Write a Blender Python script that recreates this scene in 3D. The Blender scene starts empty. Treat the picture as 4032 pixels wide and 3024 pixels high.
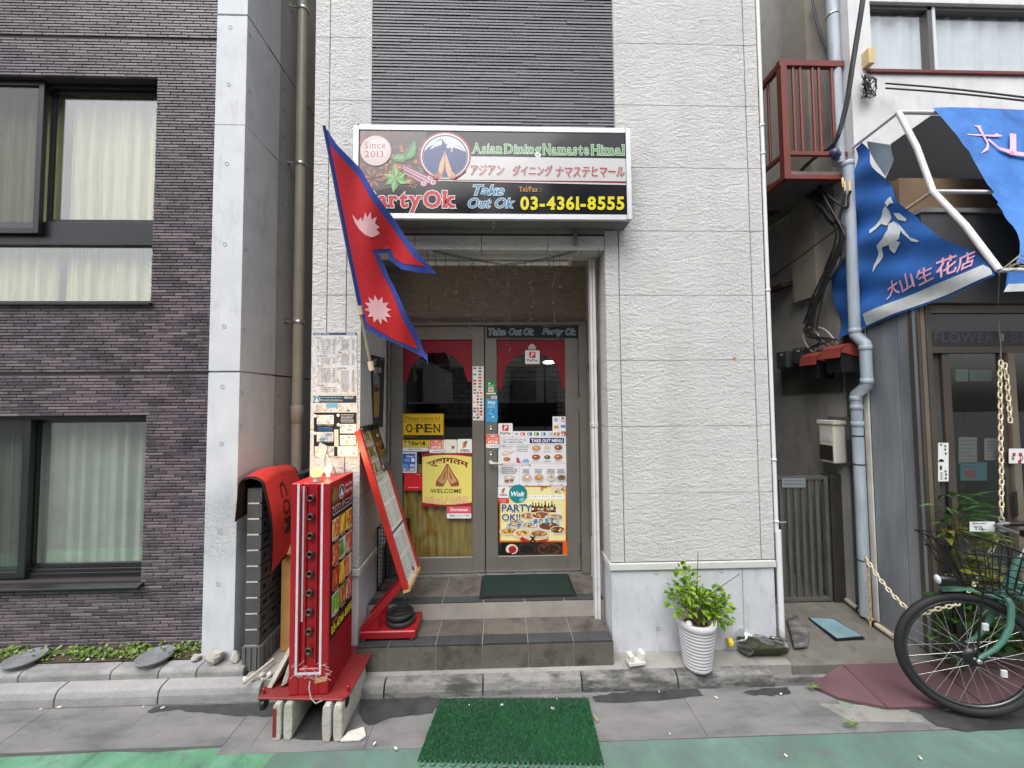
import bpy, bmesh, math, random
from mathutils import Vector, Matrix
rnd = random.Random(7)
SC = bpy.context.scene
COL = SC.collection
# ---------------------------------------------------------------- camera
FPX = 1500.0; DIST = 2.5924; HC = 1.80          # focal length in photo pixels, distance to the facade, eye height
_p, _y, _r = [math.radians(a) for a in (2.3856, 1.7206, -.4588)]
FW = Vector((math.sin(_y)*math.cos(_p), math.cos(_y)*math.cos(_p), math.sin(_p)))
_ri = Vector((math.cos(_y), -math.sin(_y), 0)); _up = _ri.cross(FW)
RI = _ri*math.cos(_r)+_up*math.sin(_r); UP = -_ri*math.sin(_r)+_up*math.cos(_r)
CAM = Vector((0, -DIST, HC))
cam = bpy.data.cameras.new('camera'); camo = bpy.data.objects.new('camera', cam); COL.objects.link(camo)
cam.sensor_width = 36; cam.lens = FPX/4032*36; cam.clip_start = .02; cam.clip_end = 300
M = Matrix.Identity(4)
for i, a in enumerate((RI, UP, -FW)):
    for j in range(3): M[j][i] = a[j]
M.translation = CAM
camo.matrix_world = M; SC.camera = camo
# ---------------------------------------------------------------- light: overcast day
SUN_EL, SUN_AZ = math.radians(58), math.radians(200)
w = bpy.data.worlds.new('World'); SC.world = w; w.use_nodes = True
nt = w.node_tree; nt.nodes.clear()
sky = nt.nodes.new('ShaderNodeTexSky'); sky.sky_type = 'NISHITA'; sky.sun_disc = False
sky.sun_elevation = SUN_EL; sky.sun_rotation = SUN_AZ; sky.dust_density = 4; sky.air_density = 1.0; sky.ozone_density = 1
hs = nt.nodes.new('ShaderNodeHueSaturation'); hs.inputs['Saturation'].default_value = .22
bg = nt.nodes.new('ShaderNodeBackground'); bg.inputs['Strength'].default_value = .15
wo = nt.nodes.new('ShaderNodeOutputWorld')
nt.links.new(sky.outputs[0], hs.inputs['Color']); nt.links.new(hs.outputs[0], bg.inputs[0]); nt.links.new(bg.outputs[0], wo.inputs[0])
sun = bpy.data.lights.new('sun', 'SUN'); sun.energy = 1.5; sun.angle = math.radians(60); sun.color = (1, .99, .975)
suno = bpy.data.objects.new('sun', sun); COL.objects.link(suno)
sd = Vector((math.sin(SUN_AZ)*math.cos(SUN_EL), math.cos(SUN_AZ)*math.cos(SUN_EL), math.sin(SUN_EL)))
suno.rotation_euler = (-sd).to_track_quat('-Z', 'Y').to_euler()
suno.location = sd*20
SC.view_settings.view_transform = 'Standard'; SC.view_settings.look = 'None'
SC.view_settings.gamma = 1; SC.view_settings.exposure = 0.86; SC.view_settings.use_curve_mapping = False
SC.cycles.max_bounces = 8; SC.cycles.transparent_max_bounces = 12
# ---------------------------------------------------------------- photo pixel -> place
def ray(x, y): return FW+RI*((x-2016)/FPX)-UP*((y-1512)/FPX)
def onP(x, y, P, n):
    d = ray(x, y); n = Vector(n); return CAM+d*((Vector(P)-CAM).dot(n)/d.dot(n))
def yY(x, y, Y=0.): return onP(x, y, (0, Y, 0), (0, 1, 0))
def zZ(x, y, Z=0.): return onP(x, y, (0, 0, Z), (0, 0, 1))
def xX(x, y, X=0.): return onP(x, y, (X, 0, 0), (1, 0, 0))
def zc(x0, y0, s): return lambda x, y: (x0+x/s, y0+y/s)
ZA = zc(0, 0, 1.7648); ZB = zc(0, 900, 1.7648); ZC = zc(0, 1800, 1.7648)
ZR = zc(900, 1700, 1.27625); ZS = zc(1200, 450, 1.6385); ZH = zc(1200, 900, 1.7015)
ZD = zc(1400, 1250, 1.5082); ZF = zc(1400, 2200, 2.0109); ZM = zc(1200, 1250, 2.552); ZN = zc(1200, 1800, 2.074)
Z1 = zc(2900, 0, 1.8436); Z2 = zc(2900, 700, 1.9541); Z3 = zc(2900, 1200, 1.8436); Z4 = zc(2400, 2000, 1.3554)
Z5 = zc(3400, 1800, 2.7643); Z6 = zc(3400, 2300, 2.7643); Z7 = zc(3600, 800, 2.764); Z8 = zc(3600, 1200, 2.370)
ZG = zc(0, 2500, 1.8433); ZK = zc(2700, 2500, 1.6607)
# ---------------------------------------------------------------- colours
def lin(c): return tuple((v/12.92 if v <= .04045 else ((v+.055)/1.055)**2.4) for v in [q/255. for q in c])
def g(v): return (v, v, v)
MATS = {}
class NB:
    def __init__(s, name):
        s.m = bpy.data.materials.new(name); s.m.use_nodes = True; s.t = s.m.node_tree; s.b = s.t.nodes['Principled BSDF']; s.out = s.t.nodes['Material Output']
    def n(s, typ, **kw):
        o = s.t.nodes.new(typ)
        for k, v in kw.items():
            if k[0] == '_': setattr(o, k[1:], v)
            else: o.inputs[k.replace('_', ' ')].default_value = v
        return o
    def l(s, a, b): s.t.links.new(a, b)
    def pos(s, scale=(1, 1, 1), rot=(0, 0, 0)):
        ge = s.n('ShaderNodeNewGeometry'); mp = s.n('ShaderNodeMapping'); mp.inputs['Scale'].default_value = scale; mp.inputs['Rotation'].default_value = rot
        s.l(ge.outputs['Position'], mp.inputs['Vector']); return mp.outputs[0]
    def noise(s, scale, detail=4, rough=.55, vec=None, dist=0):
        o = s.n('ShaderNodeTexNoise', Scale=scale, Detail=detail, Roughness=rough, Distortion=dist)
        s.l(vec if vec else s.pos(), o.inputs['Vector']); return o.outputs[0]
    def ramp(s, fac, stops):
        r = s.n('ShaderNodeValToRGB'); e = r.color_ramp.elements
        while len(e) < len(stops): e.new(.5)
        for q, (p, c) in zip(e, stops): q.position = p; q.color = (*(c if len(c) == 3 else c[:3]), 1)
        s.l(fac, r.inputs[0]); return r.outputs[0]
    def mix(s, f, a, b, mode='MIX'):
        o = s.n('ShaderNodeMix', _data_type='RGBA', _blend_type=mode)
        for v, k in ((f, 0), (a, 6), (b, 7)):
            if isinstance(v, (int, float)): o.inputs[k].default_value = v
            elif isinstance(v, tuple): o.inputs[k].default_value = (*v[:3], 1)
            else: s.l(v, o.inputs[k])
        return o.outputs[2]
    def math(s, op, a, b=None, c=None):
        o = s.n('ShaderNodeMath', _operation=op)
        for k, v in enumerate((a, b, c)):
            if v is None: continue
            if isinstance(v, (int, float)): o.inputs[k].default_value = v
            else: s.l(v, o.inputs[k])
        return o.outputs[0]
    def bump(s, h, strength=.3, dist=.002, prev=None):
        o = s.n('ShaderNodeBump', Strength=strength, Distance=dist); s.l(h, o.inputs['Height'])
        if prev: s.l(prev, o.inputs['Normal'])
        return o.outputs[0]
    def done(s, col=None, rough=None, nrm=None, metal=None, spec=None):
        for v, k in ((col, 'Base Color'), (rough, 'Roughness'), (nrm, 'Normal'), (metal, 'Metallic'), (spec, 'Specular IOR Level')):
            if v is None: continue
            if isinstance(v, (int, float)): s.b.inputs[k].default_value = v
            elif isinstance(v, tuple): s.b.inputs[k].default_value = (*v[:3], 1)
            else: s.l(v, s.b.inputs[k])
        return s.m
def surf(name, col, rough=.6, var=.18, vs=6, bump=.15, bs=90, metal=0, dirt=0, dcol=(.06, .05, .045), ds=3.5, bd=.002, spec=.5):
    """plain material with soft tone variation, fine grain and optional dirt of its own shape"""
    if name in MATS: return MATS[name]
    b = NB(name)
    n1 = b.noise(vs, 5, .6); n2 = b.noise(bs, 3, .6)
    lo = tuple(c*(1-var) for c in col); hi = tuple(min(1, c*(1+var)) for c in col)
    c = b.ramp(n1, [(.3, lo), (.7, hi)])
    if dirt:
        nd = b.noise(ds, 6, .65, dist=.4); f = b.ramp(nd, [(.5, g(0)), (.78, g(dirt))]); c = b.mix(f, c, dcol)
    rr = b.math('MULTIPLY_ADD', n1, .25, rough-.12)
    b.done(c, rr, b.bump(n2, bump, bd), metal, spec)
    MATS[name] = b.m; return b.m
# print: colour per face, carried by the mesh
def mk_print(name, rough, stain=0, coat=0, tone=1.):
    b = NB(name); a = b.n('ShaderNodeAttribute', _attribute_name='Col')
    c = a.outputs['Color']
    n = b.noise(30, 4, .6); c = b.mix(.12, c, n, 'OVERLAY')
    if stain:
        s1 = b.noise(7, 3, .5, dist=1.5); f = b.ramp(s1, [(.40, g(0)), (.44, g(stain)), (.47, g(.05*stain)), (.58, g(.25*stain)), (.61, g(stain)), (.64, g(0))])
        c = b.mix(f, c, lin((150, 135, 120)))
    if tone < 1: c = b.mix(1., c, g(tone), 'MULTIPLY')
    b.b.inputs['Coat Weight'].default_value = coat; b.b.inputs['Coat Roughness'].default_value = .05
    return b.done(c, rough)
PRINT = mk_print('print', .45); PRINTG = mk_print('print_gloss', .25, coat=.4, tone=.68); PRINTS = mk_print('print_stained', .5, .55, tone=.8)
# ---------------------------------------------------------------- mesh helpers
WL = {}
def wl(o): return WL.get(o.name, Vector((0, 0, 0))) if o else Vector((0, 0, 0))
class MB:
    def __init__(s): s.v = []; s.f = []; s.c = []; s.cur = (1, 1, 1); s.sm = []
    def add(s, vs, fs, smooth=False):
        o = len(s.v); s.v += [tuple(v) for v in vs]; s.f += [tuple(i+o for i in f) for f in fs]
        s.c += [s.cur]*len(fs); s.sm += [smooth]*len(fs); return s
    def box(s, x0, x1, y0, y1, z0, z1):
        return s.add([(x, y, z) for x in (x0, x1) for y in (y0, y1) for z in (z0, z1)], [(0, 1, 3, 2), (4, 6, 7, 5), (0, 4, 5, 1), (2, 3, 7, 6), (0, 2, 6, 4), (1, 5, 7, 3)])
    def obox(s, c, ax, ay, az):
        c, ax, ay, az = map(Vector, (c, ax, ay, az))
        return s.add([c+ax*i+ay*j+az*k for i in (-1, 1) for j in (-1, 1) for k in (-1, 1)], [(0, 1, 3, 2), (4, 6, 7, 5), (0, 4, 5, 1), (2, 3, 7, 6), (0, 2, 6, 4), (1, 5, 7, 3)])
    def poly(s, pts): return s.add(pts, [tuple(range(len(pts)))])
    def prism(s, pts, vec):
        n = len(pts); vec = Vector(vec); p = [Vector(q) for q in pts]
        return s.add(p+[q+vec for q in p], [tuple(range(n))[::-1], tuple(range(n, 2*n))]+[(i, (i+1) % n, n+(i+1) % n, n+i) for i in range(n)])
    def tube(s, path, r, n=8, closed=False, caps=True, smooth=True):
        P = [Vector(p) for p in path]; m = len(P); R = r if isinstance(r, (list, tuple)) else [r]*m
        vs = []; prev = None
        for i in range(m):
            if closed: t = P[(i+1) % m]-P[i-1]
            else: t = P[min(i+1, m-1)]-P[max(i-1, 0)]
            if t.length < 1e-9: t = Vector((0, 0, 1))
            t.normalize()
            if prev is None:
                a = Vector((0, 0, 1)) if abs(t.z) < .9 else Vector((1, 0, 0)); u = t.cross(a).normalized()
            else:
                u = prev-t*prev.dot(t)
                u = u.normalized() if u.length > 1e-6 else t.orthogonal().normalized()
            prev = u; v = t.cross(u)
            vs += [P[i]+(u*math.cos(2*math.pi*k/n)+v*math.sin(2*math.pi*k/n))*R[i] for k in range(n)]
        fs = []
        for i in range(m if closed else m-1):
            a = i*n; b = ((i+1) % m)*n
            fs += [(a+k, a+(k+1) % n, b+(k+1) % n, b+k) for k in range(n)]
        s.add(vs, fs, smooth)
        if caps and not closed:
            s.add(vs[:n], [tuple(range(n))[::-1]]); s.add(vs[-n:], [tuple(range(n))])
        return s
    def lathe(s, prof, c=(0, 0, 0), axis=(0, 0, 1), n=24, smooth=True, a0=0, a1=2*math.pi):
        c = Vector(c); az = Vector(axis).normalized(); ax = az.orthogonal().normalized(); ay = az.cross(ax); full = abs(a1-a0-2*math.pi) < 1e-6
        k = n if full else n+1; vs = []
        for r, h in prof:
            for i in range(k):
                t = a0+(a1-a0)*i/n; vs.append(c+az*h+(ax*math.cos(t)+ay*math.sin(t))*r)
        fs = []
        for j in range(len(prof)-1):
            for i in range(n if full else n):
                i2 = (i+1) % k if full else i+1
                fs.append((j*k+i, j*k+i2, (j+1)*k+i2, (j+1)*k+i))
        return s.add(vs, fs, smooth)
    def grid(s, fn, nu, nv, smooth=True):
        vs = [fn(i/nu, j/nv) for j in range(nv+1) for i in range(nu+1)]
        return s.add(vs, [(j*(nu+1)+i, j*(nu+1)+i+1, (j+1)*(nu+1)+i+1, (j+1)*(nu+1)+i) for j in range(nv) for i in range(nu)], smooth)
    def ball(s, c, rx, ry=None, rz=None, n=12, m=8, smooth=True):
        ry = ry or rx; rz = rz or rx; c = Vector(c)
        return s.grid(lambda u, v: c+Vector((rx*math.sin(math.pi*v)*math.cos(2*math.pi*u), ry*math.sin(math.pi*v)*math.sin(2*math.pi*u), rz*math.cos(math.pi*v))), n, m, smooth)
    def bev(s, w=.004, seg=2):
        """rounds the edges of what is in the builder so far"""
        bm = bmesh.new(); vv = [bm.verts.new(v) for v in s.v]
        for f in s.f:
            try: bm.faces.new([vv[i] for i in f])
            except ValueError: pass
        bmesh.ops.remove_doubles(bm, verts=bm.verts, dist=1e-6)
        es = [e for e in bm.edges if len(e.link_faces) == 2 and e.calc_face_angle(0) > .5]
        bmesh.ops.bevel(bm, geom=es, offset=w, segments=seg, affect='EDGES', profile=.6, clamp_overlap=True)
        bm.verts.index_update(); s.v = [tuple(v.co) for v in bm.verts]; s.f = [tuple(v.index for v in f.verts) for f in bm.faces]
        s.c = [s.cur]*len(s.f); s.sm = [False]*len(s.f); bm.free(); return s
    def mesh(s, name, mat, base=None):
        if base is None: base = Vector((0, 0, 0))
        me = bpy.data.meshes.new(name)
        me.from_pydata([(v[0]-base[0], v[1]-base[1], v[2]-base[2]) for v in s.v], [], s.f)
        if any(s.sm): me.polygons.foreach_set('use_smooth', s.sm)
        if any(c != (1, 1, 1) for c in s.c):
            at = me.color_attributes.new('Col', 'FLOAT_COLOR', 'CORNER'); buf = []
            for f, c in zip(me.polygons, s.c): buf += [c[0], c[1], c[2], 1.]*f.loop_total
            at.data.foreach_set('color', buf)
        me.materials.append(mat); return me
    def build(s, name, mat, parent=None, label=None, cat=None, group=None, kind=None):
        xs = [v[0] for v in s.v]; ys = [v[1] for v in s.v]; zs = [v[2] for v in s.v]
        base = Vector(((min(xs)+max(xs))/2, (min(ys)+max(ys))/2, min(zs)))
        return place(name, s.mesh(name, mat, base), base, parent, label, cat, group, kind)
def place(name, me, loc, parent=None, label=None, cat=None, group=None, kind=None, rot=None):
    o = bpy.data.objects.new(name, me); COL.objects.link(o); loc = Vector(loc)
    if parent: o.parent = parent
    o.location = loc-wl(parent); WL[o.name] = loc
    if rot is not None: o.rotation_euler = rot
    tag(o, label, cat, group, kind); return o
def tag(o, label=None, cat=None, group=None, kind=None):
    for k, v in (('label', label), ('category', cat), ('group', group), ('kind', kind)):
        if v: o[k] = v
    return o
def thing(name, label, cat, loc, group=None, parent=None):
    o = bpy.data.objects.new(name, None); COL.objects.link(o); o.empty_display_size = .1
    loc = Vector(loc); o.location = loc-wl(parent); WL[o.name] = loc
    if parent: o.parent = parent
    return tag(o, label, cat, group)
def boxm(x0, x1, y0, y1, z0, z1, b=0):
    m = MB().box(x0, x1, y0, y1, z0, z1)
    return m.bev(b) if b else m
# ---------------------------------------------------------------- lettering and flat print
_G = {}
def glyphs(s, off=0., shear=0.):
    k = (s, off, shear)
    if k in _G: return _G[k]
    cu = bpy.data.curves.new('lettering', 'FONT'); cu.body = s; cu.size = 1; cu.offset = off; cu.shear = shear; cu.resolution_u = 3; cu.dimensions = '2D'; cu.fill_mode = 'FRONT'
    ob = bpy.data.objects.new('lettering', cu); me = bpy.data.meshes.new_from_object(ob)
    v = [(p.co.x, p.co.y) for p in me.vertices]; f = [tuple(p.vertices) for p in me.polygons]
    bpy.data.objects.remove(ob); bpy.data.curves.remove(cu); bpy.data.meshes.remove(me)
    if not v: v = [(0, 0), (1, 1)]
    x0 = min(p[0] for p in v); x1 = max(p[0] for p in v); y0 = min(p[1] for p in v); y1 = max(p[1] for p in v)
    _G[k] = (v, f, x0, x1, y0, y1); return _G[k]
SLAB = {'A': 'b.06 b.94', 'i': 'b.5', 'a': 'b.92', 'n': 'b.12 b.88 x.1', 'D': 'b.1 t.1', 'N': 'b.1 t.1 t.9', 'm': 'b.07 b.5 b.93 x.06', 'H': 'b.1 b.9 t.1 t.9', 'l': 'b.5 t.3', 'P': 'b.15 t.1', 'r': 'b.2 x.15', 'y': 'x.06 x.94', 'k': 'b.14 b.92 t.1 x.85',
        '1': 'b.62', '4': 'b.7', 'T': 'b.5', 'F': 'b.13 t.1', 'x': 'b.08 b.92 x.08 x.92', 'E': 'b.1 t.1', 'L': 'b.12 t.12', 'W': 't.04 t.5 t.96', 'M': 'b.08 b.92 t.08 t.92', 't': '', 'Z': ''}
def sglyphs(s, off=0.):
    """heavy letters with slab serifs, set one by one"""
    k = ('serif', s, off)
    if k in _G: return _G[k]
    V = []; F = []; cx = 0.; xh = glyphs('x')[5]; lx = 1e9; hx = -1e9; ly = 1e9; hy = -1e9
    for ch in s:
        if ch == ' ': cx += .30; continue
        v0, f0, a0, a1, b0, b1 = glyphs(ch); v, f = glyphs(ch, off)[:2] if off else (v0, f0); o = len(V); wd = (a1-a0)*.92
        V += [(cx+(p[0]-a0)*.92, p[1]) for p in v]; F += [tuple(i+o for i in q) for q in f]
        for e in SLAB.get(ch, '').split():
            px = cx+float(e[1:])*wd; py = {'b': .028, 't': b1-.028, 'x': xh-.028}[e[0]]; hw, hh = .08+off*.8, .024+off; o = len(V)
            V += [(px-hw, py-hh), (px+hw, py-hh), (px+hw, py+hh), (px-hw, py+hh)]; F.append((o, o+1, o+2, o+3))
        lx = min(lx, cx); hx = max(hx, cx+wd); ly = min(ly, b0); hy = max(hy, b1); cx += wd+.15
    _G[k] = (V, F, lx, hx, ly, hy); return _G[k]
class Art:
    """print drawn in zoomed photo coordinates and laid on a real plane (point P, normal n towards the viewer)"""
    def __init__(s, zf, P, n, dz=.00008): s.zf = zf; s.P = Vector(P); s.n = Vector(n).normalized(); s.m = MB(); s.k = 1; s.dz = dz
    def up(s): s.k += 1; return s
    def at(s, x, y): return onP(*s.zf(x, y), s.P, s.n)+s.n*(s.k*s.dz)
    def poly(s, pts, c):
        s.m.cur = lin(c); s.m.poly([s.at(*p) for p in pts]); s.up(); return s
    def rect(s, x0, y0, x1, y1, c): return s.poly([(x0, y0), (x1, y0), (x1, y1), (x0, y1)], c)
    def disc(s, cx, cy, rx, ry, c, n=28, a0=0, a1=360):
        return s.poly([(cx+rx*math.cos(math.radians(a0+(a1-a0)*i/n)), cy+ry*math.sin(math.radians(a0+(a1-a0)*i/n))) for i in range(n + (a1-a0 < 360))], c)
    def text(s, t, x0, y0, x1, y1, c, off=0., shear=0., ox=0, oy=0, slant=0., fn=None, serif=False):
        v, f, a0, a1, b0, b1 = sglyphs(t) if serif else glyphs(t, 0, shear); v2, f2 = (v, f) if not off else (sglyphs(t, off) if serif else glyphs(t, off, shear))[:2]
        sx = (x1-x0)/(a1-a0); sy = (y1-y0)/max(1e-6, b1-b0); pts = []
        for p in v2:
            x = x0+(p[0]-a0)*sx; y = y1-(p[1]-b0)*sy+slant*(x-x0)
            if fn: x, y = fn(x, y)
            pts.append(s.at(x+ox, y+oy))
        s.m.cur = lin(c)
        if serif:
            s.up(); nrm = s.at(0, 0); s.k -= 1; nrm = (nrm-s.at(0, 0))*.5; isl = [i for f_ in f2 if len(f_) == 4 for i in f_] if False else []
            sl = set()
            for f_ in f2:
                if len(f_) == 4 and f_[3]-f_[0] == 3 and abs(v2[f_[0]][1]-v2[f_[1]][1]) < 1e-9 and abs(v2[f_[1]][0]-v2[f_[2]][0]) < 1e-9: sl.update(f_)
            pts = [p+nrm if i in sl else p for i, p in enumerate(pts)]
        s.m.add(pts, f2); s.up(); return s
    def scrib(s, x0, y0, x1, y1, c, rows, fill=.8, rng=None):
        """rows of small illegible print as broken dashes"""
        rng = rng or rnd; h = (y1-y0)/rows
        s.m.cur = lin(c)
        for r in range(rows):
            x = x0+rng.random()*.04*(x1-x0)
            while x < x1-(x1-x0)*(1-fill)*rng.random()-1e-6:
                L = (x1-x0)*rng.uniform(.03, .12); xe = min(x1, x+L); ya = y0+h*r+h*.2; yb = y0+h*r+h*.62
                s.m.poly([s.at(*q) for q in ((x, ya), (xe, ya), (xe, yb), (x, yb))]); x = xe+(x1-x0)*rng.uniform(.012, .04)
        s.up(); return s
    def blobs(s, x0, y0, x1, y1, cols, n, r0, r1, rng=None):
        rng = rng or rnd
        for i in range(n):
            cx = rng.uniform(x0, x1); cy = rng.uniform(y0, y1); r = rng.uniform(r0, r1); a = rng.random()*6.28; e = rng.uniform(.5, 1)
            pts = []
            for k in range(9):
                t = k/9*2*math.pi; q = r*rng.uniform(.75, 1.15); px = math.cos(t)*q; py = math.sin(t)*q*e
                x = cx+px*math.cos(a)-py*math.sin(a); y = cy+px*math.sin(a)+py*math.cos(a)
                pts.append((min(x1, max(x0, x)), min(y1, max(y0, y))))
            s.m.cur = lin(rng.choice(cols)); s.m.poly([s.at(*p) for p in pts])
            s.k += .15
        s.up(); return s
    def build(s, name, mat=None, parent=None, **kw): return s.m.build(name, mat or PRINT, parent, **kw)
# ================================================================ materials of the setting
def m_asphalt():
    b = NB('asphalt'); n1 = b.noise(2.5, 5, .6); n2 = b.noise(220, 3, .7); n3 = b.noise(11, 5, .65)
    c = b.ramp(n1, [(.3, lin((78, 78, 79))), (.7, lin((98, 97, 97)))])
    c = b.mix(.35, c, n2, 'OVERLAY'); f = b.ramp(n3, [(.5, g(0)), (.72, g(.5))]); c = b.mix(f, c, lin((74, 74, 75)))
    return b.done(c, .85, b.bump(n2, .6, .003))
def m_gutter():
    b = NB('gutter_concrete'); n1 = b.noise(2.2, 6, .62, vec=b.pos((1, 3, 1))); n2 = b.noise(160, 3, .7); n3 = b.noise(14, 5, .65)
    c = b.ramp(n1, [(.32, lin((88, 88, 89))), (.5, lin((114, 113, 113))), (.7, lin((128, 127, 126)))])
    c = b.mix(.3, c, n2, 'OVERLAY'); f = b.ramp(n3, [(.56, g(0)), (.75, g(.45))]); c = b.mix(f, c, lin((84, 83, 84)))
    return b.done(c, .8, b.bump(n2, .5, .003))
def m_green():
    b = NB('green_road_paint'); n1 = b.noise(1.1, 5, .6); n2 = b.noise(190, 3, .75); n3 = b.noise(6, 6, .7); ge = b.n('ShaderNodeNewGeometry'); sp = b.n('ShaderNodeSeparateXYZ'); b.l(ge.outputs['Position'], sp.inputs[0])
    paint = b.ramp(n1, [(.35, lin((82, 116, 102))), (.65, lin((104, 138, 126)))])
    # worn through to the asphalt in the middle of the walked strip
    worn = b.ramp(b.math('ADD', b.math('ABSOLUTE', b.math('SUBTRACT', sp.outputs['X'], .15)), b.math('MULTIPLY', n3, 1.1)), [(.0, g(.78)), (.45, g(.68)), (.9, g(.12))])
    wn = b.ramp(b.math('ADD', b.math('MULTIPLY', n3, .7), b.math('MULTIPLY', n2, .35)), [(.42, g(0)), (.66, g(1))])
    f = b.math('MINIMUM', b.math('ADD', b.math('MULTIPLY', worn, 1.05), b.math('MULTIPLY', wn, .6)), 1.)
    c = b.mix(f, paint, lin((88, 92, 91))); c = b.mix(.3, c, n2, 'OVERLAY')
    return b.done(c, .75, b.bump(n2, .5, .003))
def m_greenv():
    b = NB('green_road_paint_fresh'); n1 = b.noise(5, 6, .65, dist=.6); n2 = b.noise(190, 3, .75)
    c = b.ramp(n1, [(.33, lin((66, 104, 84))), (.5, lin((86, 136, 106))), (.7, lin((104, 152, 126)))])
    f = b.ramp(b.noise(9, 6, .7), [(.56, g(0)), (.7, g(.8))]); c = b.mix(f, c, lin((98, 104, 101)))
    c = b.mix(.28, c, n2, 'OVERLAY'); return b.done(c, .6, b.bump(n2, .5, .003))
def m_kerb(name, lo, hi, dark, amt):
    b = NB(name); n1 = b.noise(5, 6, .65); n2 = b.noise(140, 3, .7); n3 = b.noise(9, 6, .7, vec=b.pos((.6, 1, 2)))
    oi = b.n('ShaderNodeObjectInfo'); c = b.ramp(n1, [(.3, lin(lo)), (.7, lin(hi))]); c = b.mix(.35, c, n2, 'OVERLAY')
    f = b.ramp(b.math('ADD', n3, b.math('MULTIPLY', b.math('SUBTRACT', oi.outputs['Random'], .5), .22)), [(.48, g(0)), (.66, g(amt))]); c = b.mix(f, c, lin(dark))
    return b.done(c, .85, b.bump(n2, .7, .004))
def m_tile():
    b = NB('glazed_border_tile'); ge = b.n('ShaderNodeNewGeometry'); sp = b.n('ShaderNodeSeparateXYZ'); b.l(ge.outputs['Position'], sp.inputs[0])
    row = b.math('FLOOR', b.math('DIVIDE', b.math('SUBTRACT', sp.outputs['Z'], TZ0), TP))
    offs = b.math('MULTIPLY', row, TL*.36); u = b.math('DIVIDE', b.math('ADD', sp.outputs['X'], offs), TL); colm = b.math('FLOOR', u)
    cv = b.n('ShaderNodeCombineXYZ'); b.l(row, cv.inputs[0]); b.l(colm, cv.inputs[1]); wn = b.n('ShaderNodeTexWhiteNoise', _noise_dimensions='2D'); b.l(cv.outputs[0], wn.inputs['Vector'])
    c = b.ramp(wn.outputs['Value'], [(0, lin((70, 62, 69))), (.3, lin((88, 79, 86))), (.75, lin((102, 91, 98))), (1, lin((114, 103, 108)))])
    n1 = b.noise(3.2, 4, .6, vec=b.pos((2.2, 1, 1.6))); f = b.ramp(b.math('ADD', n1, b.math('MULTIPLY', wn.outputs['Value'], .12)), [(.42, g(.55)), (.60, g(0))]); c = b.mix(f, c, lin((48, 44, 49)))
    n2 = b.noise(150, 3, .6); return b.done(c, b.math('MULTIPLY_ADD', n1, .2, .3), b.bump(n2, .12, .001))
def m_rock():
    b = NB('white_rock_siding'); p = b.pos((1, 1, 1), (0, math.radians(-28), 0))
    n1 = b.noise(46, 8, .76, vec=b.pos((.85, 1, 1.15), (0, math.radians(-35), 0)), dist=.3); n2 = b.noise(15, 5, .65, vec=b.pos((.6, 1, 1.4), (0, math.radians(-38), 0)), dist=.9); n3 = b.noise(2.2, 4, .6)
    c = b.ramp(n3, [(.3, lin((222, 221, 220))), (.7, lin((234, 233, 232)))])
    nd = b.noise(11, 6, .7); f = b.ramp(nd, [(.68, g(0)), (.76, g(.35))]); c = b.mix(f, c, lin((176, 160, 140)))
    n4 = b.noise(.9, 5, .6, vec=b.pos((3, 3, .35))); c = b.mix(b.ramp(n4, [(.5, g(0)), (.8, g(.35))]), c, lin((188, 184, 180)))
    h = b.math('ADD', b.math('MULTIPLY', n1, 1.), b.math('MULTIPLY', n2, .7))
    return b.done(c, .8, b.bump(h, 1., .03))
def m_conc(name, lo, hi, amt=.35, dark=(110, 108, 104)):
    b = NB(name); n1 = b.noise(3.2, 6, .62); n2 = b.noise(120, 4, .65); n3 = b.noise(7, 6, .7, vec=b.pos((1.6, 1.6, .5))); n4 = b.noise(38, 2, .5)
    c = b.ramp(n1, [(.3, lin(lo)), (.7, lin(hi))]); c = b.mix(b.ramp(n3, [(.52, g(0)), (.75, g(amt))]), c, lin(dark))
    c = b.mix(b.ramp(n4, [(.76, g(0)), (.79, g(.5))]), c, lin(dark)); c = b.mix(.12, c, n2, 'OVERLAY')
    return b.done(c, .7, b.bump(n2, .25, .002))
def m_scuffed():
    b = NB('scuffed_concrete'); n1 = b.noise(3.2, 6, .62); n2 = b.noise(120, 4, .65)
    c = b.ramp(n1, [(.3, lin((188, 191, 197))), (.7, lin((206, 208, 214)))])
    sp = b.n('ShaderNodeSeparateXYZ'); ge = b.n('ShaderNodeNewGeometry'); b.l(ge.outputs['Position'], sp.inputs[0])
    wv = b.noise(26, 5, .6, vec=b.pos((1, 1, 3.2), (0, math.radians(35), 0)), dist=2.2); wv2 = b.noise(26, 5, .6, vec=b.pos((1, 1, 3.6), (0, math.radians(-25), 0)), dist=2.2)
    line = b.math('MAXIMUM', b.ramp(wv, [(.472, g(0)), (.5, g(1)), (.528, g(0))]), b.ramp(wv2, [(.472, g(0)), (.5, g(1)), (.528, g(0))]))
    zone = b.math('MULTIPLY', b.ramp(sp.outputs['Z'], [(.70, g(0)), (.82, g(1)), (.99, g(1))]), b.ramp(sp.outputs['Z'], [(0, g(1))]))
    z2 = b.n('ShaderNodeMapRange', From_Min=1.12, From_Max=1.3, To_Min=1, To_Max=0); b.l(sp.outputs['Z'], z2.inputs[0])
    f = b.math('MULTIPLY', b.math('MULTIPLY', line, zone), b.math('MULTIPLY', z2.outputs[0], .8)); c = b.mix(f, c, lin((70, 68, 70)))
    n3 = b.noise(6, 6, .7, vec=b.pos((1.6, 1.6, .5))); c = b.mix(b.ramp(n3, [(.5, g(0)), (.75, g(.3))]), c, lin((150, 149, 150)))
    return b.done(c, .7, b.bump(n2, .2, .002))
TZ0, TP, TL = .13, .0214, .1455
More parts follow.
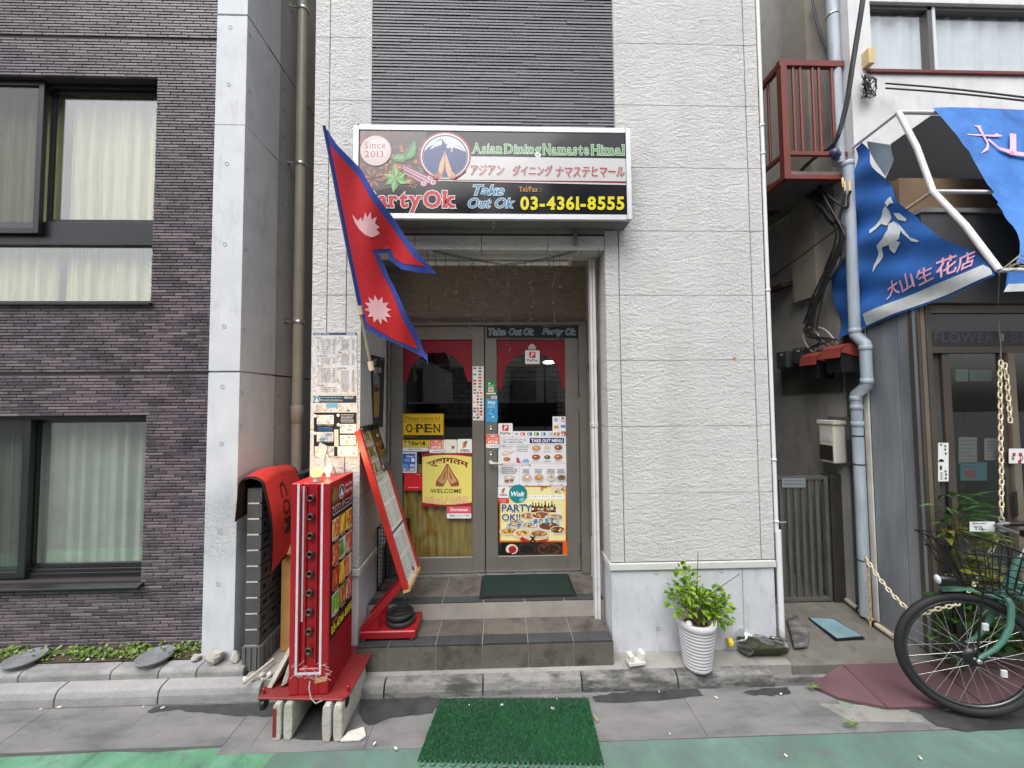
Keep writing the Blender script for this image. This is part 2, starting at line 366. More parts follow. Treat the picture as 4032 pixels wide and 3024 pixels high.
ASPH = m_asphalt(); GUT = m_gutter(); GREEN = m_green(); GREENV = m_greenv(); TILE = m_tile(); ROCK = m_rock(); SCUFF = m_scuffed()
KERB = m_kerb('kerb_concrete', (134, 134, 134), (158, 157, 156), (92, 91, 90), .45)
KERBD = m_kerb('kerb_concrete_dirty', (112, 111, 110), (142, 141, 139), (56, 55, 53), .85)
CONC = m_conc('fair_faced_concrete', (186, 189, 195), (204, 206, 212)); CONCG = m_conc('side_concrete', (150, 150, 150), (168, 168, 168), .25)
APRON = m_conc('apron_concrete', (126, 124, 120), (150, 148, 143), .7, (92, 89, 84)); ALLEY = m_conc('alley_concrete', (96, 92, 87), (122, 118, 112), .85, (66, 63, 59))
MORTAR = surf('dark_mortar', lin((50, 44, 46)), .9); JOINT = surf('grey_joint', lin((150, 144, 140)), .9); JOINTD = surf('joint_dark', lin((62, 60, 58)), .9)
WET = NB('wet_ground'); WET.done(WET.ramp(WET.noise(9, 5, .6), [(.3, lin((48, 48, 49))), (.7, lin((74, 74, 74)))]), .36, WET.bump(WET.noise(160, 3, .7), .35, .002)); WET = WET.m
SOIL = surf('soil', lin((70, 60, 48)), .95, .4, 20, .8, 60, bd=.01)
BLACKA = surf('black_aluminium', lin((42, 43, 46)), .35, .12, 4, .03, 200, metal=.3)
# ================================================================ ground
road = MB().poly([(-60, -40, -.006), (60, -40, -.006), (60, 60, -.006), (-60, 60, -.006)]).build('road', ASPH, kind='structure')
def gp(z, pts, Z): return [zZ(*z(*p), Z) for p in pts]
gut = MB().box(-8, 8, -.515, -.19, -.06, -.005).build('gutter', surf('gutter_bed', lin((78, 77, 76)), .9), kind='structure')
js = [-6.27+.6*i for i in range(8)]+[-1.47, -1.32, -.72, -.12, .49, 1.09, 1.72, 2.32, 2.92, 3.52, 4.12, 4.72]
for a, c in zip(js, js[1:]):
    e = -.462 if c < -1.4 else -.515
    MB().prism([(a+.0012, -.185, -.05), (c-.0012, -.185, -.05), (c-.0012, e-.008, -.05), (a+.0012, e-.008, -.05)], (0, 0, .05+rnd.uniform(-.0015, .0005))).build('gutter_slab', GUT, gut)
# kerbs
def kerb_piece(x0, x1, prof, mat, par, name='kerb_stone'):
    m = MB().prism([(x0, y, z) for y, z in prof], (x1-x0, 0, 0)); m.bev(.006, 2); return m.build(name, mat, par)
prR = [(-.19, -.05), (-.19, .03), (-.178, .068), (-.16, .082), (-.118, .086), (-.118, -.05)]
prL = [(-.172, -.05), (-.168, .04), (-.158, .07), (-.142, .082), (-.088, .09), (-.088, -.05)]
prU = [(-.088, .0), (-.088, .118), (-.08, .132), (-.068, .138), (.0, .142), (.0, .0)]
kerb = MB().box(-8, 8, -.15, -.1, -.06, .02).build('kerb', KERBD, kind='structure')
for a, c in zip(js, js[1:]):
    if c <= -1.4: kerb_piece(a+.004, c-.004, prL, KERB, kerb)
    elif a >= -1.4 and c < 1.2: kerb_piece(a+.004, c-.004, prR, KERBD, kerb)
    elif 1.0 < a < 1.6: kerb_piece(a+.004, 1.70, prR, KERBD, kerb)
pk = MB().box(-8, -1.66, -.06, -.02, -.05, .1).build('planter_kerb', KERB, kind='structure')
ju = [-8, -7.4, -6.8, -6.2, -5.6, -5., -4.4, -3.8, -3.22, -2.98, -2.43, -2.14, -1.93+.02, -1.62]
for a, c in zip(ju, ju[1:]): kerb_piece(a+.003, c-.003, prU, KERB, pk)
# strip of concrete between kerb and the restaurant, sloping up a little
MB().prism([(-1.6, -.12, 0), (-1.6, -.12, .083), (-1.6, .0, .108), (-1.6, .6, .112), (-1.6, .6, 0)], (3.46, 0, 0)).build('apron', APRON, kind='structure')
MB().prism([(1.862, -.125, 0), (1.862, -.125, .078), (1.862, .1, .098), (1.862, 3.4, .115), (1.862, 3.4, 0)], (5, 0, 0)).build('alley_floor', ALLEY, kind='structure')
MB().grid(lambda u, v: Vector((-8+6.25*u, .0+.14*v, .145+.02*v+.012*math.sin(u*160)*math.sin(v*5))), 200, 6).build('soil_strip', SOIL, kind='structure')
# green painted lane
def sheet(pts, Z, name, mat):
    MB().poly([(p.x, p.y, Z) for p in pts]).build(name, mat, kind='structure')
gl = gp(ZG, [(0, 885), (400, 868), (800, 845), (1100, 850), (1600, 815), (2040, 810), (1960, 900)], 0)
sheet([Vector((-8, -.46, 0))]+gl+[Vector((gl[-1].x-.12, -1.1, 0)), Vector((-1.9, -1.9, 0)), Vector((-8, -1.9, 0))], -.002, 'green_marking_fresh', GREENV)
sheet([Vector((-1.17, -.512, 0)), Vector((.55, -.524, 0)), Vector((1.5, -.526, 0)), Vector((8, -.54, 0)), Vector((8, -1.9, 0)), Vector((-1.85, -1.9, 0))], -.0035, 'green_marking_worn', GREEN)
def wet(z, pts, name='wet_patch'):
    P = gp(z, pts, .0); out = []
    for i, p in enumerate(P):
        q = P[(i+1) % len(P)]
        for k in range(4):
            t = k/4; v = p.lerp(q, t); out.append(Vector((v.x+rnd.uniform(-.008, .008), min(-.192, v.y+rnd.uniform(-.008, .008)), 0)))
    sheet(out, .0028, name, WET)
wet(ZG, [(1060, 570), (1140, 512), (1500, 492), (1900, 478), (2100, 480), (2140, 590), (1960, 590), (1750, 590), (1600, 570), (1440, 565), (1250, 545)])
wet(ZR, [(330, 1340), (520, 1340), (650, 1330), (600, 1500), (560, 1560), (330, 1540)])
wet(ZF, [(30, 1090), (700, 1100), (600, 1230), (400, 1240), (200, 1290), (90, 1330), (20, 1240)])
wet(ZF, [(1870, 1095), (2100, 1060), (2400, 1040), (2700, 1020), (2750, 1085), (2400, 1125), (1900, 1140)])
wet(ZK, [(370, 375), (560, 350), (660, 345), (690, 380), (560, 400), (420, 395)])
wet(ZK, [(1440, 495), (1800, 485), (2212, 475), (2500, 470), (2500, 600), (2212, 612), (1850, 628), (1650, 600), (1540, 520)])
# ================================================================ tiled building on the left
YT = .12
lb = thing('tiled_building', 'building faced with thin purple grey tiles beside a bare concrete pier, at the left edge', 'building', (-2.9, .5, 0))
w1a = yY(*ZA(0, 518), YT); w1b = yY(*ZA(1092, 533), YT); w1c = yY(*ZB(1046, 515), YT)
w2b = yY(*ZB(1015, 1292), YT); w2c = yY(*ZC(978, 860), YT)
W1 = (-4.6, (w1b.x+w1c.x)/2, w1c.z, w1b.z); W2 = (-4.6, (w2b.x+w2c.x)/2, w2c.z, w2b.z)
XP = -1.946                                        # left edge of the pier
bk = MB()
zs = [0., W2[2], W2[3], W1[2], W1[3], 6.6]
for i, (a, c) in enumerate(zip(zs, zs[1:])):
    x1 = XP
    if i in (1, 3):
        xr = (W2 if i == 1 else W1)[1]; bk.box(xr, x1, YT+.007, YT+.16, a, c); bk.box(-8, -4.6, YT+.007, YT+.16, a, c)
    else: bk.box(-8, x1, YT+.007, YT+.16, a, c)
wall = bk.build('wall', MORTAR, lb)
# every tile: the 300 largest in view are single parts, the rest one mesh
tiles = []
nrow = int((5.1-TZ0)/TP)
for r in range(nrow):
    z0 = TZ0+r*TP+.0022; z1 = z0+TP-.0044
    if abs(z1-yY(*ZB(700, 1003), YT).z) < .012 or abs(z1-yY(*ZA(900, 262), YT).z) < .011: continue        # movement joints
    k0 = math.floor((-7.9+r*TL*.36)/TL)
    for k in range(k0, k0+45):
        x0 = k*TL-r*TL*.36+.0015; x1 = x0+TL-.003
        x1 = min(x1, XP-.004)
        for (a, c, zb, zt) in (W1, W2):
            if zb-.004 < (z0+z1)/2 < zt+.004 and x0 < c and x1 > a:
                if x0 < a: x1 = a
                else: x0 = max(x0, c)
        if x1-x0 < .012: continue
        tiles.append((x0, x1, z0, z1))
def tile_mesh(L, h):
    return MB().box(-L/2, L/2, 0, .02, 0, h).bev(.0022, 1).mesh('tile', TILE)
full = tile_mesh(TL-.003, TP-.0044)
isf = lambda t: abs(t[1]-t[0]-(TL-.003)) < 1e-5
near = sorted([t for t in tiles if isf(t) and t[0] > -3.5], key=lambda t: (Vector(((t[0]+t[1])/2, YT, t[2]))-CAM).length)[:300]
ns = set(near)
for t in near: place('tile', full, ((t[0]+t[1])/2, YT+rnd.uniform(-.001, .0005), t[2]), wall)
m = MB()
for t in tiles:
    if t in ns: continue
    d = rnd.uniform(-.001, .0005); x0, x1, z0, z1 = t; e = .0022
    # each tile a chamfered slab
    m.add([(x0, YT+.02, z0), (x1, YT+.02, z0), (x1, YT+.02, z1), (x0, YT+.02, z1), (x0, YT+e+d, z0), (x1, YT+e+d, z0), (x1, YT+e+d, z1), (x0, YT+e+d, z1),
           (x0+e, YT+d, z0+e), (x1-e, YT+d, z0+e), (x1-e, YT+d, z1-e), (x0+e, YT+d, z1-e)],
          [(0, 1, 5, 4), (1, 2, 6, 5), (2, 3, 7, 6), (3, 0, 4, 7), (4, 5, 9, 8), (5, 6, 10, 9), (6, 7, 11, 10), (7, 4, 8, 11), (8, 9, 10, 11)])
m.build('tile_field', TILE, wall, kind='stuff')
# pier panels and side wall panels
zj = [yY(*ZA(1600, 868), 0).z, yY(*ZA(1600, 103), 0).z, yY(*ZB(1550, 995), 0).z]
zt, zw1, zw2 = zj[0], zj[1], zj[2]
cuts = [0, zw2-.006, zw2+.006, zt-.0015, zt+.0015, zw1-.006, zw1+.006, 6.6]
for a, c in ((0, 1), (2, 3), (4, 5), (6, 7)):
    boxm(XP, -1.741, .0, .4, cuts[a], cuts[c], .003).build('pier_panel', SCUFF if a == 0 else CONC, lb)
boxm(XP+.004, -1.747, .012, .4, 0, 6.6).build('pier_core', CONCG, lb)
ys = [.4, xX(*ZA(1866, 600), -1.741).y, 1.75, 2.9, 4]
boxm(-1.86, -1.749, .41, 4, 0, 6.6).build('side_core', JOINTD, lb)
for i, (ya, yb) in enumerate(zip([.4]+ys[1:], ys[1:])):
    for a, c in ((0, 1), (2, 3), (4, 5), (6, 7)):
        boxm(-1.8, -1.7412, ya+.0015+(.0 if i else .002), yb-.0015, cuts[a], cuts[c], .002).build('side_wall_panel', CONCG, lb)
HOLE = surf('tie_hole_plug', lin((120, 121, 124)), .8)
hm = MB().lathe([(.0135, .0), (.0125, .0012), (.010, -.001), (0, -.0045)], n=14).mesh('tie_hole', HOLE)
for z, x, y in [(ZA, 1600, 190), (ZA, 1588, 587), (ZA, 1577, 1138), (ZB, 1563, 110), (ZB, 1558, 680), (ZB, 1545, 1100), (ZB, 1540, 1495), (ZC, 1527, 517), (ZC, 1515, 883)]:
    place('tie_hole', hm, yY(*z(x, y), -.0008), lb, rot=(math.pi/2, 0, 0))
for z, x, y in [(ZA, 1738, 247), (ZA, 1733, 640), (ZA, 1717, 1178), (ZA, 1982, 300), (ZA, 1977, 620), (ZA, 1972, 757), (ZA, 1967, 955), (ZA, 1958, 1422), (ZB, 1707, 148), (ZB, 1693, 705), (ZB, 1949, 305), (ZB, 1944, 785), (ZB, 1681, 1143), (ZB, 1940, 1163), (ZB, 1675, 1375), (ZB, 1936, 1358)]:
    place('tie_hole', hm, xX(*z(x, y), -1.7402), lb, rot=(0, math.pi/2, 0))
# windows
def m_glass(name, tint=(.9, .95, .93), refl=.12):
    b = NB(name); t = b.t; t.nodes.remove(b.b)
    tr = b.n('ShaderNodeBsdfTransparent'); tr.inputs[0].default_value = (*tint, 1); gl = b.n('ShaderNodeBsdfGlossy', Roughness=.01)
    fr = b.n('ShaderNodeLayerWeight', Blend=.5); f = b.math('MINIMUM', b.math('ADD', b.math('POWER', fr.outputs['Facing'], 4.), refl*.55), 1)
    mx = b.n('ShaderNodeMixShader'); b.l(f, mx.inputs[0]); b.l(tr.outputs[0], mx.inputs[1]); b.l(gl.outputs[0], mx.inputs[2]); b.l(mx.outputs[0], b.out.inputs[0]); return b.m
GLASS = m_glass('window_glass', (.965, .975, .965), .30); GLASSD = m_glass('door_glass', (.92, .93, .93), .11)
GLASSS = m_glass('screened_glass', (.66, .67, .66), .10)
CURT = NB('sheer_curtain'); _n = CURT.noise(9, 4, .6, vec=CURT.pos((8, 8, .4))); CURT.done(CURT.ramp(_n, [(.3, lin((176, 174, 132))), (.7, lin((208, 206, 168)))]), .9); CURT.b.inputs['Emission Color'].default_value = (0, 0, 0, 1); CURT = CURT.m
CURTB = surf('sheer_curtain_pale', lin((192, 200, 193)), .9, .1, 8)
DARKR = surf('dim_room', lin((150, 146, 136)), .9)
def frame_rect(m, x0, x1, z0, z1, t, y0, y1):
    m.box(x0, x0+t, y0, y1, z0, z1); m.box(x1-t, x1, y0, y1, z0, z1); m.box(x0+t, x1-t, y0, y1, z0, z0+t); m.box(x0+t, x1-t, y0, y1, z1-t, z1)
def pane(m, x0, x1, z0, z1, y): m.box(x0, x1, y, y+.004, z0, z1)
wo_ = thing('window', None, None, (W1[1]-.5, YT, W1[2]), parent=lb); wo_['label'] = 'upper window with black frame and pale yellow curtain behind it'
x0, x1, z0, z1 = W1
zt1 = yY(*ZA(600, 1540), .2).z; zt0 = yY(*ZB(600, 112), .2).z
mu = yY(*ZA(320, 1000), .2).x
m = MB(); frame_rect(m, x0, x1-.001, z0+.002, z1-.001, .03, YT+.075, YT+.15); m.box(x0+.03, x1-.03, YT+.085, YT+.145, zt0, zt1); m.bev(.002, 1).build('frame', BLACKA, wo_)
m = MB(); frame_rect(m, mu+.0, x1-.032, zt1+.002, z1-.035, .022, YT+.10, YT+.125); m.build('sash', BLACKA, wo_)
m = MB(); frame_rect(m, x0+.2, mu+.012, yY(*ZA(120, 1620), YT+.05).z, yY(*ZA(120, 562), YT+.05).z, .035, YT+.045, YT+.075); m.bev(.002, 1).build('sash', BLACKA, wo_)
m = MB(); pane(m, mu+.022, x1-.055, zt1+.024, z1-.058, YT+.112); m.build('pane', GLASS, wo_)
m = MB(); pane(m, x0+.24, mu-.02, yY(*ZA(120, 1580), YT+.05).z, yY(*ZA(120, 600), YT+.05).z, YT+.058); m.build('pane', GLASSS, wo_)
m = MB(); pane(m, x0+.03, x1-.032, z0+.034, zt0, YT+.112); m.build('pane', GLASS, wo_)
MB().prism([(x0, YT-.035, z0-.02), (x0, YT-.035, z0-.006), (x0, YT+.08, z0+.004), (x0, YT+.08, z0-.02)], (x1-x0+.022, 0, 0)).build('sill', BLACKA, wo_)
x0, x1, z0, z1 = W2
wo_ = thing('window', None, None, (W2[1]-.5, YT, W2[2]), parent=lb); wo_['label'] = 'lower window with black frame and white curtain behind it'
mu = yY(*ZB(215, 1500), .2).x; zt0 = yY(*ZC(600, 760), .22).z
m = MB(); frame_rect(m, x0, x1-.001, z0+.002, z1-.001, .03, YT+.075, YT+.15); m.box(x0+.03, x1-.03, YT+.085, YT+.145, z0+.032, zt0-.006); m.bev(.002, 1).build('frame', BLACKA, wo_)
m = MB(); frame_rect(m, mu, x1-.032, zt0, z1-.035, .022, YT+.10, YT+.125); m.build('sash', BLACKA, wo_)
m = MB(); frame_rect(m, x0+.2, mu+.03, z0+.01, z1-.03, .045, YT+.05, YT+.08); m.bev(.002, 1).build('sash', BLACKA, wo_)
m = MB(); pane(m, mu+.022, x1-.055, zt0+.022, z1-.058, YT+.112); m.build('pane', GLASS, wo_)
m = MB(); pane(m, x0+.24, mu-.012, z0+.05, z1-.07, YT+.064); m.build('pane', GLASSS, wo_)
MB().prism([(x0, YT-.045, z0-.035), (x0, YT-.045, z0-.018), (x0, YT+.08, z0+.004), (x0, YT+.08, z0-.035)], (x1-x0+.022, 0, 0)).bev(.003, 1).build('sill', BLACKA, wo_)
# rooms behind, dim
for (x0, x1, z0, z1), nm in ((W1, 'room'), (W2, 'room')):
    m = MB(); m.box(x0-.1, x1+.05, 1.0, 1.02, z0-.1, z1+.1); m.box(x0-.1, x1+.05, YT+.17, 1., z1+.06, z1+.08); m.box(x0-.1, x1+.05, YT+.17, 1., z0-.08, z0-.06); m.box(x1+.05, x1+.07, YT+.17, 1.02, z0-.08, z1+.08)
    m.build('room_lining', DARKR, lb)
def curtain(x0, x1, z0, z1, y, mat, label, wl_=.09, amp=.022, gapx=()):
    c = thing('curtain', label, 'curtain', ((x0+x1)/2, y, z0))
    segs = []; a = x0
    for gx, gw in gapx: segs.append((a, gx)); a = gx+gw
    segs.append((a, x1))
    for (a, b) in segs:
        n = max(12, int((b-a)/.01)); ph = rnd.random()*6
        def fn(u, v):
            x = a+(b-a)*u; q = x/wl_*6.28+ph
            return Vector((x, y+amp*(math.sin(q)+.4*math.sin(q*2.3+1)+.3*math.sin(q*.37))*(.75+.25*v), z0+(z1-z0)*v))
        MB().grid(fn, n, 4).build('drape', mat, c)
curtain(-4.4, W1[1]+.02, W1[2]-.02, W1[3]+.02, .32, CURT, 'pale yellow curtain hanging behind the upper window', .11, .02, gapx=((yY(*ZA(440, 1200), .32).x, .05),))
curtain(-4.4, W2[1]+.02, W2[2]-.02, W2[3]+.02, .32, CURTB, 'white curtain hanging behind the lower window', .10, .022)
# drainpipe on the side wall
PIPEB = surf('beige_pipe', lin((150, 144, 130)), .45, .1, 5, .03)
STEEL = surf('steel', g(.55), .3, .15, 20, .05, metal=.9)
pa = xX(*ZA(2105, 60), -1.655); pb = xX(*ZB(2063, 1500), -1.655); py = (pa.y+pb.y)/2
dp = thing('drainpipe', 'beige drainpipe clamped to the concrete side wall of the tiled building', 'pipe', (-1.655, py, .1))
MB().tube([(-1.655, py, .1), (-1.655, py, 6.4)], .041, 20).build('pipe', PIPEB, dp)
zz = xX(*ZB(2065, 1290), -1.655).z
MB().lathe([(.043, -.07), (.047, -.065), (.047, .065), (.043, .07)], (-1.655, py, zz), n=20).build('socket', PIPEB, dp)
for z in (xX(*ZA(2105, 70), -1.655).z, xX(*ZA(2085, 1140), -1.655).z, xX(*ZB(2070, 650), -1.655).z):
    br = MB().lathe([(.0425, -.014), (.0455, -.014), (.0455, .014), (.0425, .014)], (-1.655, py, z), n=20); br.build('clamp', STEEL, dp)
    m = MB().tube([(-1.742, py-.035, z), (-1.70, py-.03, z)], .006, 8); m.box(-1.745, -1.738, py-.055, py-.015, z-.02, z+.02); m.build('bracket', STEEL, dp)
# ================================================================ restaurant building
BX0, BX1 = -1.272, 1.862; PL, PR = -.944, .733; ZH_ = 2.837; ZL = .37; ZS1 = .25; YD = .60
rb = thing('restaurant_building', 'narrow building clad in white rock textured panels with a recessed entrance', 'building', (.3, .3, 0))
core = MB()
core.box(BX0+.01, PL-.012, .014, .72, 0, 2.95); core.box(PR+.012, BX1-.01, .014, .72, 0, 2.95); core.box(BX0+.01, BX1-.01, .014, 4.2, 2.95, 6.3)
core.box(BX0+.01, BX0+.06, .72, 4.2, 0, 2.95); core.box(BX1-.06, BX1-.01, .72, 4.2, 0, 2.95); core.box(BX0+.06, BX1-.06, 4.15, 4.2, 0, 2.95); core.box(BX0+.06, BX1-.06, .72, 4.15, .0, .30)
core.build('core', JOINT, rb)
zrow = [.70+.455*k for k in range(12)]; gz = .0015
def panel(x0, x1, z0, z1, y0=0., y1=.016, name='wall_panel'): return boxm(x0, x1, y0, y1, z0, z1, .0018).build(name, ROCK, rb)
vl = yY(*ZH(275, 800), 0).x; vS0, vS1 = -.882, .816
for k, z in enumerate(zrow):
    za, zb = z+gz, z+.455-gz
    mid = z+.2 < 2.8
    # left pier
    panel(BX0, -1.1755, za, zb)
    if mid: panel(-1.1695, vl-.003, za, zb); panel(vl+.003, PL, za, zb)
    elif z < 3.4: panel(-1.1695, vl-.003 if z < 2.96 else -.95, za, zb); (z < 2.96) and panel(vl+.003, PL, za, zb)
    else: panel(-1.1695, vS0-.006, za, zb)
    # right pier
    if mid: panel(PR, .8255, za, zb); panel(.8325, 1.7655, za, zb)
    elif z < 2.96: panel(PR, .8255, za, ZH_+.055); panel(PR+.1, 1.7655, max(za, ZH_+.06), zb) if za > ZH_ else panel(.8325, 1.7655, za, zb)
    elif z < 3.4: panel(.80, 1.7655, za, zb)
    else: panel(vS1+.008, 1.7655, za, zb)
    panel(1.7725, BX1, za, zb)
q_ = yY(2892, 1411, 0); boxm(q_.x-.011, q_.x+.011, -.002, -.0005, q_.z-.011, q_.z+.011).build('tape_scrap', surf('tape_scrap', lin((190, 140, 100)), .6), None, label='small square of brown tape on the white wall panels', cat='tape')
# beam over the entrance
hx = [PL+.003]+[yY(*ZH(q, 100), 0).x for q in (740, 1185, 1630)]+[PR-.0]
for a, c in zip(hx, hx[1:]): boxm(a, c-.003, .001, .2, ZH_, ZH_+.10, .003).build('beam_panel', ROCK, rb)
boxm(-.95, .80, .003, .19, ZH_+.103, 2.95).build('beam_core', JOINTD, rb)
boxm(-.95, .79, .004, .016, 2.952, 3.56).build('wall_backing', JOINT, rb)
# dark thin-slat cladding above the sign: 45 cm slats with staggered joints
SLAT = NB('charcoal_slat'); _oi = SLAT.n('ShaderNodeObjectInfo'); _n = SLAT.noise(40, 4, .6); _c = SLAT.ramp(_oi.outputs['Random'], [(0, lin((82, 80, 87))), (1, lin((100, 98, 105)))])
SLAT.done(SLAT.mix(.2, _c, _n, 'OVERLAY'), .6, SLAT.bump(SLAT.noise(90, 4, .6, vec=SLAT.pos((.3, 1, 2))), .3, .002)); SLAT = SLAT.m
sl = boxm(vS0, vS1, .02, .03, 3.5, 6.3).build('slat_backing', surf('slat_joint', lin((38, 37, 40)), .9), rb)
boxm(vS0-.006, vS0, -.001, .03, 3.5, 6.3).build('edge_trim', surf('edge_trim', lin((150, 150, 152)), .5), rb)
boxm(vS1, vS1+.006, -.001, .03, 3.5, 6.3).build('edge_trim', MATS['edge_trim'], rb)
SP, SLN = .02265, .455; offs = [.06, .31, .14, .40, .25, .20, .08, .04, .16, .24, .12, .035, .205, .1, .02, .17, .235, .045, .15, .1]
slm = {}
r = 0; z = 3.5
while z < 4.95:
    o = offs[r % len(offs)]*1.15+.0; x = vS0-SLN+(o % SLN)
    while x < vS1:
        a = max(vS0+.001, x+.001); c = min(vS1-.001, x+SLN-.001)
        if c-a > .01:
            L = round(c-a, 4); k = L
            if k not in slm: slm[k] = MB().add([(0, .02, .004), (0, .0, .006), (0, .003, SP-.001), (0, .02, SP-.001), (L, .02, .004), (L, 0, .006), (L, .003, SP-.001), (L, .02, SP-.001)], [(0, 1, 2, 3), (4, 7, 6, 5), (0, 4, 5, 1), (1, 5, 6, 2), (2, 6, 7, 3)]).mesh('slat', SLAT)
            place('slat', slm[k], (a, rnd.uniform(-.001, .002), z), sl)
        x += SLN
    z += SP; r += 1
boxm(vS0, vS1, .002, .02, z, 6.3).build('slat_field', SLAT, sl)
# plinth with a light ledge
LEDGE = surf('grey_ledge', lin((196, 196, 194)), .55, .08, 4, .05)
boxm(PR+.004, BX1-.004, .004, .5, 0, .648, .004).build('plinth', CONC, rb); boxm(BX0+.004, PL-.004, .004, .5, 0, .648, .004).build('plinth', CONC, rb)
xs_ = yY(*Z4(715, 500), 0).x; boxm(xs_-.003, xs_+.003, .001, .006, .1, .64).build('plinth_seam', surf('seam', lin((158, 158, 160)), .8), rb)
boxm(PR-.008, BX1+.002, -.012, .5, .650, .694, .004).build('ledge', LEDGE, rb); boxm(BX0, PL+.008, -.012, .58, .650, .694, .004).build('ledge', LEDGE, rb)
for x, y in [(250, 347), (597, 338), (258, 645), (607, 637)]: place('tie_hole', hm, yY(*Z4(x, y), .0032), rb, rot=(math.pi/2, 0, 0))
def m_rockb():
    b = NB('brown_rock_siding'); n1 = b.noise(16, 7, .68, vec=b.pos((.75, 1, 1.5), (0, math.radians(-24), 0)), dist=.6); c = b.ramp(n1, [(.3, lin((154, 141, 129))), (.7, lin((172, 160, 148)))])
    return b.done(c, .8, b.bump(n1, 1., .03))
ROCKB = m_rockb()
# recess: reveals, ceiling, wall over the door
GREY = surf('reveal_grey', lin((176, 170, 164)), .7, .1, 6, .1)
for z in zrow[:5]:
    zt_ = min(z+.455-gz, ZH_-.002)
    boxm(PL-.016, PL-.0005, .0185, .1, z+gz, zt_, .001).build('reveal_panel', ROCK, rb); boxm(PL-.016, PL-.002, .104, YD+.02, z+gz, zt_, .001).build('reveal_panel', ROCK, rb)
    boxm(PR+.0005, PR+.016, .0185, .1, z+gz, zt_, .001).build('reveal_panel', ROCK, rb)
    boxm(PR+.002, PR+.016, .104, .2, z+gz, zt_, .001).build('reveal_panel', ROCK, rb)
boxm(PR+.004, PR+.03, .2, YD+.1, 2.1, 2.95).build('reveal_panel', GREY, rb); boxm(PR+.002, PR+.03, .2, YD+.1, 0, .70).build('reveal_panel', CONC, rb)
boxm(PL-.03, PR+.03, .2, YD+.12, 2.944, 2.956).build('recess_ceiling', GREY, rb)
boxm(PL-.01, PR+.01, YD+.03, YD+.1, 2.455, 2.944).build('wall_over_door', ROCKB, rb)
# side window in the right reveal
BRON = surf('bronze_aluminium', lin((128, 123, 117)), .42, .08, 5, .03, metal=.35)
sw = thing('side_window', None, None, (PR, .4, .7), parent=rb)
m = MB()
for a, c in ((.205, .235), (YD-.06, YD-.03)): m.box(PR-.012, PR+.02, a, c, .702, 2.1)
m.box(PR-.012, PR+.02, .235, YD-.06, .702, .74); m.box(PR-.012, PR+.02, .235, YD-.06, 2.07, 2.1); m.build('frame', BRON, sw)
boxm(PR+.004, PR+.008, .235, YD-.06, .74, 2.07).build('pane', GLASSD, sw)
# steps
GROUT = surf('grout', lin((150, 146, 138)), .9)
def m_step(name, lo, hi, dark, amt):
    b = NB(name); n1 = b.noise(3.5, 6, .65); n2 = b.noise(70, 4, .6); n3 = b.noise(6, 6, .7, dist=.3); oi = b.n('ShaderNodeObjectInfo')
    c = b.ramp(b.math('ADD', n1, b.math('MULTIPLY', b.math('SUBTRACT', oi.outputs['Random'], .5), .25)), [(.3, lin(lo)), (.7, lin(hi))]); c = b.mix(b.ramp(n3, [(.46, g(0)), (.68, g(amt))]), c, lin(dark)); c = b.mix(.15, c, n2, 'OVERLAY')
    return b.done(c, .55, b.bump(n2, .25, .002))
STEPT = m_step('step_tile', (84, 79, 74), (108, 103, 96), (44, 41, 38), .85); NOSE = m_step('nosing_tile', (50, 51, 54), (70, 71, 75), (40, 39, 39), .6)
st = thing('entrance_steps', 'two grey brown tiled steps with black nosings leading up to the door', 'steps', (-.1, .2, 0))
XL, XR = PL+.02-.002, .715
boxm(XL+.003, XR-.004, -.084, .195, 0, ZS1-.006).build('step_bed', GROUT, st)
boxm(PL+.001, PR-.001, .186, YD+.05, 0, ZL-.006).build('step_bed', GROUT, st)
s1 = [zZ(*ZF(q, 670), ZS1).x for q in (635, 1003, 1368, 1735)]; s1 = [s1[0]-.30]+s1
s1e = [XL]+s1+[XR]
for a, c in zip(s1e, s1e[1:]):
    boxm(a+.002, c-.003, -.09, .0, ZS1-.012, ZS1, .003).build('nosing_tile', NOSE, st)
    boxm(a+.002, c-.003, .004, .19, ZS1-.012, ZS1-.0005, .002).build('tread_tile', STEPT, st)
for a, c in zip(s1e, s1e[1:]): boxm(a+.002, c-.002, -.088, -.075, .085, ZS1-.014, .002).build('riser_tile', STEPT, st)
boxm(XR-.006, XR+.002, -.086, -.0, .09, ZS1-.014, .002).build('riser_tile', STEPT, st)
s2 = [zZ(*ZF(q, 330), ZL).x for q in (690, 1013, 1340, 1655)]; s2e = [PL+.003, s2[0]-.28]+s2+[PR-.004]
for a, c in zip(s2e, s2e[1:]):
    boxm(a+.002, c-.002, .19, .205, ZS1+.002, ZL-.014, .002).build('riser_tile', STEPT, st)
    boxm(a+.002, c-.003, .186, .262, ZL-.012, ZL, .003).build('nosing_tile', NOSE, st)
    boxm(a+.002, c-.003, .266, YD+.03, ZL-.012, ZL-.0005, .002).build('landing_tile', STEPT, st)
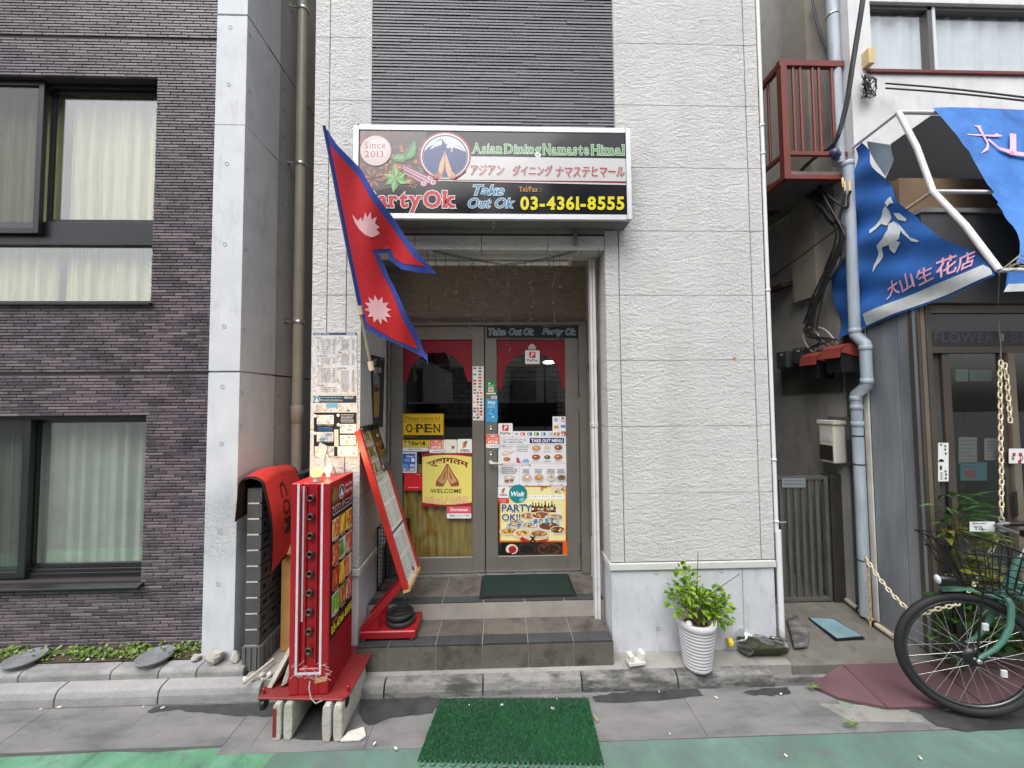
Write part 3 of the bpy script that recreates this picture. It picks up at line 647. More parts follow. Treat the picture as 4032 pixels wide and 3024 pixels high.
# door
def dY(x, y, o=0.): return yY(*ZD(x, y), YD+o)
fx0, fx1 = PL+.01, dY(1350, 800).x; fz1 = dY(900, 28).z; xm = dY(770, 800).x; hz1 = dY(900, 48).z; bz = ZL+.012
df = thing('door_frame', None, None, ((fx0+fx1)/2, YD, ZL), parent=rb)
m = MB(); lj = dY(205, 700).x; rj = dY(1330, 700).x
m.box(fx0, lj, YD-.02, YD+.07, ZL, fz1); m.box(rj, PR-.002, YD-.02, YD+.07, ZL, fz1); m.box(lj, rj, YD-.02, YD+.07, hz1, fz1); m.bev(.003, 1).build('jamb', BRON, df)
boxm(lj, rj, YD-.03, YD+.07, ZL-.002, bz, .002).build('threshold', STEEL, df)
def leaf(xa, xb, gx0, gx1, label):
    d = thing('door_leaf', None, None, ((xa+xb)/2, YD, ZL), parent=rb); d['label'] = label
    gz1 = dY(900, 130).z; gz0 = dY(900, 1418).z; m = MB()
    m.box(xa, gx0, YD, YD+.04, bz+.004, hz1-.004); m.box(gx1, xb, YD, YD+.04, bz+.004, hz1-.004); m.box(gx0, gx1, YD+.0005, YD+.0395, gz1, hz1-.004); m.box(gx0, gx1, YD+.0005, YD+.0395, bz+.004, gz0)
    m.bev(.0025, 1).build('leaf_frame', BRON, d); boxm(gx0-.004, gx1+.004, YD+.018, YD+.023, gz0-.004, gz1+.004).build('pane', GLASSD, d); return d
lf1 = leaf(lj+.003, xm-.006, dY(277, 700).x, dY(693, 700).x, 'left glass door leaf with a welcome poster')
lf2 = leaf(xm+.002, rj-.003, dY(841, 700).x, dY(1250, 700).x, 'right glass door leaf with a take out menu and lever handle')
CHROME = surf('brushed_steel', g(.6), .25, .1, 30, .02, metal=1)
for y in (657, 808):
    p = dY(803, y); MB().lathe([(.017, 0), (.017, .006), (.011, .009), (.010, .006), (0, .006)], (p.x, YD, p.z), (0, -1, 0), n=20).build('lock_cylinder', CHROME, lf2)
p = dY(803, 862); m = MB().lathe([(.018, 0), (.018, .008), (.009, .012), (.009, .05)], (p.x, YD, p.z), (0, -1, 0), n=18); m.tube([(p.x-.004, YD-.05, p.z), (p.x+.03, YD-.052, p.z+.002), (p.x+.11, YD-.048, p.z-.002)], [.009, .010, .0085], 12); m.build('lever_handle', surf('white_lever', lin((196, 196, 192)), .35), lf2)
HING = surf('hinge', lin((150, 146, 140)), .35, metal=.6)
for y in (160, 515, 1370):
    for x, lf in ((203, lf1), (1327, lf2)):
        p = dY(x, y); MB().tube([(p.x, YD-.008, p.z-.05), (p.x, YD-.008, p.z+.05)], .008, 10).build('hinge', HING, lf)
# ---- dim dining room behind the glass
ROOM = surf('room_paint', lin((150, 148, 146)), .9)
m = MB(); m.box(BX0+.06, BX0+.08, .75, 4.1, .3, 2.9); m.box(BX1-.08, BX1-.06, .75, 4.1, .3, 2.9); m.box(BX0+.06, BX1-.06, 4.08, 4.1, .3, 2.9); m.box(BX0+.06, BX1-.06, .75, 4.1, 2.86, 2.9); m.build('room_wall', ROOM, rb)
boxm(BX0+.06, BX1-.06, .66, 4.1, .3, ZL-.004).build('room_floor', surf('room_floor', lin((90, 70, 52)), .5), rb)
WB = surf('white_brick', lin((170, 170, 172)), .8); bm_ = MB().box(-.1, .1, 0, .02, 0, .06).bev(.006, 1).mesh('brick', WB)
bwall = boxm(-.9, 1.4, 2.62, 2.7, .37, 2.86).build('brick_partition', surf('brick_mortar', lin((110, 110, 110)), .9), rb)
for r in range(12):
    for k in range(9): place('brick', bm_, (-.75+.21*k+(.105 if r % 2 else 0), 2.605, 1.55+.07*r), bwall)
BLK = surf('black_plastic', lin((24, 24, 26)), .4)
boxm(.15, .72, 2.35, 2.55, 1.35, 2.05, .006).build('cabinet', BLK, None, label='dark cabinet against white brick wall inside, seen through right door', cat='cabinet')
lp = zZ(*ZD(1150, 267), 2.35); LAMPI = NB('lamp_glow'); LAMPI.b.inputs['Emission Color'].default_value = (1, .95, .85, 1); LAMPI.b.inputs['Emission Strength'].default_value = 14; LAMPI.b.inputs['Base Color'].default_value = (1, 1, 1, 1)
lp = yY(*ZD(1150, 267), 1.7); li = thing('ceiling_lamp', 'small lit ceiling lamp inside, seen through the right door', 'lamp', (lp.x, 1.7, lp.z))
MB().lathe([(0, -.012), (.05, -.01), (.07, 0), (.05, .012), (0, .015)], lp, n=18).build('diffuser', LAMPI.m, li); MB().tube([(lp.x, 1.7, lp.z+.01), (lp.x, 1.7, 2.86)], .006, 8).build('stem', BLK, li)
# yellow curtain low in the left leaf
YC = NB('yellow_curtain'); _n = YC.noise(14, 5, .6, vec=YC.pos((3, 3, .25))); YC.done(YC.ramp(_n, [(.3, lin((116, 92, 30))), (.5, lin((168, 140, 60))), (.7, lin((190, 168, 84)))]), .8); YC = YC.m
ya = dY(277, 1120); yb = dY(693, 1420)
MB().grid(lambda u, v: Vector((ya.x-.05+(yb.x-ya.x+.1)*u, YD+.055+.006*math.sin(u*60)+.004*math.sin(u*23+1), yb.z-.02+(dY(400, 880).z-yb.z+.02)*v)), 90, 3).build('curtain', YC, None, label='yellow green half curtain behind the lower left door glass', cat='curtain')
# red scalloped arch films on both panes
def arch(x0, x1, y0, yl, cx, label):
    a = Art(ZD, (0, YD+.016, 0), (0, -1, 0)); n = 7; R = (x1-x0)/2*.86; cy = 380 - 0; top = y0+70
    pts = []
    for i in range(61):
        t = math.pi*(1-i/60); q = 1-.055*abs(math.sin(t*n)); pts.append((cx+R*q*math.cos(t), (top+R*.92)-R*.92*q*math.sin(t)*1.0))
    L = [p for p in pts if p[0] <= cx]; Rr = [p for p in pts if p[0] >= cx]
    red = (128, 14, 34)
    a.m.cur = lin(red)
    for P, ex in ((L, x0), (Rr, x1)):
        for p, q in zip(P, P[1:]): a.m.poly([a.at(p[0], p[1]), a.at(q[0], q[1]), a.at(q[0], y0), a.at(p[0], y0)])
    a.m.poly([a.at(x0, y0), a.at(L[0][0], y0), a.at(L[0][0], L[0][1]), a.at(L[0][0]-2, yl), a.at(x0, yl)])
    a.m.poly([a.at(x1, y0), a.at(Rr[-1][0], y0), a.at(Rr[-1][0], Rr[-1][1]), a.at(Rr[-1][0]+2, yl), a.at(x1, yl)])
    return a.build('arch_film', PRINT, label=label, cat='window film')
arch(278, 692, 132, 380, 485, 'red scalloped arch film on the top of the left door glass')
arch(842, 1249, 132, 420, 1046, 'red scalloped arch film on the top of the right door glass')
# ---- notices on the door; each is its own thing
def stk(name, label, x0, y0, x1, y1, c, draw=None, off=-.002, cat='sticker', mat=None, group=None, z=ZD, rad=0):
    a = Art(z, (0, YD+off, 0), (0, -1, 0))
    if rad:
        p = []
        for cx, cy, s in ((x1-rad, y0+rad, -90), (x1-rad, y1-rad, 0), (x0+rad, y1-rad, 90), (x0+rad, y0+rad, 180)):
            p += [(cx+rad*math.cos(math.radians(s+t)), cy+rad*math.sin(math.radians(s+t))) for t in (0, 30, 60, 90)]
        a.poly(p, c)
    else: a.rect(x0, y0, x1, y1, c)
    if draw: draw(a)
    return a.build(name, mat or PRINT, label=label, cat=cat, group=group)
GO = .014
def d(a):
    a.rect(283, 576, 519, 722, (212, 170, 24)); a.text('Please come in!', 296, 585, 502, 612, (120, 98, 40), .012); a.rect(283, 618, 519, 621, (150, 120, 30))
    for ch, x in zip('OPEN', (300, 361, 412, 464)): a.text(ch, x, 634, x+38, 682, (40, 34, 24), .02, serif=True)
    for x in (349, 402, 454): a.disc(x, 660, 5, 5, (40, 34, 24), 12)
    a.rect(285, 698, 523, 726, (30, 28, 22)); a.scrib(296, 702, 364, 720, (96, 84, 50), 1, .95)
stk('open_sign', 'yellow notice reading Please come in OPEN on the left door', 277, 570, 525, 728, (150, 118, 20), d, GO, 'sign')
def d(a):
    a.rect(279, 731, 433, 768, (214, 186, 40)); a.disc(308, 750, 16, 14, (34, 30, 20)); a.disc(308, 751, 12, 11, (236, 226, 180)); a.disc(303, 749, 4, 4, (34, 30, 20), 10); a.disc(313, 749, 4, 4, (34, 30, 20), 10); a.disc(296, 737, 5, 5, (34, 30, 20), 10); a.disc(320, 737, 5, 5, (34, 30, 20), 10)
    a.text('熊猫外賣', 332, 736, 415, 760, (34, 30, 20), .02)
stk('delivery_sticker', 'yellow sticker with a black panda face and four characters', 277, 728, 436, 771, (170, 148, 30), d, GO, rad=6)
stk('strip_sticker', 'thin white strip sticker below the yellow panda sticker', 275, 772, 433, 795, (222, 222, 216), lambda a: a.scrib(310, 777, 400, 790, (60, 60, 60), 1), GO, rad=6)
def zero(x, y):
    def d(a):
        a.rect(x+2, y+2, x+80, y+58, (228, 118, 98)); a.text('送料・', x+28, y+6, x+62, y+18, (255, 240, 236), .01); a.text('サービス料', x+12, y+21, x+72, y+34, (255, 240, 236), .01); a.text('0円', x+14, y+38, x+48, y+55, (255, 240, 236), .03); a.rect(x+54, y+39, x+70, y+54, (250, 225, 220)); a.scrib(x+20, y+66, x+76, y+76, (60, 110, 190), 1, .95)
    return d
stk('fee_sticker', 'salmon pink sticker reading 0円 on the left door glass', 437, 725, 521, 806, (240, 236, 232), zero(437, 725), GO, rad=8)
stk('fee_sticker', 'salmon pink sticker reading 0円 on the right door stile', 775, 693, 853, 775, (240, 236, 232), zero(773, 693), rad=8)
stk('cream_sticker', 'nearly blank cream sticker between pink sticker and menu sticker', 523, 725, 602, 806, (232, 231, 216), lambda a: (a.rect(570, 762, 588, 780, (110, 112, 104)), a.scrib(530, 788, 540, 798, (60, 110, 190), 1)), GO, rad=8)
def menu_logo(a, x, y, s):
    a.poly([(x, y+14*s), (x+22*s, y), (x+22*s, y+36*s), (x, y+50*s)], (214, 74, 70)); a.poly([(x+6*s, y+8*s), (x+28*s, y-4*s), (x+28*s, y+20*s), (x+14*s, y+12*s)], (40, 140, 110)); a.poly([(x, y+14*s), (x+10*s, y+20*s), (x+10*s, y+44*s), (x, y+50*s)], (236, 140, 60))
stk('menu_sticker', 'white sticker with folded ribbon logo above the welcome poster', 605, 722, 691, 808, (240, 240, 238), lambda a: (menu_logo(a, 636, 733, .95), a.text('menu', 622, 783, 676, 797, (70, 74, 80), .02), a.scrib(616, 800, 680, 807, (110, 110, 110), 1)), GO, rad=6)
def d(a):
    a.rect(280, 808, 356, 915, (36, 92, 178)); a.text('Alipay+', 300, 818, 352, 834, (238, 244, 255), .015); a.scrib(288, 838, 322, 858, (220, 230, 250), 3); a.rect(331, 836, 350, 858, (238, 244, 255)); a.rect(280, 868, 356, 915, (66, 150, 214))
    for i in range(3):
        for j in range(5): a.m.cur = lin(rnd.choice([(240, 240, 240), (90, 160, 220), (230, 120, 110), (40, 100, 190)])); a.m.poly([a.at(286+j*13+dx, 873+i*13+dy) for dx, dy in ((0, 0), (10, 0), (10, 10), (0, 10))])
stk('payment_sticker', 'blue payment sticker with white border left of the welcome poster', 273, 800, 362, 922, (236, 238, 242), d, GO)
stk('red_sticker', 'plain red square sticker left of the welcome poster', 290, 925, 393, 1026, (206, 36, 44), lambda a: (a.scrib(362, 930, 386, 936, (240, 200, 200), 1), a.scrib(312, 1006, 374, 1013, (246, 220, 220), 1, .95)), GO)
def d(a):
    Y = (232, 218, 116); a.rect(393, 805, 692, 1122, (156, 28, 52)); n = 24
    a.poly([(397, 828+0)]+[(397+(690-397)*i/n, 828-12*math.sin(math.pi*i/n)) for i in range(n+1)]+[(690, 1098)]+[(690-(690-397)*i/n, 1098+14*math.sin(math.pi*i/n)) for i in range(n+1)], Y)
    a.text('स्वागतम', 424, 866, 668, 908, (128, 22, 46), .03, fn=lambda x, y: (x, y-44*math.cos((x-546)/122*1.25)+12))
    # praying hands
    SK = (206, 150, 104); DKS = (120, 66, 40)
    a.poly([(478, 1002), (484, 964), (508, 930), (530, 888), (541, 868), (545, 872), (545, 958), (532, 984), (520, 1004)], DKS); a.poly([(613-1, 1002), (606, 964), (582, 930), (560, 888), (549, 868), (545, 872), (545, 958), (558, 984), (568, 1004)], DKS)
    a.poly([(484, 1000), (490, 966), (514, 932), (534, 892), (542, 876), (544, 958), (526, 984), (514, 1002)], SK); a.poly([(606, 1000), (600, 966), (576, 932), (556, 892), (548, 876), (546, 958), (564, 984), (576, 1002)], (214, 160, 114))
    for i in range(4): a.poly([(536-3*i, 900+10*i), (538-3*i, 900+10*i), (530-5*i, 958+3*i), (528-5*i, 958+3*i)], DKS); a.poly([(554+3*i, 900+10*i), (556+3*i, 900+10*i), (562+5*i, 958+3*i), (560+5*i, 958+3*i)], DKS)
    a.poly([(480, 968), (522, 990), (516, 1004), (474, 996)], (150, 84, 60)); a.poly([(610, 968), (568, 990), (574, 1004), (616, 996)], (150, 84, 60))
    a.text('WELCOME', 446, 1018, 628, 1042, (44, 28, 40), .01, serif=True); a.text('いらっしゃいませ！', 414, 1064, 668, 1106, (188, 30, 62), .05); a.text('いらっしゃいませ！', 414, 1064, 668, 1106, (246, 226, 190), .012)
stk('welcome_poster', 'yellow poster with praying hands and WELCOME, maroon edges', 393, 805, 692, 1122, (156, 28, 52), d, GO, 'poster')
stk('pickup_sticker', 'pink and white sticker below the corner of welcome poster', 542, 1122, 687, 1193, (244, 240, 240), lambda a: (a.rect(542, 1122, 687, 1164, (222, 92, 104)), a.text('Demaecan', 564, 1131, 666, 1150, (255, 236, 236), .02), a.text('配達ピックアップ窓口', 560, 1170, 678, 1184, (40, 36, 38), .01)), GO, rad=5)
def d(a):
    cs = [(206, 60, 60), (240, 240, 240), (70, 120, 190), (220, 110, 50), (60, 60, 64), (140, 50, 44), (60, 150, 110), (230, 190, 80)]
    for i in range(17):
        for j in range(3 if i > 7 else 2):
            if rnd.random() < .12: continue
            w_ = 18 if i > 7 else 22; x = 699+j*(20 if i > 7 else 31); y = 297+i*18.3; a.m.cur = lin(rnd.choice(cs)); a.m.poly([a.at(*q) for q in ((x, y), (x+w_*.8, y), (x+w_*.8, y+10), (x, y+10))])
stk('payment_list', 'tall white sheet of tiny card logos on the middle stile', 695, 290, 761, 545, (238, 236, 234), d)
stk('payment_list', 'short white sheet of card logos hanging below the tall one', 697, 543, 760, 611, (232, 234, 236), lambda a: (a.scrib(702, 550, 756, 570, (90, 150, 200), 2), a.blobs(702, 572, 756, 606, [(60, 110, 180), (230, 180, 60), (200, 60, 60), (60, 60, 60)], 14, 3, 5)))
stk('green_sticker', 'green sticker with a pale square on the right door stile', 777, 380, 833, 461, (38, 140, 64), lambda a: (a.disc(795, 392, 6, 6, (240, 250, 240), 12), a.scrib(784, 400, 826, 408, (200, 235, 205), 1), a.rect(788, 411, 820, 443, (236, 200, 200)), a.rect(795, 418, 813, 436, (224, 160, 164)), a.rect(777, 448, 833, 456, (230, 240, 230))))
stk('tiny_sticker', 'tiny white sticker under the green one', 806, 466, 840, 482, (230, 228, 226), lambda a: (a.disc(816, 474, 4, 4, (200, 50, 50), 10), a.disc(828, 474, 4, 4, (60, 90, 160), 10)))
def d(a):
    a.text('Wolt', 786, 496, 830, 514, (240, 250, 255), .03, .25); a.scrib(784, 518, 832, 540, (190, 225, 245), 3)
    a.blobs(786, 546, 832, 612, [(228, 242, 250), (120, 190, 230), (60, 130, 190)], 16, 3, 8)
stk('blue_sticker', 'tall sky blue sticker with white drawing on the right door stile', 775, 483, 843, 621, (62, 158, 214), d)
SLV = (206, 212, 222)
def d(a):
    for t, x0, x1 in (('Take', 790, 890), ('Out', 912, 984), ('Ok', 1000, 1056), ('Party', 1112, 1232), ('Ok', 1248, 1306)):
        a.text(t, x0, 66, x1, 110 if t == 'Party' else 104, SLV, .05, .22); a.text(t, x0, 66, x1, 110 if t == 'Party' else 104, (52, 76, 112), .012, .22)
stk('door_banner', 'black strip reading Take Out Ok Party Ok above the right door', 778, 55, 1318, 122, (22, 26, 30), d, -.004, 'sign')
PPR = (206, 46, 54)
def paypay(x, y, w_, h_):
    def d(a):
        a.rect(x+.28*w_, y+.12*h_, x+.72*w_, y+.56*h_, PPR); a.text('P', x+.40*w_, y+.18*h_, x+.62*w_, y+.5*h_, (250, 240, 240), .03, .2); a.text('PayPay', x+.14*w_, y+.64*h_, x+.86*w_, y+.86*h_, (70, 66, 70), .02)
    return d
stk('payment_sticker', 'white sticker with red P logo high on the right door glass', 1007, 195, 1093, 276, (236, 234, 232), paypay(1007, 195, 86, 81), GO, rad=6)
stk('payment_sticker', 'white sticker with red P logo beside the door locks', 847, 628, 933, 709, (240, 238, 238), paypay(847, 628, 86, 81), GO, rad=6)
stk('crest_sticker', 'small pale crest shaped sticker over the upper payment sticker', 1026, 172, 1071, 190, (196, 190, 186), lambda a: (a.disc(1048, 170, 15, 13, (196, 190, 186)), a.scrib(1032, 175, 1066, 186, (90, 86, 88), 2)), GO)
def d(a):
    a.text('VISA', 944, 686, 967, 698, (30, 50, 120), .02, .2)
    for i, c in enumerate([(220, 90, 40), (50, 110, 160), (40, 120, 80), (60, 130, 190), (170, 190, 200), (200, 120, 50), (200, 70, 60)]): a.rect(979+i*41, 683, 1007+i*41, 701, c); a.disc(988+i*41, 692, 6, 6, (236, 230, 220), 10)
stk('card_strip', 'white strip of credit card logos across the right door glass', 934, 675, 1169, 709, (240, 239, 238), d, GO-.001)
def d(a):
    a.disc(1190, 608, 10, 10, (50, 80, 140), 14); a.disc(1190, 608, 5, 5, (240, 240, 240), 10); a.text('R', 1225, 592, 1240, 608, (150, 30, 40), .03); a.text('Edy', 1221, 612, 1243, 624, (90, 90, 96), .01); a.rect(1178, 643, 1206, 660, (206, 160, 50)); a.rect(1219, 638, 1246, 655, (90, 150, 196)); a.rect(1176, 684, 1212, 700, (190, 120, 60)); a.rect(1220, 676, 1248, 690, (200, 110, 90))
stk('payment_list', 'white card logo sheet at the right edge of the right door glass', 1170, 588, 1253, 709, (238, 238, 238), d, GO)
CUR = [(176, 98, 52), (204, 140, 78), (150, 74, 40), (214, 166, 96)]
def dish(a, x, y, r, c, bowl=(178, 120, 74)):
    a.disc(x, y, r, r*.62, bowl); a.disc(x, y-1, r*.8, r*.46, c); a.disc(x-r*.2, y-r*.1, r*.3, r*.16, (230, 200, 150), 10)
def d(a):
    a.text('ニュー ナマステ ヒマール', 868, 719, 1012, 734, (50, 46, 50), .015); a.text('NEW NAMASTE HIMAL', 876, 737, 996, 746, (60, 56, 60), .012)
    a.rect(1034, 716, 1238, 747, (34, 40, 108)); a.text('TAKE OUT MENU', 1044, 723, 1228, 741, (244, 244, 250), .03)
    for q in ((849, 755, 1250, 757), (849, 864, 1250, 866), (974, 866, 976, 996)): a.rect(*q, (170, 170, 176))
    a.text('①咖喱カレーセット', 862, 760, 944, 769, (60, 56, 60), .01); a.scrib(870, 772, 934, 779, (110, 108, 110), 1); a.scrib(956, 760, 1030, 800, (120, 116, 118), 4)
    a.poly([(868, 806), (884, 792), (906, 793), (924, 797), (946, 788), (940, 800), (916, 812), (888, 822), (870, 822)], (214, 190, 164)); a.poly([(874, 806), (890, 796), (920, 801), (900, 812), (880, 816)], (232, 214, 192))
    dish(a, 898, 842, 21, CUR[0])
    a.poly([(956, 828), (978, 844), (966, 844), (984, 862), (956, 862)], (196, 40, 54)); a.poly([(986, 860), (1004, 838), (1012, 846), (1020, 836), (1034, 860)], (130, 170, 214))
    for i, (x, y) in enumerate(((1074, 775), (1139, 774), (1204, 772), (1072, 829), (1138, 829), (1204, 828))): dish(a, x, y, 25 if i not in (1, 4) else 19, [(222, 170, 104), (230, 204, 154), (150, 84, 48), (178, 84, 50), (96, 110, 56), (190, 106, 56)][i], [(170, 122, 80), (206, 196, 184), (150, 110, 76), (140, 76, 56), (90, 86, 76), (150, 104, 66)][i]); a.scrib(x-22, y+20, x+22, y+28, (120, 118, 120), 1)
    a.text('②ボーズナンボックスセット', 856, 872, 968, 881, (60, 56, 60), .01); a.scrib(866, 884, 960, 930, (120, 116, 118), 4); a.text('③アジアン料理', 982, 872, 1042, 881, (60, 56, 60), .01)
    a.poly([(880, 944), (898, 933), (946, 940), (938, 978), (884, 984)], (206, 196, 186)); dish(a, 898, 970, 13, (140, 60, 44), (120, 70, 56)); dish(a, 926, 966, 12, (150, 60, 50), (120, 70, 56)); a.disc(910, 948, 12, 6, (236, 230, 214))
    for i, x in enumerate((1016, 1088, 1160, 1222)):
        a.scrib(x-26, 898, x+24, 928, (120, 116, 118), 3); a.disc(x, 952, 32 if i != 2 else 27, 23, (206, 202, 206)); a.disc(x, 951, 24, 16, [(206, 170, 140), (196, 140, 76), (214, 204, 188), (130, 104, 76)][i]); a.disc(x+3, 946, 10, 7, [(246, 240, 226), (226, 190, 130), (150, 160, 120), (96, 76, 56)][i], 12)
        a.scrib(x-8, 990, x+10, 996, (80, 76, 80), 1)
stk('menu_sheet', 'white take out menu sheet with rows of curry dishes on right door', 847, 710, 1253, 999, (232, 231, 236), d, GO-.002, 'menu')
def d(a):
    a.rect(862, 1008, 1246, 1324, (240, 230, 168))
    a.text('तम', 1098, 1006, 1140, 1034, (160, 30, 60), .03, slant=-.5); a.poly([(1160, 1002), (1246, 1002), (1246, 1024), (1166, 1050)], (226, 216, 190)); a.blobs(1176, 1006, 1242, 1044, [(150, 120, 80), (214, 190, 120), (90, 90, 70)], 10, 4, 9)
    a.rect(1024, 1054, 1046, 1078, (250, 250, 248)); a.rect(1053, 1054, 1142, 1078, (250, 250, 248)); a.text('チキンフライドライス', 1058, 1058, 1138, 1069, (50, 46, 46), .012); a.rect(1148, 1054, 1240, 1078, (250, 250, 248)); a.text('ミカレーセット', 1164, 1058, 1226, 1069, (50, 46, 46), .012); a.text('ン', 1026, 1058, 1038, 1072, (50, 46, 46), .012)
    for i, (x, h_) in enumerate(((1052, 60), (1070, 56), (1088, 58), (1106, 52), (1126, 66), (1146, 54), (1166, 66), (1182, 46))):
        yb_ = 1156; a.poly([(x-9, yb_), (x-9, yb_-h_*.55), (x-3, yb_-h_*.72), (x-3, yb_-h_), (x+3, yb_-h_), (x+3, yb_-h_*.72), (x+9, yb_-h_*.55), (x+9, yb_)], [(40, 34, 30), (62, 46, 28), (30, 40, 30), (52, 40, 34)][i % 4]); a.rect(x-7, yb_-h_*.45, x+7, yb_-h_*.2, [(220, 216, 200), (190, 60, 50), (214, 190, 120)][i % 3])
    a.poly([(1188, 1138), (1216, 1138), (1212, 1172), (1192, 1172)], (236, 232, 226))
    for x, y, r_, c in ((1030, 1180, 56, (176, 128, 74)), (1100, 1176, 60, (150, 90, 56)), (1180, 1188, 56, (196, 150, 90)), (960, 1226, 62, (190, 140, 76)), (1050, 1232, 66, (214, 170, 106)), (1150, 1240, 70, (120, 66, 40)), (1200, 1262, 60, (96, 60, 40)), (910, 1270, 56, (214, 160, 70)), (1000, 1282, 66, (230, 196, 130)), (1090, 1284, 56, (170, 120, 70))):
        a.disc(x, y, min(r_, 1246-x), r_*.42, (226, 220, 206)); a.disc(x, y-2, min(r_, 1246-x)*.86, r_*.32, c); a.blobs(max(864, x-r_*.7), y-r_*.24, min(1244, x+r_*.7), y+r_*.16, [(200, 90, 40), (226, 180, 90), (96, 120, 50), (140, 60, 34), (240, 214, 150)], 12, 4, 9)
    BL = (28, 78, 138)
    a.text('PARTY', 870, 1110, 1044, 1150, (250, 246, 210), .07); a.text('PARTY', 870, 1110, 1044, 1150, BL, .03); a.text('OK!!', 870, 1166, 978, 1204, (250, 246, 210), .07); a.text('OK!!', 870, 1166, 978, 1204, BL, .03)
    a.text('パーティー承ります !!', 892, 1222, 1206, 1262, (246, 240, 224), .10, slant=-.14); a.text('パーティー承ります !!', 892, 1222, 1206, 1262, (34, 120, 176), .03, slant=-.14)
    a.poly([(972, 1312), (990, 1300), (1012, 1316), (1040, 1322), (1012, 1328), (988, 1326)], (186, 34, 36)); a.poly([(1150, 1300), (1132, 1314), (1090, 1320), (1062, 1322), (1100, 1330), (1138, 1322)], (186, 34, 36))
    a.poly([(1034, 1296), (1042, 1292), (1072, 1328), (1064, 1332)], (30, 26, 26)); a.poly([(1070, 1296), (1062, 1292), (1032, 1328), (1040, 1332)], (30, 26, 26))
stk('party_poster', 'cream poster with bottles and dishes reading PARTY OK on right door', 855, 1000, 1252, 1332, (222, 130, 40), d, GO, 'poster')
def d(a):
    a.rect(866, 1334, 1230, 1413, (44, 30, 26)); a.rect(862, 1340, 922, 1400, (20, 16, 16)); a.disc(928, 1376, 36, 30, (226, 216, 206)); a.disc(932, 1378, 24, 22, (170, 36, 34)); a.rect(862, 1396, 928, 1413, (24, 20, 20))
    a.disc(1018, 1376, 52, 34, (60, 48, 42)); a.disc(1018, 1376, 44, 28, (26, 26, 26)); a.disc(1150, 1374, 70, 36, (92, 66, 48)); a.disc(1150, 1374, 60, 28, (52, 34, 26)); a.blobs(1100, 1350, 1200, 1396, [(86, 50, 32), (40, 26, 20), (120, 74, 44)], 14, 5, 10)
stk('food_poster', 'dark poster of bowls with orange edges at the door foot', 862, 1332, 1264, 1415, (226, 96, 34), d, GO, 'poster')
stk('menu_sticker', 'white sticker with folded ribbon logo left of the teal disc', 845, 1003, 911, 1071, (238, 238, 238), lambda a: (menu_logo(a, 867, 1013, .72), a.text('menu', 857, 1048, 898, 1060, (70, 74, 80), .02)), GO-.003, rad=5)
stk('red_sticker', 'small red sticker with white characters below the teal disc', 845, 1072, 911, 1103, (204, 50, 60), lambda a: (a.text('デリバリー', 852, 1077, 904, 1088, (250, 230, 230), .02), a.scrib(862, 1092, 896, 1099, (250, 230, 230), 1)), GO-.003)
a = Art(ZD, (0, YD+GO-.006, 0), (0, -1, 0)); a.disc(965, 1046, 54, 54, (30, 132, 138), 40); a.text('Wolt', 924, 1034, 1002, 1062, (240, 246, 246), .03, .25); a.poly([(968, 1082), (986, 1070), (1006, 1076), (996, 1092), (978, 1094)], (120, 190, 200))
a.build('round_sticker', PRINT, label='round teal sticker with white lettering on the right door', cat='sticker')
# ================================================================ light-box sign over the entrance
YSG = -.165
ALU = surf('silver_aluminium', lin((205, 207, 212)), .38, .06, 6, .03, metal=.25)
SGR = surf('sign_underside', lin((112, 112, 112)), .6, .12, 3, .03)
sx0, sx1, sz0, sz1 = -.943, .873, 2.975, 3.593
sg = thing('shop_sign', 'wide black restaurant sign with a silver frame above the entrance', 'sign', (-.03, -.08, sz0))
boxm(sx0+.004, sx1-.004, YSG+.012, -.004, sz0+.004, sz1-.004, .002).build('housing', SGR, sg)
m = MB(); frame_rect(m, sx0, sx1, sz0, sz1, .034, YSG, YSG+.03); m.bev(.003, 1).build('frame', ALU, sg)
boxm(sx0+.03, sx1-.03, YSG+.006, YSG+.011, sz0+.03, sz1-.03).build('face_panel', surf('black_acrylic', lin((26, 27, 31)), .12, .05, 3, 0), sg)
for y in (700, 729):
    p = yY(*ZS(1219, y), -.1); q = zZ(*ZS(1219, y), sz0); MB().lathe([(0, -.003), (.006, -.003), (.006, .004)], (q.x, q.y, sz0), n=10).build('screw', ALU, sg)
p = yY(*ZS(1745, 780), -.01); m = MB().box(p.x-.012, p.x+.012, -.03, -.005, ZH_+.03, sz0+.005); m.build('bracket', SGR, sg)
a = Art(ZS, (0, YSG+.006, 0), (0, -1, 0), .00003)
rs = random.Random(3)
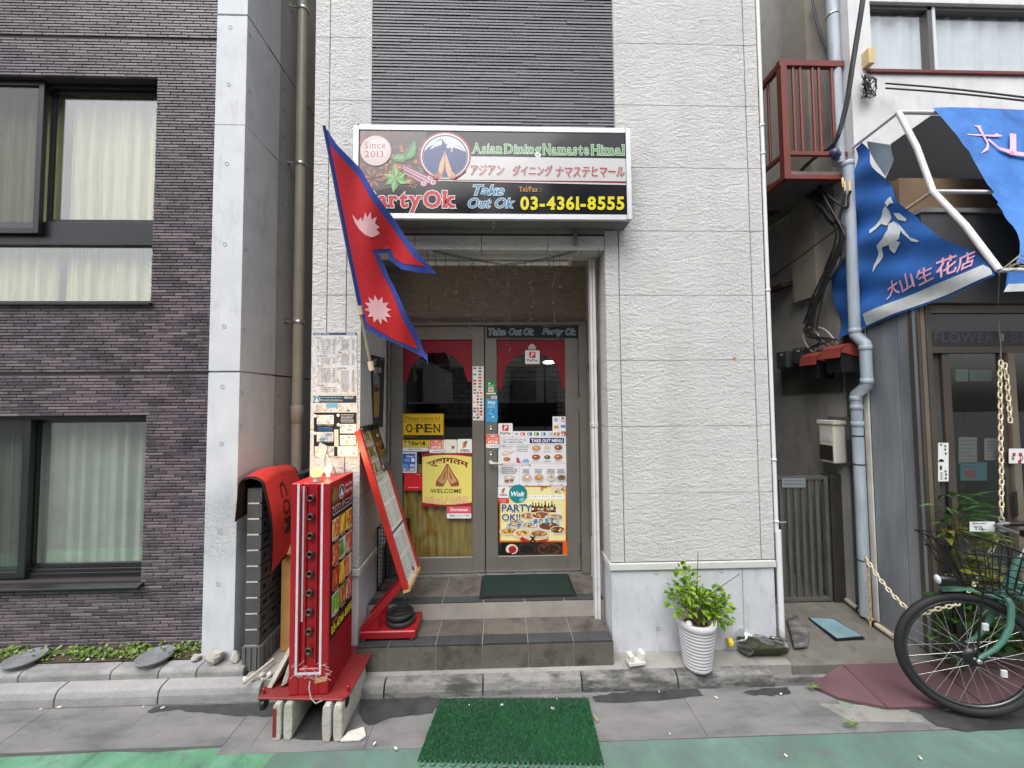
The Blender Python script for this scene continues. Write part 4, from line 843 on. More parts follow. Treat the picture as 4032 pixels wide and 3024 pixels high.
# left: photo of spices
a.poly([(344, 97), (780, 103), (800, 300), (870, 440), (640, 448), (420, 505), (346, 470)], (52, 22, 22))
a.blobs(346, 100, 700, 180, [(96, 24, 22), (70, 26, 22), (120, 34, 28), (34, 24, 22)], 60, 10, 30, rs)
a.blobs(346, 180, 470, 460, [(140, 30, 24), (96, 22, 20), (120, 60, 30), (60, 24, 20)], 60, 8, 24, rs)
a.blobs(480, 200, 760, 420, [(146, 96, 40), (190, 120, 50), (100, 60, 30), (70, 60, 30), (200, 90, 40)], 90, 7, 18, rs)
a.blobs(520, 320, 700, 450, [(206, 110, 34), (226, 140, 50), (180, 80, 30)], 40, 8, 18, rs)
for cx, cy, R in ((440, 415, 84), (700, 452, 40)):
    for i in range(8):
        t = i/8*2*math.pi+.2; ux, uy = math.cos(t), math.sin(t); nx, ny = -uy, ux
        a.poly([(cx, cy), (cx+ux*R*.5+nx*R*.13, cy+uy*R*.5+ny*R*.13), (cx+ux*R, cy+uy*R), (cx+ux*R*.5-nx*R*.13, cy+uy*R*.5-ny*R*.13)], (110, 52, 26)); a.poly([(cx+ux*R*.2, cy+uy*R*.2), (cx+ux*R*.5+nx*R*.06, cy+uy*R*.5+ny*R*.06), (cx+ux*R*.85, cy+uy*R*.85), (cx+ux*R*.5-nx*R*.06, cy+uy*R*.5-ny*R*.06)], (186, 110, 56))
a.poly([(640, 270), (652, 226), (690, 182), (712, 172), (722, 222), (716, 262), (690, 292), (654, 296)], (54, 118, 62)); a.poly([(650, 284), (676, 240), (712, 180), (716, 224), (700, 272)], (98, 164, 92))
a.poly([(556, 286), (590, 256), (630, 254), (660, 290), (640, 312), (596, 312)], (60, 124, 66)); a.poly([(566, 284), (600, 264), (634, 268), (650, 288), (610, 294)], (110, 172, 104))
a.poly([(728, 330), (760, 352), (770, 390), (740, 370)], (60, 124, 66))
# cinnamon
for k in range(3):
    o = k*16; a.poly([(618+o*.4, 326+o*1.5), (634+o*.4, 318+o*1.5), (830-o, 412+o*.9), (818-o, 434+o*.9)], [(120, 40, 70), (190, 120, 150), (150, 60, 96)][k]); a.poly([(630+o*.4, 334+o*1.5), (636+o*.4, 332+o*1.5), (820-o, 420+o*.9), (816-o, 426+o*.9)], (226, 190, 206))
for x, y in ((828, 440), (768, 448), (808, 412)): a.disc(x, y, 22, 20, (196, 120, 156)); a.disc(x, y, 15, 13, (240, 220, 230)); a.disc(x+2, y, 9, 8, (150, 60, 96)); a.disc(x+3, y, 4, 4, (230, 190, 206), 10)
for t, L in ((200, 92), (265, 100), (330, 84), (20, 90), (100, 96), (150, 80)):
    t = math.radians(t); cx, cy = 588, 418; ux, uy = math.cos(t), math.sin(t); nx, ny = -uy, ux
    a.poly([(cx, cy), (cx+ux*L*.45+nx*L*.24, cy+uy*L*.45+ny*L*.24), (cx+ux*L, cy+uy*L), (cx+ux*L*.45-nx*L*.24, cy+uy*L*.45-ny*L*.24)], (82, 158, 66)); a.poly([(cx, cy), (cx+ux*L*.45+nx*L*.2, cy+uy*L*.45+ny*L*.2), (cx+ux*L*.95, cy+uy*L*.95)], (140, 200, 104))
a.disc(459, 236, 104, 101, (110, 84, 70)); a.disc(459, 236, 99, 96, (218, 196, 196)); a.disc(474, 222, 70, 66, (230, 214, 214))
a.text('Since', 388, 180, 522, 222, (166, 40, 50), 0, serif=True); a.text('2013', 388, 238, 508, 280, (166, 40, 50), 0, serif=True)
# white band and title
a.poly([(1060, 273), (2075, 288), (2078, 440), (980, 424), (1040, 380)], (226, 226, 226)); a.poly([(870, 424), (2078, 448), (2078, 458), (850, 432)], (232, 228, 228)); a.poly([(960, 424), (2078, 434), (2078, 446), (950, 430)], (150, 30, 40))
GRN = (96, 166, 92)
for t, x0, x1, ya, yb in (('Asian', 1084, 1268, 190, 256), ('Dining', 1290, 1522, 196, 276), ('Namaste', 1538, 1830, 196, 264), ('Himal', 1850, 2058, 200, 266)):
    a.text(t, x0, ya, x1, yb, (236, 244, 234), .05, serif=True); a.text(t, x0, ya, x1, yb, GRN, .018, serif=True)
for t, x0, x1, y0 in (('アジアン', 1070, 1284, 328), ('ダイニング', 1340, 1596, 332), ('ナマステヒマール', 1620, 2060, 340)):
    a.text(t, x0, y0, x1, y0+66, (120, 90, 96), .03, .12, ox=4, oy=4); a.text(t, x0, y0, x1, y0+66, (244, 240, 240), .05, .12); a.text(t, x0, y0, x1, y0+66, (190, 36, 50), .016, .12)
# round emblem
a.disc(905, 272, 168, 156, (170, 36, 42), 48); a.disc(905, 272, 156, 146, (236, 236, 240), 48); a.disc(905, 274, 148, 138, (30, 38, 70), 48); a.disc(905, 275, 140, 131, (222, 232, 242), 48)
NV = (38, 66, 128)
a.poly([(766, 246)]+[(x, y) for x, y in ((800, 214), (830, 200), (856, 176), (884, 158), (905, 188), (922, 200), (942, 184), (964, 206), (1000, 212), (1042, 248))]+[(905+139*math.cos(math.radians(q)), 275+130*math.sin(math.radians(q))) for q in range(-10, 191, 8)], NV)
a.poly([(880, 170), (886, 160), (884, 196), (872, 206), (866, 200), (856, 214), (848, 206), (828, 222), (806, 226), (830, 204), (856, 180)], (236, 240, 246)); a.poly([(942, 186), (964, 208), (1000, 216), (1030, 242), (990, 226), (962, 216), (948, 228), (938, 214), (926, 224), (912, 212), (924, 200)], (236, 240, 246)); a.poly([(940, 238), (952, 226), (954, 246)], (236, 240, 246))
SK = (232, 184, 142); SKD = (190, 130, 96)
a.poly([(901, 232), (896, 262), (874, 318), (862, 372), (832, 396), (846, 416), (884, 408), (900, 360), (904, 300)], SKD); a.poly([(909, 232), (914, 262), (934, 320), (950, 372), (974, 392), (962, 414), (926, 404), (910, 360), (906, 300)], SK)
a.poly([(900, 236), (894, 266), (870, 322), (862, 368), (880, 388), (896, 352), (903, 300)], SK)
for k in range(5): a.poly([(818+4*k, 396+7*k), (862+4*k, 378+7*k), (863+4*k, 381+7*k), (819+4*k, 399+7*k)], (196, 44, 48)); a.poly([(946-3*k, 384+8*k), (982-3*k, 392+8*k), (982-3*k, 395+8*k), (946-3*k, 387+8*k)], (196, 44, 48))
# bottom row
for t, x0, x1, ya, yb in (('Party', 398, 742, 500, 632), ('Ok', 772, 958, 500, 602)):
    a.text(t, x0, ya, x1, yb, (240, 236, 236), .075, serif=True); a.text(t, x0, ya, x1, yb, (206, 36, 48), .04, serif=True)
for t, x0, x1, ya, yb in (('Take', 1090, 1284, 460, 524), ('Out', 1056, 1200, 544, 606), ('Ok', 1230, 1346, 544, 606)):
    a.text(t, x0, ya, x1, yb, (238, 244, 248), .055, .28); a.text(t, x0, ya, x1, yb, (44, 140, 190), .016, .28)
a.text('Tel/Fax :', 1384, 470, 1522, 502, (240, 170, 60), .01, serif=True); a.text('03-4361-8555', 1394, 536, 2056, 616, (250, 236, 40), .035, serif=True)
a.build('lettering', PRINTG, sg)
# ================================================================ lamp, string lights
wht = surf('white_enamel', lin((214, 212, 206)), .4, .08, 5, .02)
YLt = .12; lx0 = yY(*ZH(720, 240), YLt).x; lx1 = yY(*ZH(1790, 200), YLt).x; lz = yY(*ZH(1300, 232), YLt).z
fl = thing('strip_light', 'white fluorescent strip light under the entrance beam', 'lamp', ((lx0+lx1)/2, YLt, lz-.02))
boxm(lx0, lx1, YLt-.03, YLt+.05, ZH_-.028, ZH_-.001, .003).build('fitting', wht, fl); MB().tube([(lx0+.03, YLt, lz), (lx1-.03, YLt, lz)], .0155, 14).build('tube', surf('tube_glass', lin((232, 232, 230)), .3), fl)
for x in (lx0+.015, lx1-.02): boxm(x-.012, x+.012, YLt-.014, YLt+.014, lz-.018, ZH_-.028, .002).build('lamp_holder', surf('yellowed_plastic', lin((196, 176, 130)), .5), fl)
WIRE = surf('dark_wire', lin((44, 36, 32)), .6); LEDW = surf('led_tip', lin((112, 110, 106)), .6)
sl_ = thing('string_lights', 'dark wire of icicle lights swagged across the entrance', 'string lights', (0, .15, 2.5))
sw_ = [(680, 60), (760, 95), (880, 150), (1030, 185), (1200, 215), (1330, 240), (1500, 220), (1650, 190), (1800, 150), (1960, 95)]
def sag(off): return [yY(*ZH(x, y+off), .02) for x, y in sw_]
for o in (0, 9): MB().tube(sag(o), .0028, 6).build('wire', WIRE, sl_)
m = MB(); tips = MB()
drops = [(740, 120, 1), (820, 610, 3), (870, 320, 1), (940, 450, 1), (1030, 420, 1), (1110, 680, 3), (1130, 320, 1), (1222, 590, 2), (1280, 360, 1), (1350, 600, 2), (1364, 800, 2), (1415, 300, 1), (1480, 260, 1), (1520, 600, 2), (1620, 250, 1), (1665, 610, 2), (1710, 380, 1), (1855, 180, 1), (1970, 250, 1)]
for x, ye, n in drops:
    # top on the swag
    for (xa, ya), (xb, yb) in zip(sw_, sw_[1:]):
        if xa <= x <= xb: yt = ya+(yb-ya)*(x-xa)/(xb-xa); break
    else: yt = 100
    pts = []; k = max(4, int((ye-yt)/40)); xx = x
    for i in range(k+1):
        pts.append(yY(*ZH(xx, yt+(ye-yt)*i/k), .02+.02*math.sin(i+x))); xx += rnd.uniform(-7, 7)
        if i and rnd.random() < .6:
            p = pts[-1]; q = p+Vector((rnd.uniform(-.02, .02), rnd.uniform(-.01, .01), -rnd.uniform(.008, .022))); m.tube([p, q], .0016, 4); tips.tube([q, q+(q-p).normalized()*.011], .0016, 5)
    m.tube(pts, .0019, 5)
    tips.tube([pts[-1], pts[-1]+Vector((0.004, 0, -.014))], .0016, 5)
m.build('drop_wires', WIRE, sl_, kind='stuff'); tips.build('bulb_tips', LEDW, sl_, kind='stuff')
# white post in the right reveal
wp = thing('white_post', 'narrow white post in the right side of the entrance recess', 'post', (.7, .17, ZS1))
pb_ = zZ(*ZF(1915, 462), ZS1); px = pb_.x; py_ = pb_.y
m = MB(); m.box(px-.022, px-.004, py_-.03, py_+.03, ZS1, ZH_-.003); m.box(px-.002, px+.018, py_-.035, py_+.03, ZS1, ZH_-.003); m.bev(.003, 1).build('post', surf('chipped_white', lin((206, 204, 206)), .5, .06, 6, .05, dirt=.35, dcol=lin((120, 112, 106)), ds=9), wp)
boxm(px-.024, px+.02, py_-.037, py_+.032, 1.6, 1.63, .002).build('band', ALU, wp)
# ================================================================ menus on the left pier
def paper(zf, pts, P, n, c, name, label, cat, mat, draw, th=.003):
    a = Art(zf, P, n); nv = Vector(n).normalized(); q = [a.at(*p) for p in pts]; a.m.cur = lin(c); a.m.prism([v-nv*th for v in q], nv*th); a.up(); draw(a); return a.build(name, mat, label=label, cat=cat)
def d(a):
    a.rect(84, 153, 522, 178, (42, 62, 110)); a.text('DRINK MENU', 98, 158, 246, 173, (214, 222, 236), .015); a.rect(418, 159, 508, 172, (200, 206, 220)); a.rect(312, 190, 315, 756, (170, 172, 180))
    rg = random.Random(5)
    for i, (t, y) in enumerate((('Beer', 195), ('Highball', 380), ('Sour', 480), ('Shochu', 674))): a.text(t, 128, y, 128+12*len(t), y+14, (90, 96, 112), .015)
    for t, y in (('Whisky', 197), ('Wine', 345), ('Cocktail', 500)): a.text(t, 332, y, 332+11*len(t), y+14, (90, 96, 112), .015)
    for y0, y1 in ((218, 366), (402, 466), (508, 655), (695, 755)): a.scrib(160, y0, 262, y1, (172, 172, 178), int((y1-y0)/16), .85, rg); a.scrib(280, y0, 305, y1, (140, 140, 150), int((y1-y0)/16), .95, rg)
    for y0, y1 in ((218, 330), (366, 480), (530, 750)): a.scrib(365, y0, 450, y1, (172, 172, 178), int((y1-y0)/16), .85, rg); a.scrib(472, y0, 500, y1, (140, 140, 150), int((y1-y0)/16), .95, rg)
    for x, y in ((134, 245), (134, 292), (132, 420), (344, 232), (336, 390), (330, 620)): a.rect(x-7, y-14, x+7, y+14, (206, 190, 160))
paper(ZM, [(84, 152), (522, 152), (530, 772), (70, 775)], (0, -.004, 0), (0, -1, 0), (222, 222, 224), 'drink_menu', 'water stained white drink menu sheet on the left pier', 'menu', PRINTS, d)
def d(a):
    a.rect(86, 786, 520, 858, (36, 48, 62)); a.disc(120, 822, 34, 32, (170, 200, 214)); a.disc(120, 822, 27, 25, (44, 110, 150)); a.poly([(104, 844), (120, 800), (136, 844)], (206, 220, 226))
    a.text('Asian Dining Namaste Himal', 154, 796, 370, 814, (150, 190, 214), .015); a.text('アジアン ダイニングナマステヒマール', 154, 822, 378, 844, (220, 224, 228), .02, .1); a.text('TAKE OUT', 392, 795, 490, 816, (206, 210, 214), .015)
    rg = random.Random(9); FD = [(206, 200, 190), (170, 190, 206), (120, 150, 176), (226, 216, 200), (150, 160, 166), (196, 170, 150)]
    a.rect(86, 860, 524, 948, (206, 198, 192)); a.blobs(88, 864, 522, 944, FD+[(96, 96, 100)], 60, 8, 22, rg); a.rect(215, 862, 336, 905, (106, 160, 190))
    a.rect(92, 955, 522, 1394, (26, 26, 28))
    for q in ((122, 980, 292, 1072), (122, 1150, 290, 1244), (102, 1294, 296, 1390), (356, 1070, 518, 1164), (356, 1182, 518, 1285), (332, 1294, 524, 1392)):
        a.rect(*q, (210, 206, 198)); a.blobs(q[0]+4, q[1]+10, q[2]-4, q[3]-4, FD, 20, 8, 22, rg)
    for x, y in ((106, 988), (338, 982), (108, 1162), (340, 1078)): a.poly([(x+17*math.cos(math.radians(60*i+30)), y+17*math.sin(math.radians(60*i+30))) for i in range(6)], (226, 222, 214))
    a.rect(300, 1126, 340, 1296, (214, 200, 180)); a.scrib(316, 1140, 326, 1280, (120, 90, 70), 9, 1, rg)
    a.text('１カレー、ナンスセット', 130, 1074, 290, 1088, (220, 220, 220), .01); a.scrib(134, 1100, 286, 1140, (70, 130, 190), 3, .9, rg); a.text('２カレー、ナンスセット', 126, 1244, 292, 1256, (220, 220, 220), .01); a.scrib(364, 970, 500, 1058, (190, 190, 190), 6, .85, rg)
paper(ZM, [(84, 776), (526, 776), (536, 1402), (90, 1402)], (0, -.004, 0), (0, -1, 0), (214, 206, 194), 'takeout_menu', 'faded black takeout menu with photos below the drink menu', 'menu', PRINT, d)
# beer poster on the left reveal (faces right)
def d(a):
    rr = (184, 184, 186)
    a.poly([(688, 540), (700, 530), (730, 545), (750, 600), (752, 760), (745, 1000), (694, 1000)], (150, 150, 154)); a.poly([(694, 740), (750, 740), (745, 995), (698, 995)], (196, 150, 60)); a.poly([(694, 700), (750, 700), (750, 745), (694, 745)], (110, 60, 34)); a.text('RT', 694, 672, 724, 730, (150, 40, 44), .02); a.text('ビ', 690, 415, 720, 470, (226, 226, 226), .03); a.text('まめ', 700, 498, 770, 556, (226, 226, 226), .03); a.scrib(760, 414, 798, 434, (180, 180, 180), 1)
paper(ZM, [(664, 372), (805, 410), (785, 1100), (690, 1090)], (PL+.004, 0, 0), (1, 0, 0), (20, 20, 22), 'beer_poster', 'black poster with a beer glass on the left wall of the entrance', 'poster', PRINTG, d)
# ================================================================ flag
POLE = surf('flag_pole', lin((150, 140, 126)), .5, .2, 15, .05); K_ = 4032/2212
ft = yY(700*K_, 272*K_, -.42); fb = yY(*ZM(672, 520), -.03)
def fpole(t): return ft.lerp(fb, t)
fg = thing('nepal_flag', 'red double pennant flag with blue border on a leaning pole by the sign', 'flag', fb)
MB().tube([ft, fpole(.72)], .009, 10).build('sleeved_pole', surf('navy_cloth', lin((40, 52, 110)), .85), fg); MB().tube([fpole(.72), fb], .0105, 10).build('pole', POLE, fg)
for t in (.73, .985): MB().tube([fpole(t-.02), fpole(t+.02)], .018, 12).build('collar', surf('white_collar', lin((208, 196, 170)), .6), fg)
axd = (fb-ft).normalized(); side = Vector((1, -.10, 0)); fn_ = axd.cross(side).normalized()
if fn_.y > 0: fn_ = -fn_
def fold(p, u): return fn_*(.016*math.sin(u*24+p*9)+.014*math.sin(u*11+1+p*14))*min(1, u*6)
RED = NB('flag_red'); _n = RED.noise(60, 3, .6); RED.done(RED.ramp(_n, [(.3, lin((168, 18, 30))), (.7, lin((188, 24, 36)))]), .8, RED.bump(_n, .1, .001)); RED = RED.m
BLUE = surf('flag_blue', lin((40, 66, 150)), .8, .1, 20, .05); FWH = surf('flag_white', lin((224, 176, 182)), .85)
def fpt(x, y, o=0.):
    p = onP(x*K_, y*K_, ft, fn_); u = (p-ft).dot(axd)/(fb-ft).length; dist = ((p-ft)-axd*(p-ft).dot(axd)).length
    return p+fold(u, dist)+fn_*o
def cloth(pts, name, mat, o=0., sub=9, par=None):
    """fills a pixel polygon with a fine mesh that follows the folds"""
    from mathutils.geometry import delaunay_2d_cdt
    n = len(pts); P = []; E = []
    for i in range(n):
        p, q = Vector(pts[i]), Vector(pts[(i+1) % n]); k = max(1, int((q-p).length/sub))
        P += [p.lerp(q, t/k) for t in range(k)]
    N = len(P); x0 = min(p.x for p in P); x1 = max(p.x for p in P); y0 = min(p.y for p in P); y1 = max(p.y for p in P); y = y0
    while y < y1:
        x = x0+(int(y) % 3)
        while x < x1: P.append(Vector((x, y))); x += sub
        y += sub
    V, _, F_ = delaunay_2d_cdt(P, [(i, (i+1) % N) for i in range(N)], [tuple(range(N))], 1, 1e-4)[:3]
    m = MB(); m.add([fpt(v.x, v.y, o) for v in V], [tuple(f) for f in F_], True)
    return m.build(name, mat, par)
OUT = [(699, 272), (708, 282), (728, 312), (775, 362), (820, 428), (870, 505), (912, 556), (943, 592), (900, 588), (868, 582), (838, 562), (836, 545), (818, 548), (838, 600), (868, 648), (896, 712), (912, 758), (922, 768), (924, 790), (928, 802), (920, 778), (896, 764), (862, 744), (832, 734), (805, 718), (788, 708), (776, 660), (752, 560), (728, 440), (712, 350)]
INN = [(713, 312), (728, 330), (772, 380), (812, 440), (860, 512), (896, 556), (920, 576), (872, 570), (850, 558), (840, 536), (806, 540), (824, 592), (856, 650), (884, 712), (902, 756), (874, 742), (840, 728), (812, 710), (794, 698), (784, 660), (762, 560), (738, 440), (722, 350)]
cl = cloth(OUT, 'cloth', BLUE, 0, par=fg); cloth(INN, 'red_field', RED, .0035, par=cl); cloth(INN, 'red_field', RED, -.0035, par=cl)
MOON = [(760, 462), (774, 478), (782, 470), (786, 480), (794, 460), (798, 472), (806, 460), (808, 476), (818, 470), (814, 484), (822, 492), (816, 496), (822, 504), (816, 510), (806, 514), (792, 508), (778, 496), (768, 482)]
SUN = []
for i in range(24):
    t = i/24*2*math.pi; q = 1. if i % 2 == 0 else .62; e = Vector((math.cos(t)*29*q, math.sin(t)*32*q)); SUN.append((817+e.x+e.y*.22, 669+e.y))
cloth(MOON, 'moon_emblem', FWH, .006, par=cl); cloth(SUN, 'sun_emblem', FWH, .006, par=cl)
# ================================================================ red light-box sign on concrete blocks
RP = surf('red_paint', lin((150, 22, 32)), .38, .1, 4, .05, 60, dirt=.25, dcol=lin((96, 20, 24)), ds=5); RPD = surf('red_paint_worn', lin((126, 38, 40)), .55, .2, 7, .1, 60, dirt=.5, dcol=lin((92, 60, 54)), ds=4)
RX0, RX1, RY0, RY1, RZ0, RZ1 = -1.165, -.951, -.42, -.09, .205, 1.345
rs_ = thing('red_light_box', 'tall red illuminated sign box with a row of empty lamp sockets', 'sign', ((RX0+RX1)/2, (RY0+RY1)/2, 0.19))
cxm = (RX0+RX1)/2; gw = .055
m = MB(); m.box(RX0, cxm-gw, RY0, RY1, RZ0, RZ1); m.box(cxm+gw, RX1, RY0, RY1, RZ0, RZ1); m.box(cxm-gw, cxm+gw, RY0+.02, RY1, RZ0, RZ1-.004); m.box(cxm-gw, cxm+gw, RY0+.0006, RY0+.02, RZ0, RZ0+.14); m.bev(.004, 1).build('cabinet', RP, rs_)
m = MB()
for x in (cxm-gw*.55, cxm+gw*.55): m.box(x-.004, x+.004, RY0+.008, RY0+.02, RZ0+.14, RZ1-.01)
m.build('lamp_rail', RP, rs_)
TAPE = surf('white_tape', lin((206, 196, 204)), .5, .1, 20, dirt=.4, dcol=lin((160, 90, 96)), ds=20)
m = MB()
for x, zb in ((cxm-gw-.012, RZ0+.12), (cxm+gw+.008, RZ0+.12)): m.box(x-.006, x+.006, RY0-.0015, RY0+.001, zb, RZ1-.004)
m.box(cxm-gw+.002, cxm-gw+.012, RY0+.0165, RY0+.021, RZ0+.38, RZ1-.02)
m.box(cxm-gw-.018, cxm+gw+.014, RY0-.0025, RY0-.001, RZ0+.108, RZ0+.121)
for i in range(26):
    x = cxm+rnd.uniform(-gw-.05, gw+.045); z = RZ0+rnd.uniform(.085, .165); t = rnd.choice((-1, 1))*rnd.uniform(.01, .035); m.poly([(x, RY0-.003-i*1e-5, z), (x+.03, RY0-.003-i*1e-5, z+t), (x+.03, RY0-.003-i*1e-5, z+t+.0025), (x, RY0-.003-i*1e-5, z+.0025)])
m.build('tape', TAPE, rs_)
SOCK = surf('lamp_socket', lin((70, 48, 46)), .45, metal=.2)
skm = MB().lathe([(.020, 0), (.020, .016), (.017, .022), (.0125, .022), (.0125, .004), (0, .002)], axis=(0, -1, 0), n=18).mesh('lamp_socket', SOCK)
for y in (332, 425, 520, 613, 710, 805, 902, 998, 1095):
    p = yY(*ZR(405, y), RY0+.01); place('lamp_socket', skm, (cxm, RY0+.012, p.z), rs_)
# printed side panel
a = Art(ZR, (RX1+.001, 0, 0), (1, 0, 0)); rg = random.Random(12)
def sidep(u, v): return (517+(622-517)*u+(-14)*(1-u)*v, (262-0)+(-44)*u+((1060-262)*(1-u)+(905-218)*u)*v)  # corners: 517,262  622,218  618,905  503,1060
class SA:
    """draws in 0..1 on the side panel"""
    def P(s, u, v): return Vector((RX1+.0012+a.k*.00003, RY0+.012+(RY1-RY0-.024)*u, RZ1-.03-(RZ1-RZ0-.30)*v))
a.at = lambda x, y: SA().P(x, y)
a.rect(0, 0, 1, 1, (30, 22, 22)); a.rect(.02, .0, 1, .115, (178, 36, 48)); a.rect(.02, .01, .28, .11, (96, 66, 40)); a.blobs(.03, .015, .27, .105, [(150, 110, 60), (80, 130, 60), (190, 70, 50)], 12, .02, .05, rg)
a.disc(.45, .06, .13, .05, (226, 216, 220)); a.disc(.45, .06, .11, .042, (44, 56, 110)); a.poly([(.36, .09), (.45, .03), (.54, .09)], (226, 226, 232)); a.text('Asian Dining', .62, .02, .97, .048, (240, 226, 226), .02); a.text('Namaste Himal', .62, .06, .97, .09, (240, 226, 226), .02)
a.text('アジアン ダイニング', .04, .125, .97, .175, (240, 226, 220), .05); a.text('アジアン ダイニング', .04, .125, .97, .175, (170, 40, 50), .01)
a.scrib(.04, .18, .97, .2, (206, 200, 196), 1, .95, rg)
FC = [[(206, 70, 40), (236, 150, 60), (240, 220, 190)], [(240, 200, 40), (250, 226, 90), (220, 140, 40)], [(236, 170, 60), (206, 60, 40), (246, 226, 120)], [(226, 120, 60), (240, 200, 160), (206, 80, 50)], [(70, 130, 50), (110, 160, 60), (230, 225, 215)], [(206, 60, 44), (226, 110, 80), (240, 180, 150)], [(206, 70, 44), (230, 130, 50), (180, 50, 36)], [(240, 150, 50), (206, 44, 44), (250, 200, 60)], [(226, 110, 90), (240, 170, 130), (230, 200, 160)], [(110, 170, 50), (150, 200, 70), (230, 226, 210)], [(206, 80, 50), (230, 140, 90), (120, 140, 50)], [(206, 60, 60), (240, 190, 170), (220, 130, 110)]]
for i in range(4):
    for j in range(3):
        u0 = .05+j*.31; v0 = .22+i*.165; a.rect(u0, v0, u0+.29, v0+.14, FC[i*3+j][2]); a.blobs(u0+.01, v0+.01, u0+.28, v0+.13, FC[i*3+j], 26, .02, .07, rg); a.scrib(u0+.1, v0+.145, u0+.29, v0+.16, (236, 230, 226), 1, .95, rg)
a.text('Tel/Fax :', .06, .885, .36, .905, (226, 110, 60), .02); a.text('03-4361-8555', .04, .915, .97, .965, (250, 226, 40), .035, serif=True)
a.build('printed_panel', PRINT, rs_)
# plate with castors
m = MB(); m.prism([(-1.325, -.425, .192), (-.86, -.455, .192), (-.835, -.42, .192), (-.825, -.04, .192), (-.85, -.0, .192), (-1.3, .0, .192), (-1.335, -.05, .192)], (0, 0, .011)); m.bev(.003, 1).build('base_plate', RPD, rs_)
for x, y in ((-.86, -.03), (-.85, -.40), (-1.305, -.40)): MB().lathe([(0, .035), (.008, .034), (.010, .025), (.007, .02), (.007, 0)], (x, y, .203), n=12).build('bolt', RP, rs_)
for x, y in ((-.862, -.405), (-1.3, -.405)):
    MB().lathe([(0, -.012), (.026, -.012), (.03, -.006), (.03, .006), (.026, .012), (0, .012)], (x, y, .155), (1, 0, 0), n=18).build('castor', BLK, rs_)
    boxm(x-.018, x+.018, y-.012, y+.012, .158, .192, .002).build('castor_fork', BLK, rs_)
m = MB().tube([(cxm+.01, RY0-.001, RZ0+.075), (cxm+.015, RY0-.02, RZ0+.05), (cxm+.03, RY0-.03, RZ0+.005), (cxm+.06, RY0-.04, RZ0-.015), (cxm+.1, RY0-.02, RZ0-.01)], .0035, 8); m.build('power_cord', surf('grey_cord', lin((150, 148, 146)), .5), rs_)
p = [(cxm+.035, RZ0+.06), (cxm+.1, RZ0+.072), (cxm+.106, RZ0+.118), (cxm+.09, RZ0+.098), (cxm+.036, RZ0+.088)]; MB().poly([(x, RY0-.0012, z) for x, z in p]).build('brown_tape', surf('brown_tape', lin((176, 130, 90)), .5), rs_)
# bulbs and little flood lamp on top
def bulb(x, y, name, label, lit, r):
    t = thing(name, label, 'light bulb', (x, y, RZ1)); BW = surf('bulb_base_white', lin((224, 220, 212)), .4)
    MB().lathe([(r*.55, 0), (r*.55, r*.5), (r*.8, r*.9)], (x, y, RZ1), n=18).build('bulb_base', BW, t)
    if lit:
        b = NB('bulb_glow'); b.b.inputs['Emission Color'].default_value = (1, .72, .30, 1); b.b.inputs['Emission Strength'].default_value = .95; b.b.inputs['Base Color'].default_value = (0, 0, 0, 1); b.b.inputs['Specular IOR Level'].default_value = 0; mt = b.m
        l = bpy.data.lights.new('bulb_light', 'POINT'); l.energy = 4.5; l.color = (1, .66, .34); l.shadow_soft_size = r; lo = bpy.data.objects.new('bulb_light', l); COL.objects.link(lo); lo.parent = t; lo.location = (0, 0, r*1.6)
        lo.location = (0, .0, r*3.1)
    else: mt = surf('opal_glass', lin((236, 226, 210)), .25, .02, 3, 0)
    MB().lathe([(r*.8, r*.9), (r*1., r*1.35), (r*1.02, r*1.75), (r*.85, r*2.25), (r*.5, r*2.6), (0, r*2.72)], (x, y, RZ1), n=20).build('globe', mt, t)
pq = zZ(*ZR(470, 225), RZ1); bulb(cxm+.005, RY0+.055, 'lit_bulb', 'glowing warm light bulb on top of the red sign box', True, .030)
bulb(cxm+.012, RY0+.19, 'unlit_bulb', 'smaller unlit white bulb behind the glowing one', False, .024)
fl2 = thing('flood_lamp', 'small grey flood lamp on an arm above the red sign box', 'lamp', (cxm+.02, RY0+.26, RZ1))
fh = yY(*ZM(175, 1345), RY0+.26); MB().tube([(cxm+.03, RY0+.26, RZ1), (fh.x+.03, RY0+.255, fh.z-.02)], .005, 8).build('arm', STEEL, fl2)
ax = Vector((.030, -.012, -.012)); ay = Vector((.0, .012, .0)); az = Vector((.008, .004, .042)); MB().obox(fh, ax, ay, az).bev(.003, 1).build('head', surf('lamp_grey', lin((150, 146, 144)), .4), fl2)
# concrete blocks under it: waisted kerb blocks lying on their side
BLKC = m_kerb('block_concrete', (168, 164, 154), (196, 192, 182), (112, 108, 92), .55)
def hblock(x0, y0, L, label, w=.10, h=.188):
    c = x0+w/2; pr = [(x0+.008, 0), (c-.012, 0), (c-.006, .03), (c-.006, h-.03), (c-.012, h), (x0+.008, h), (x0, h-.012), (x0-.004, h*.5), (x0, .012)]
    pr2 = [(2*c-x, z) for x, z in pr[::-1]]
    m = MB(); m.prism([(x, y0, z) for x, z in pr], (0, L, 0)); m.prism([(x, y0, z) for x, z in pr2], (0, L, 0)); m.box(c-.008, c+.008, y0+.05, y0+L-.01, .028, h-.028); m.bev(.006, 2)
    return m.build('concrete_block', BLKC, label=label, cat='concrete block')
b1 = hblock(-1.225, -.455, .3, 'waisted concrete block with red paint on its left edge under the sign box')
MB().poly([(-1.2275, -.448, .02), (-1.2275, -.2, .02), (-1.2275, -.2, .17), (-1.2275, -.448, .17)]).build('paint_smear', RPD, b1); boxm(-1.224, -1.205, -.4572, -.4555, .02, .165).build('paint_smear', RPD, b1)
hblock(-.955, -.475, .36, 'bare waisted concrete block under the right side of sign box')
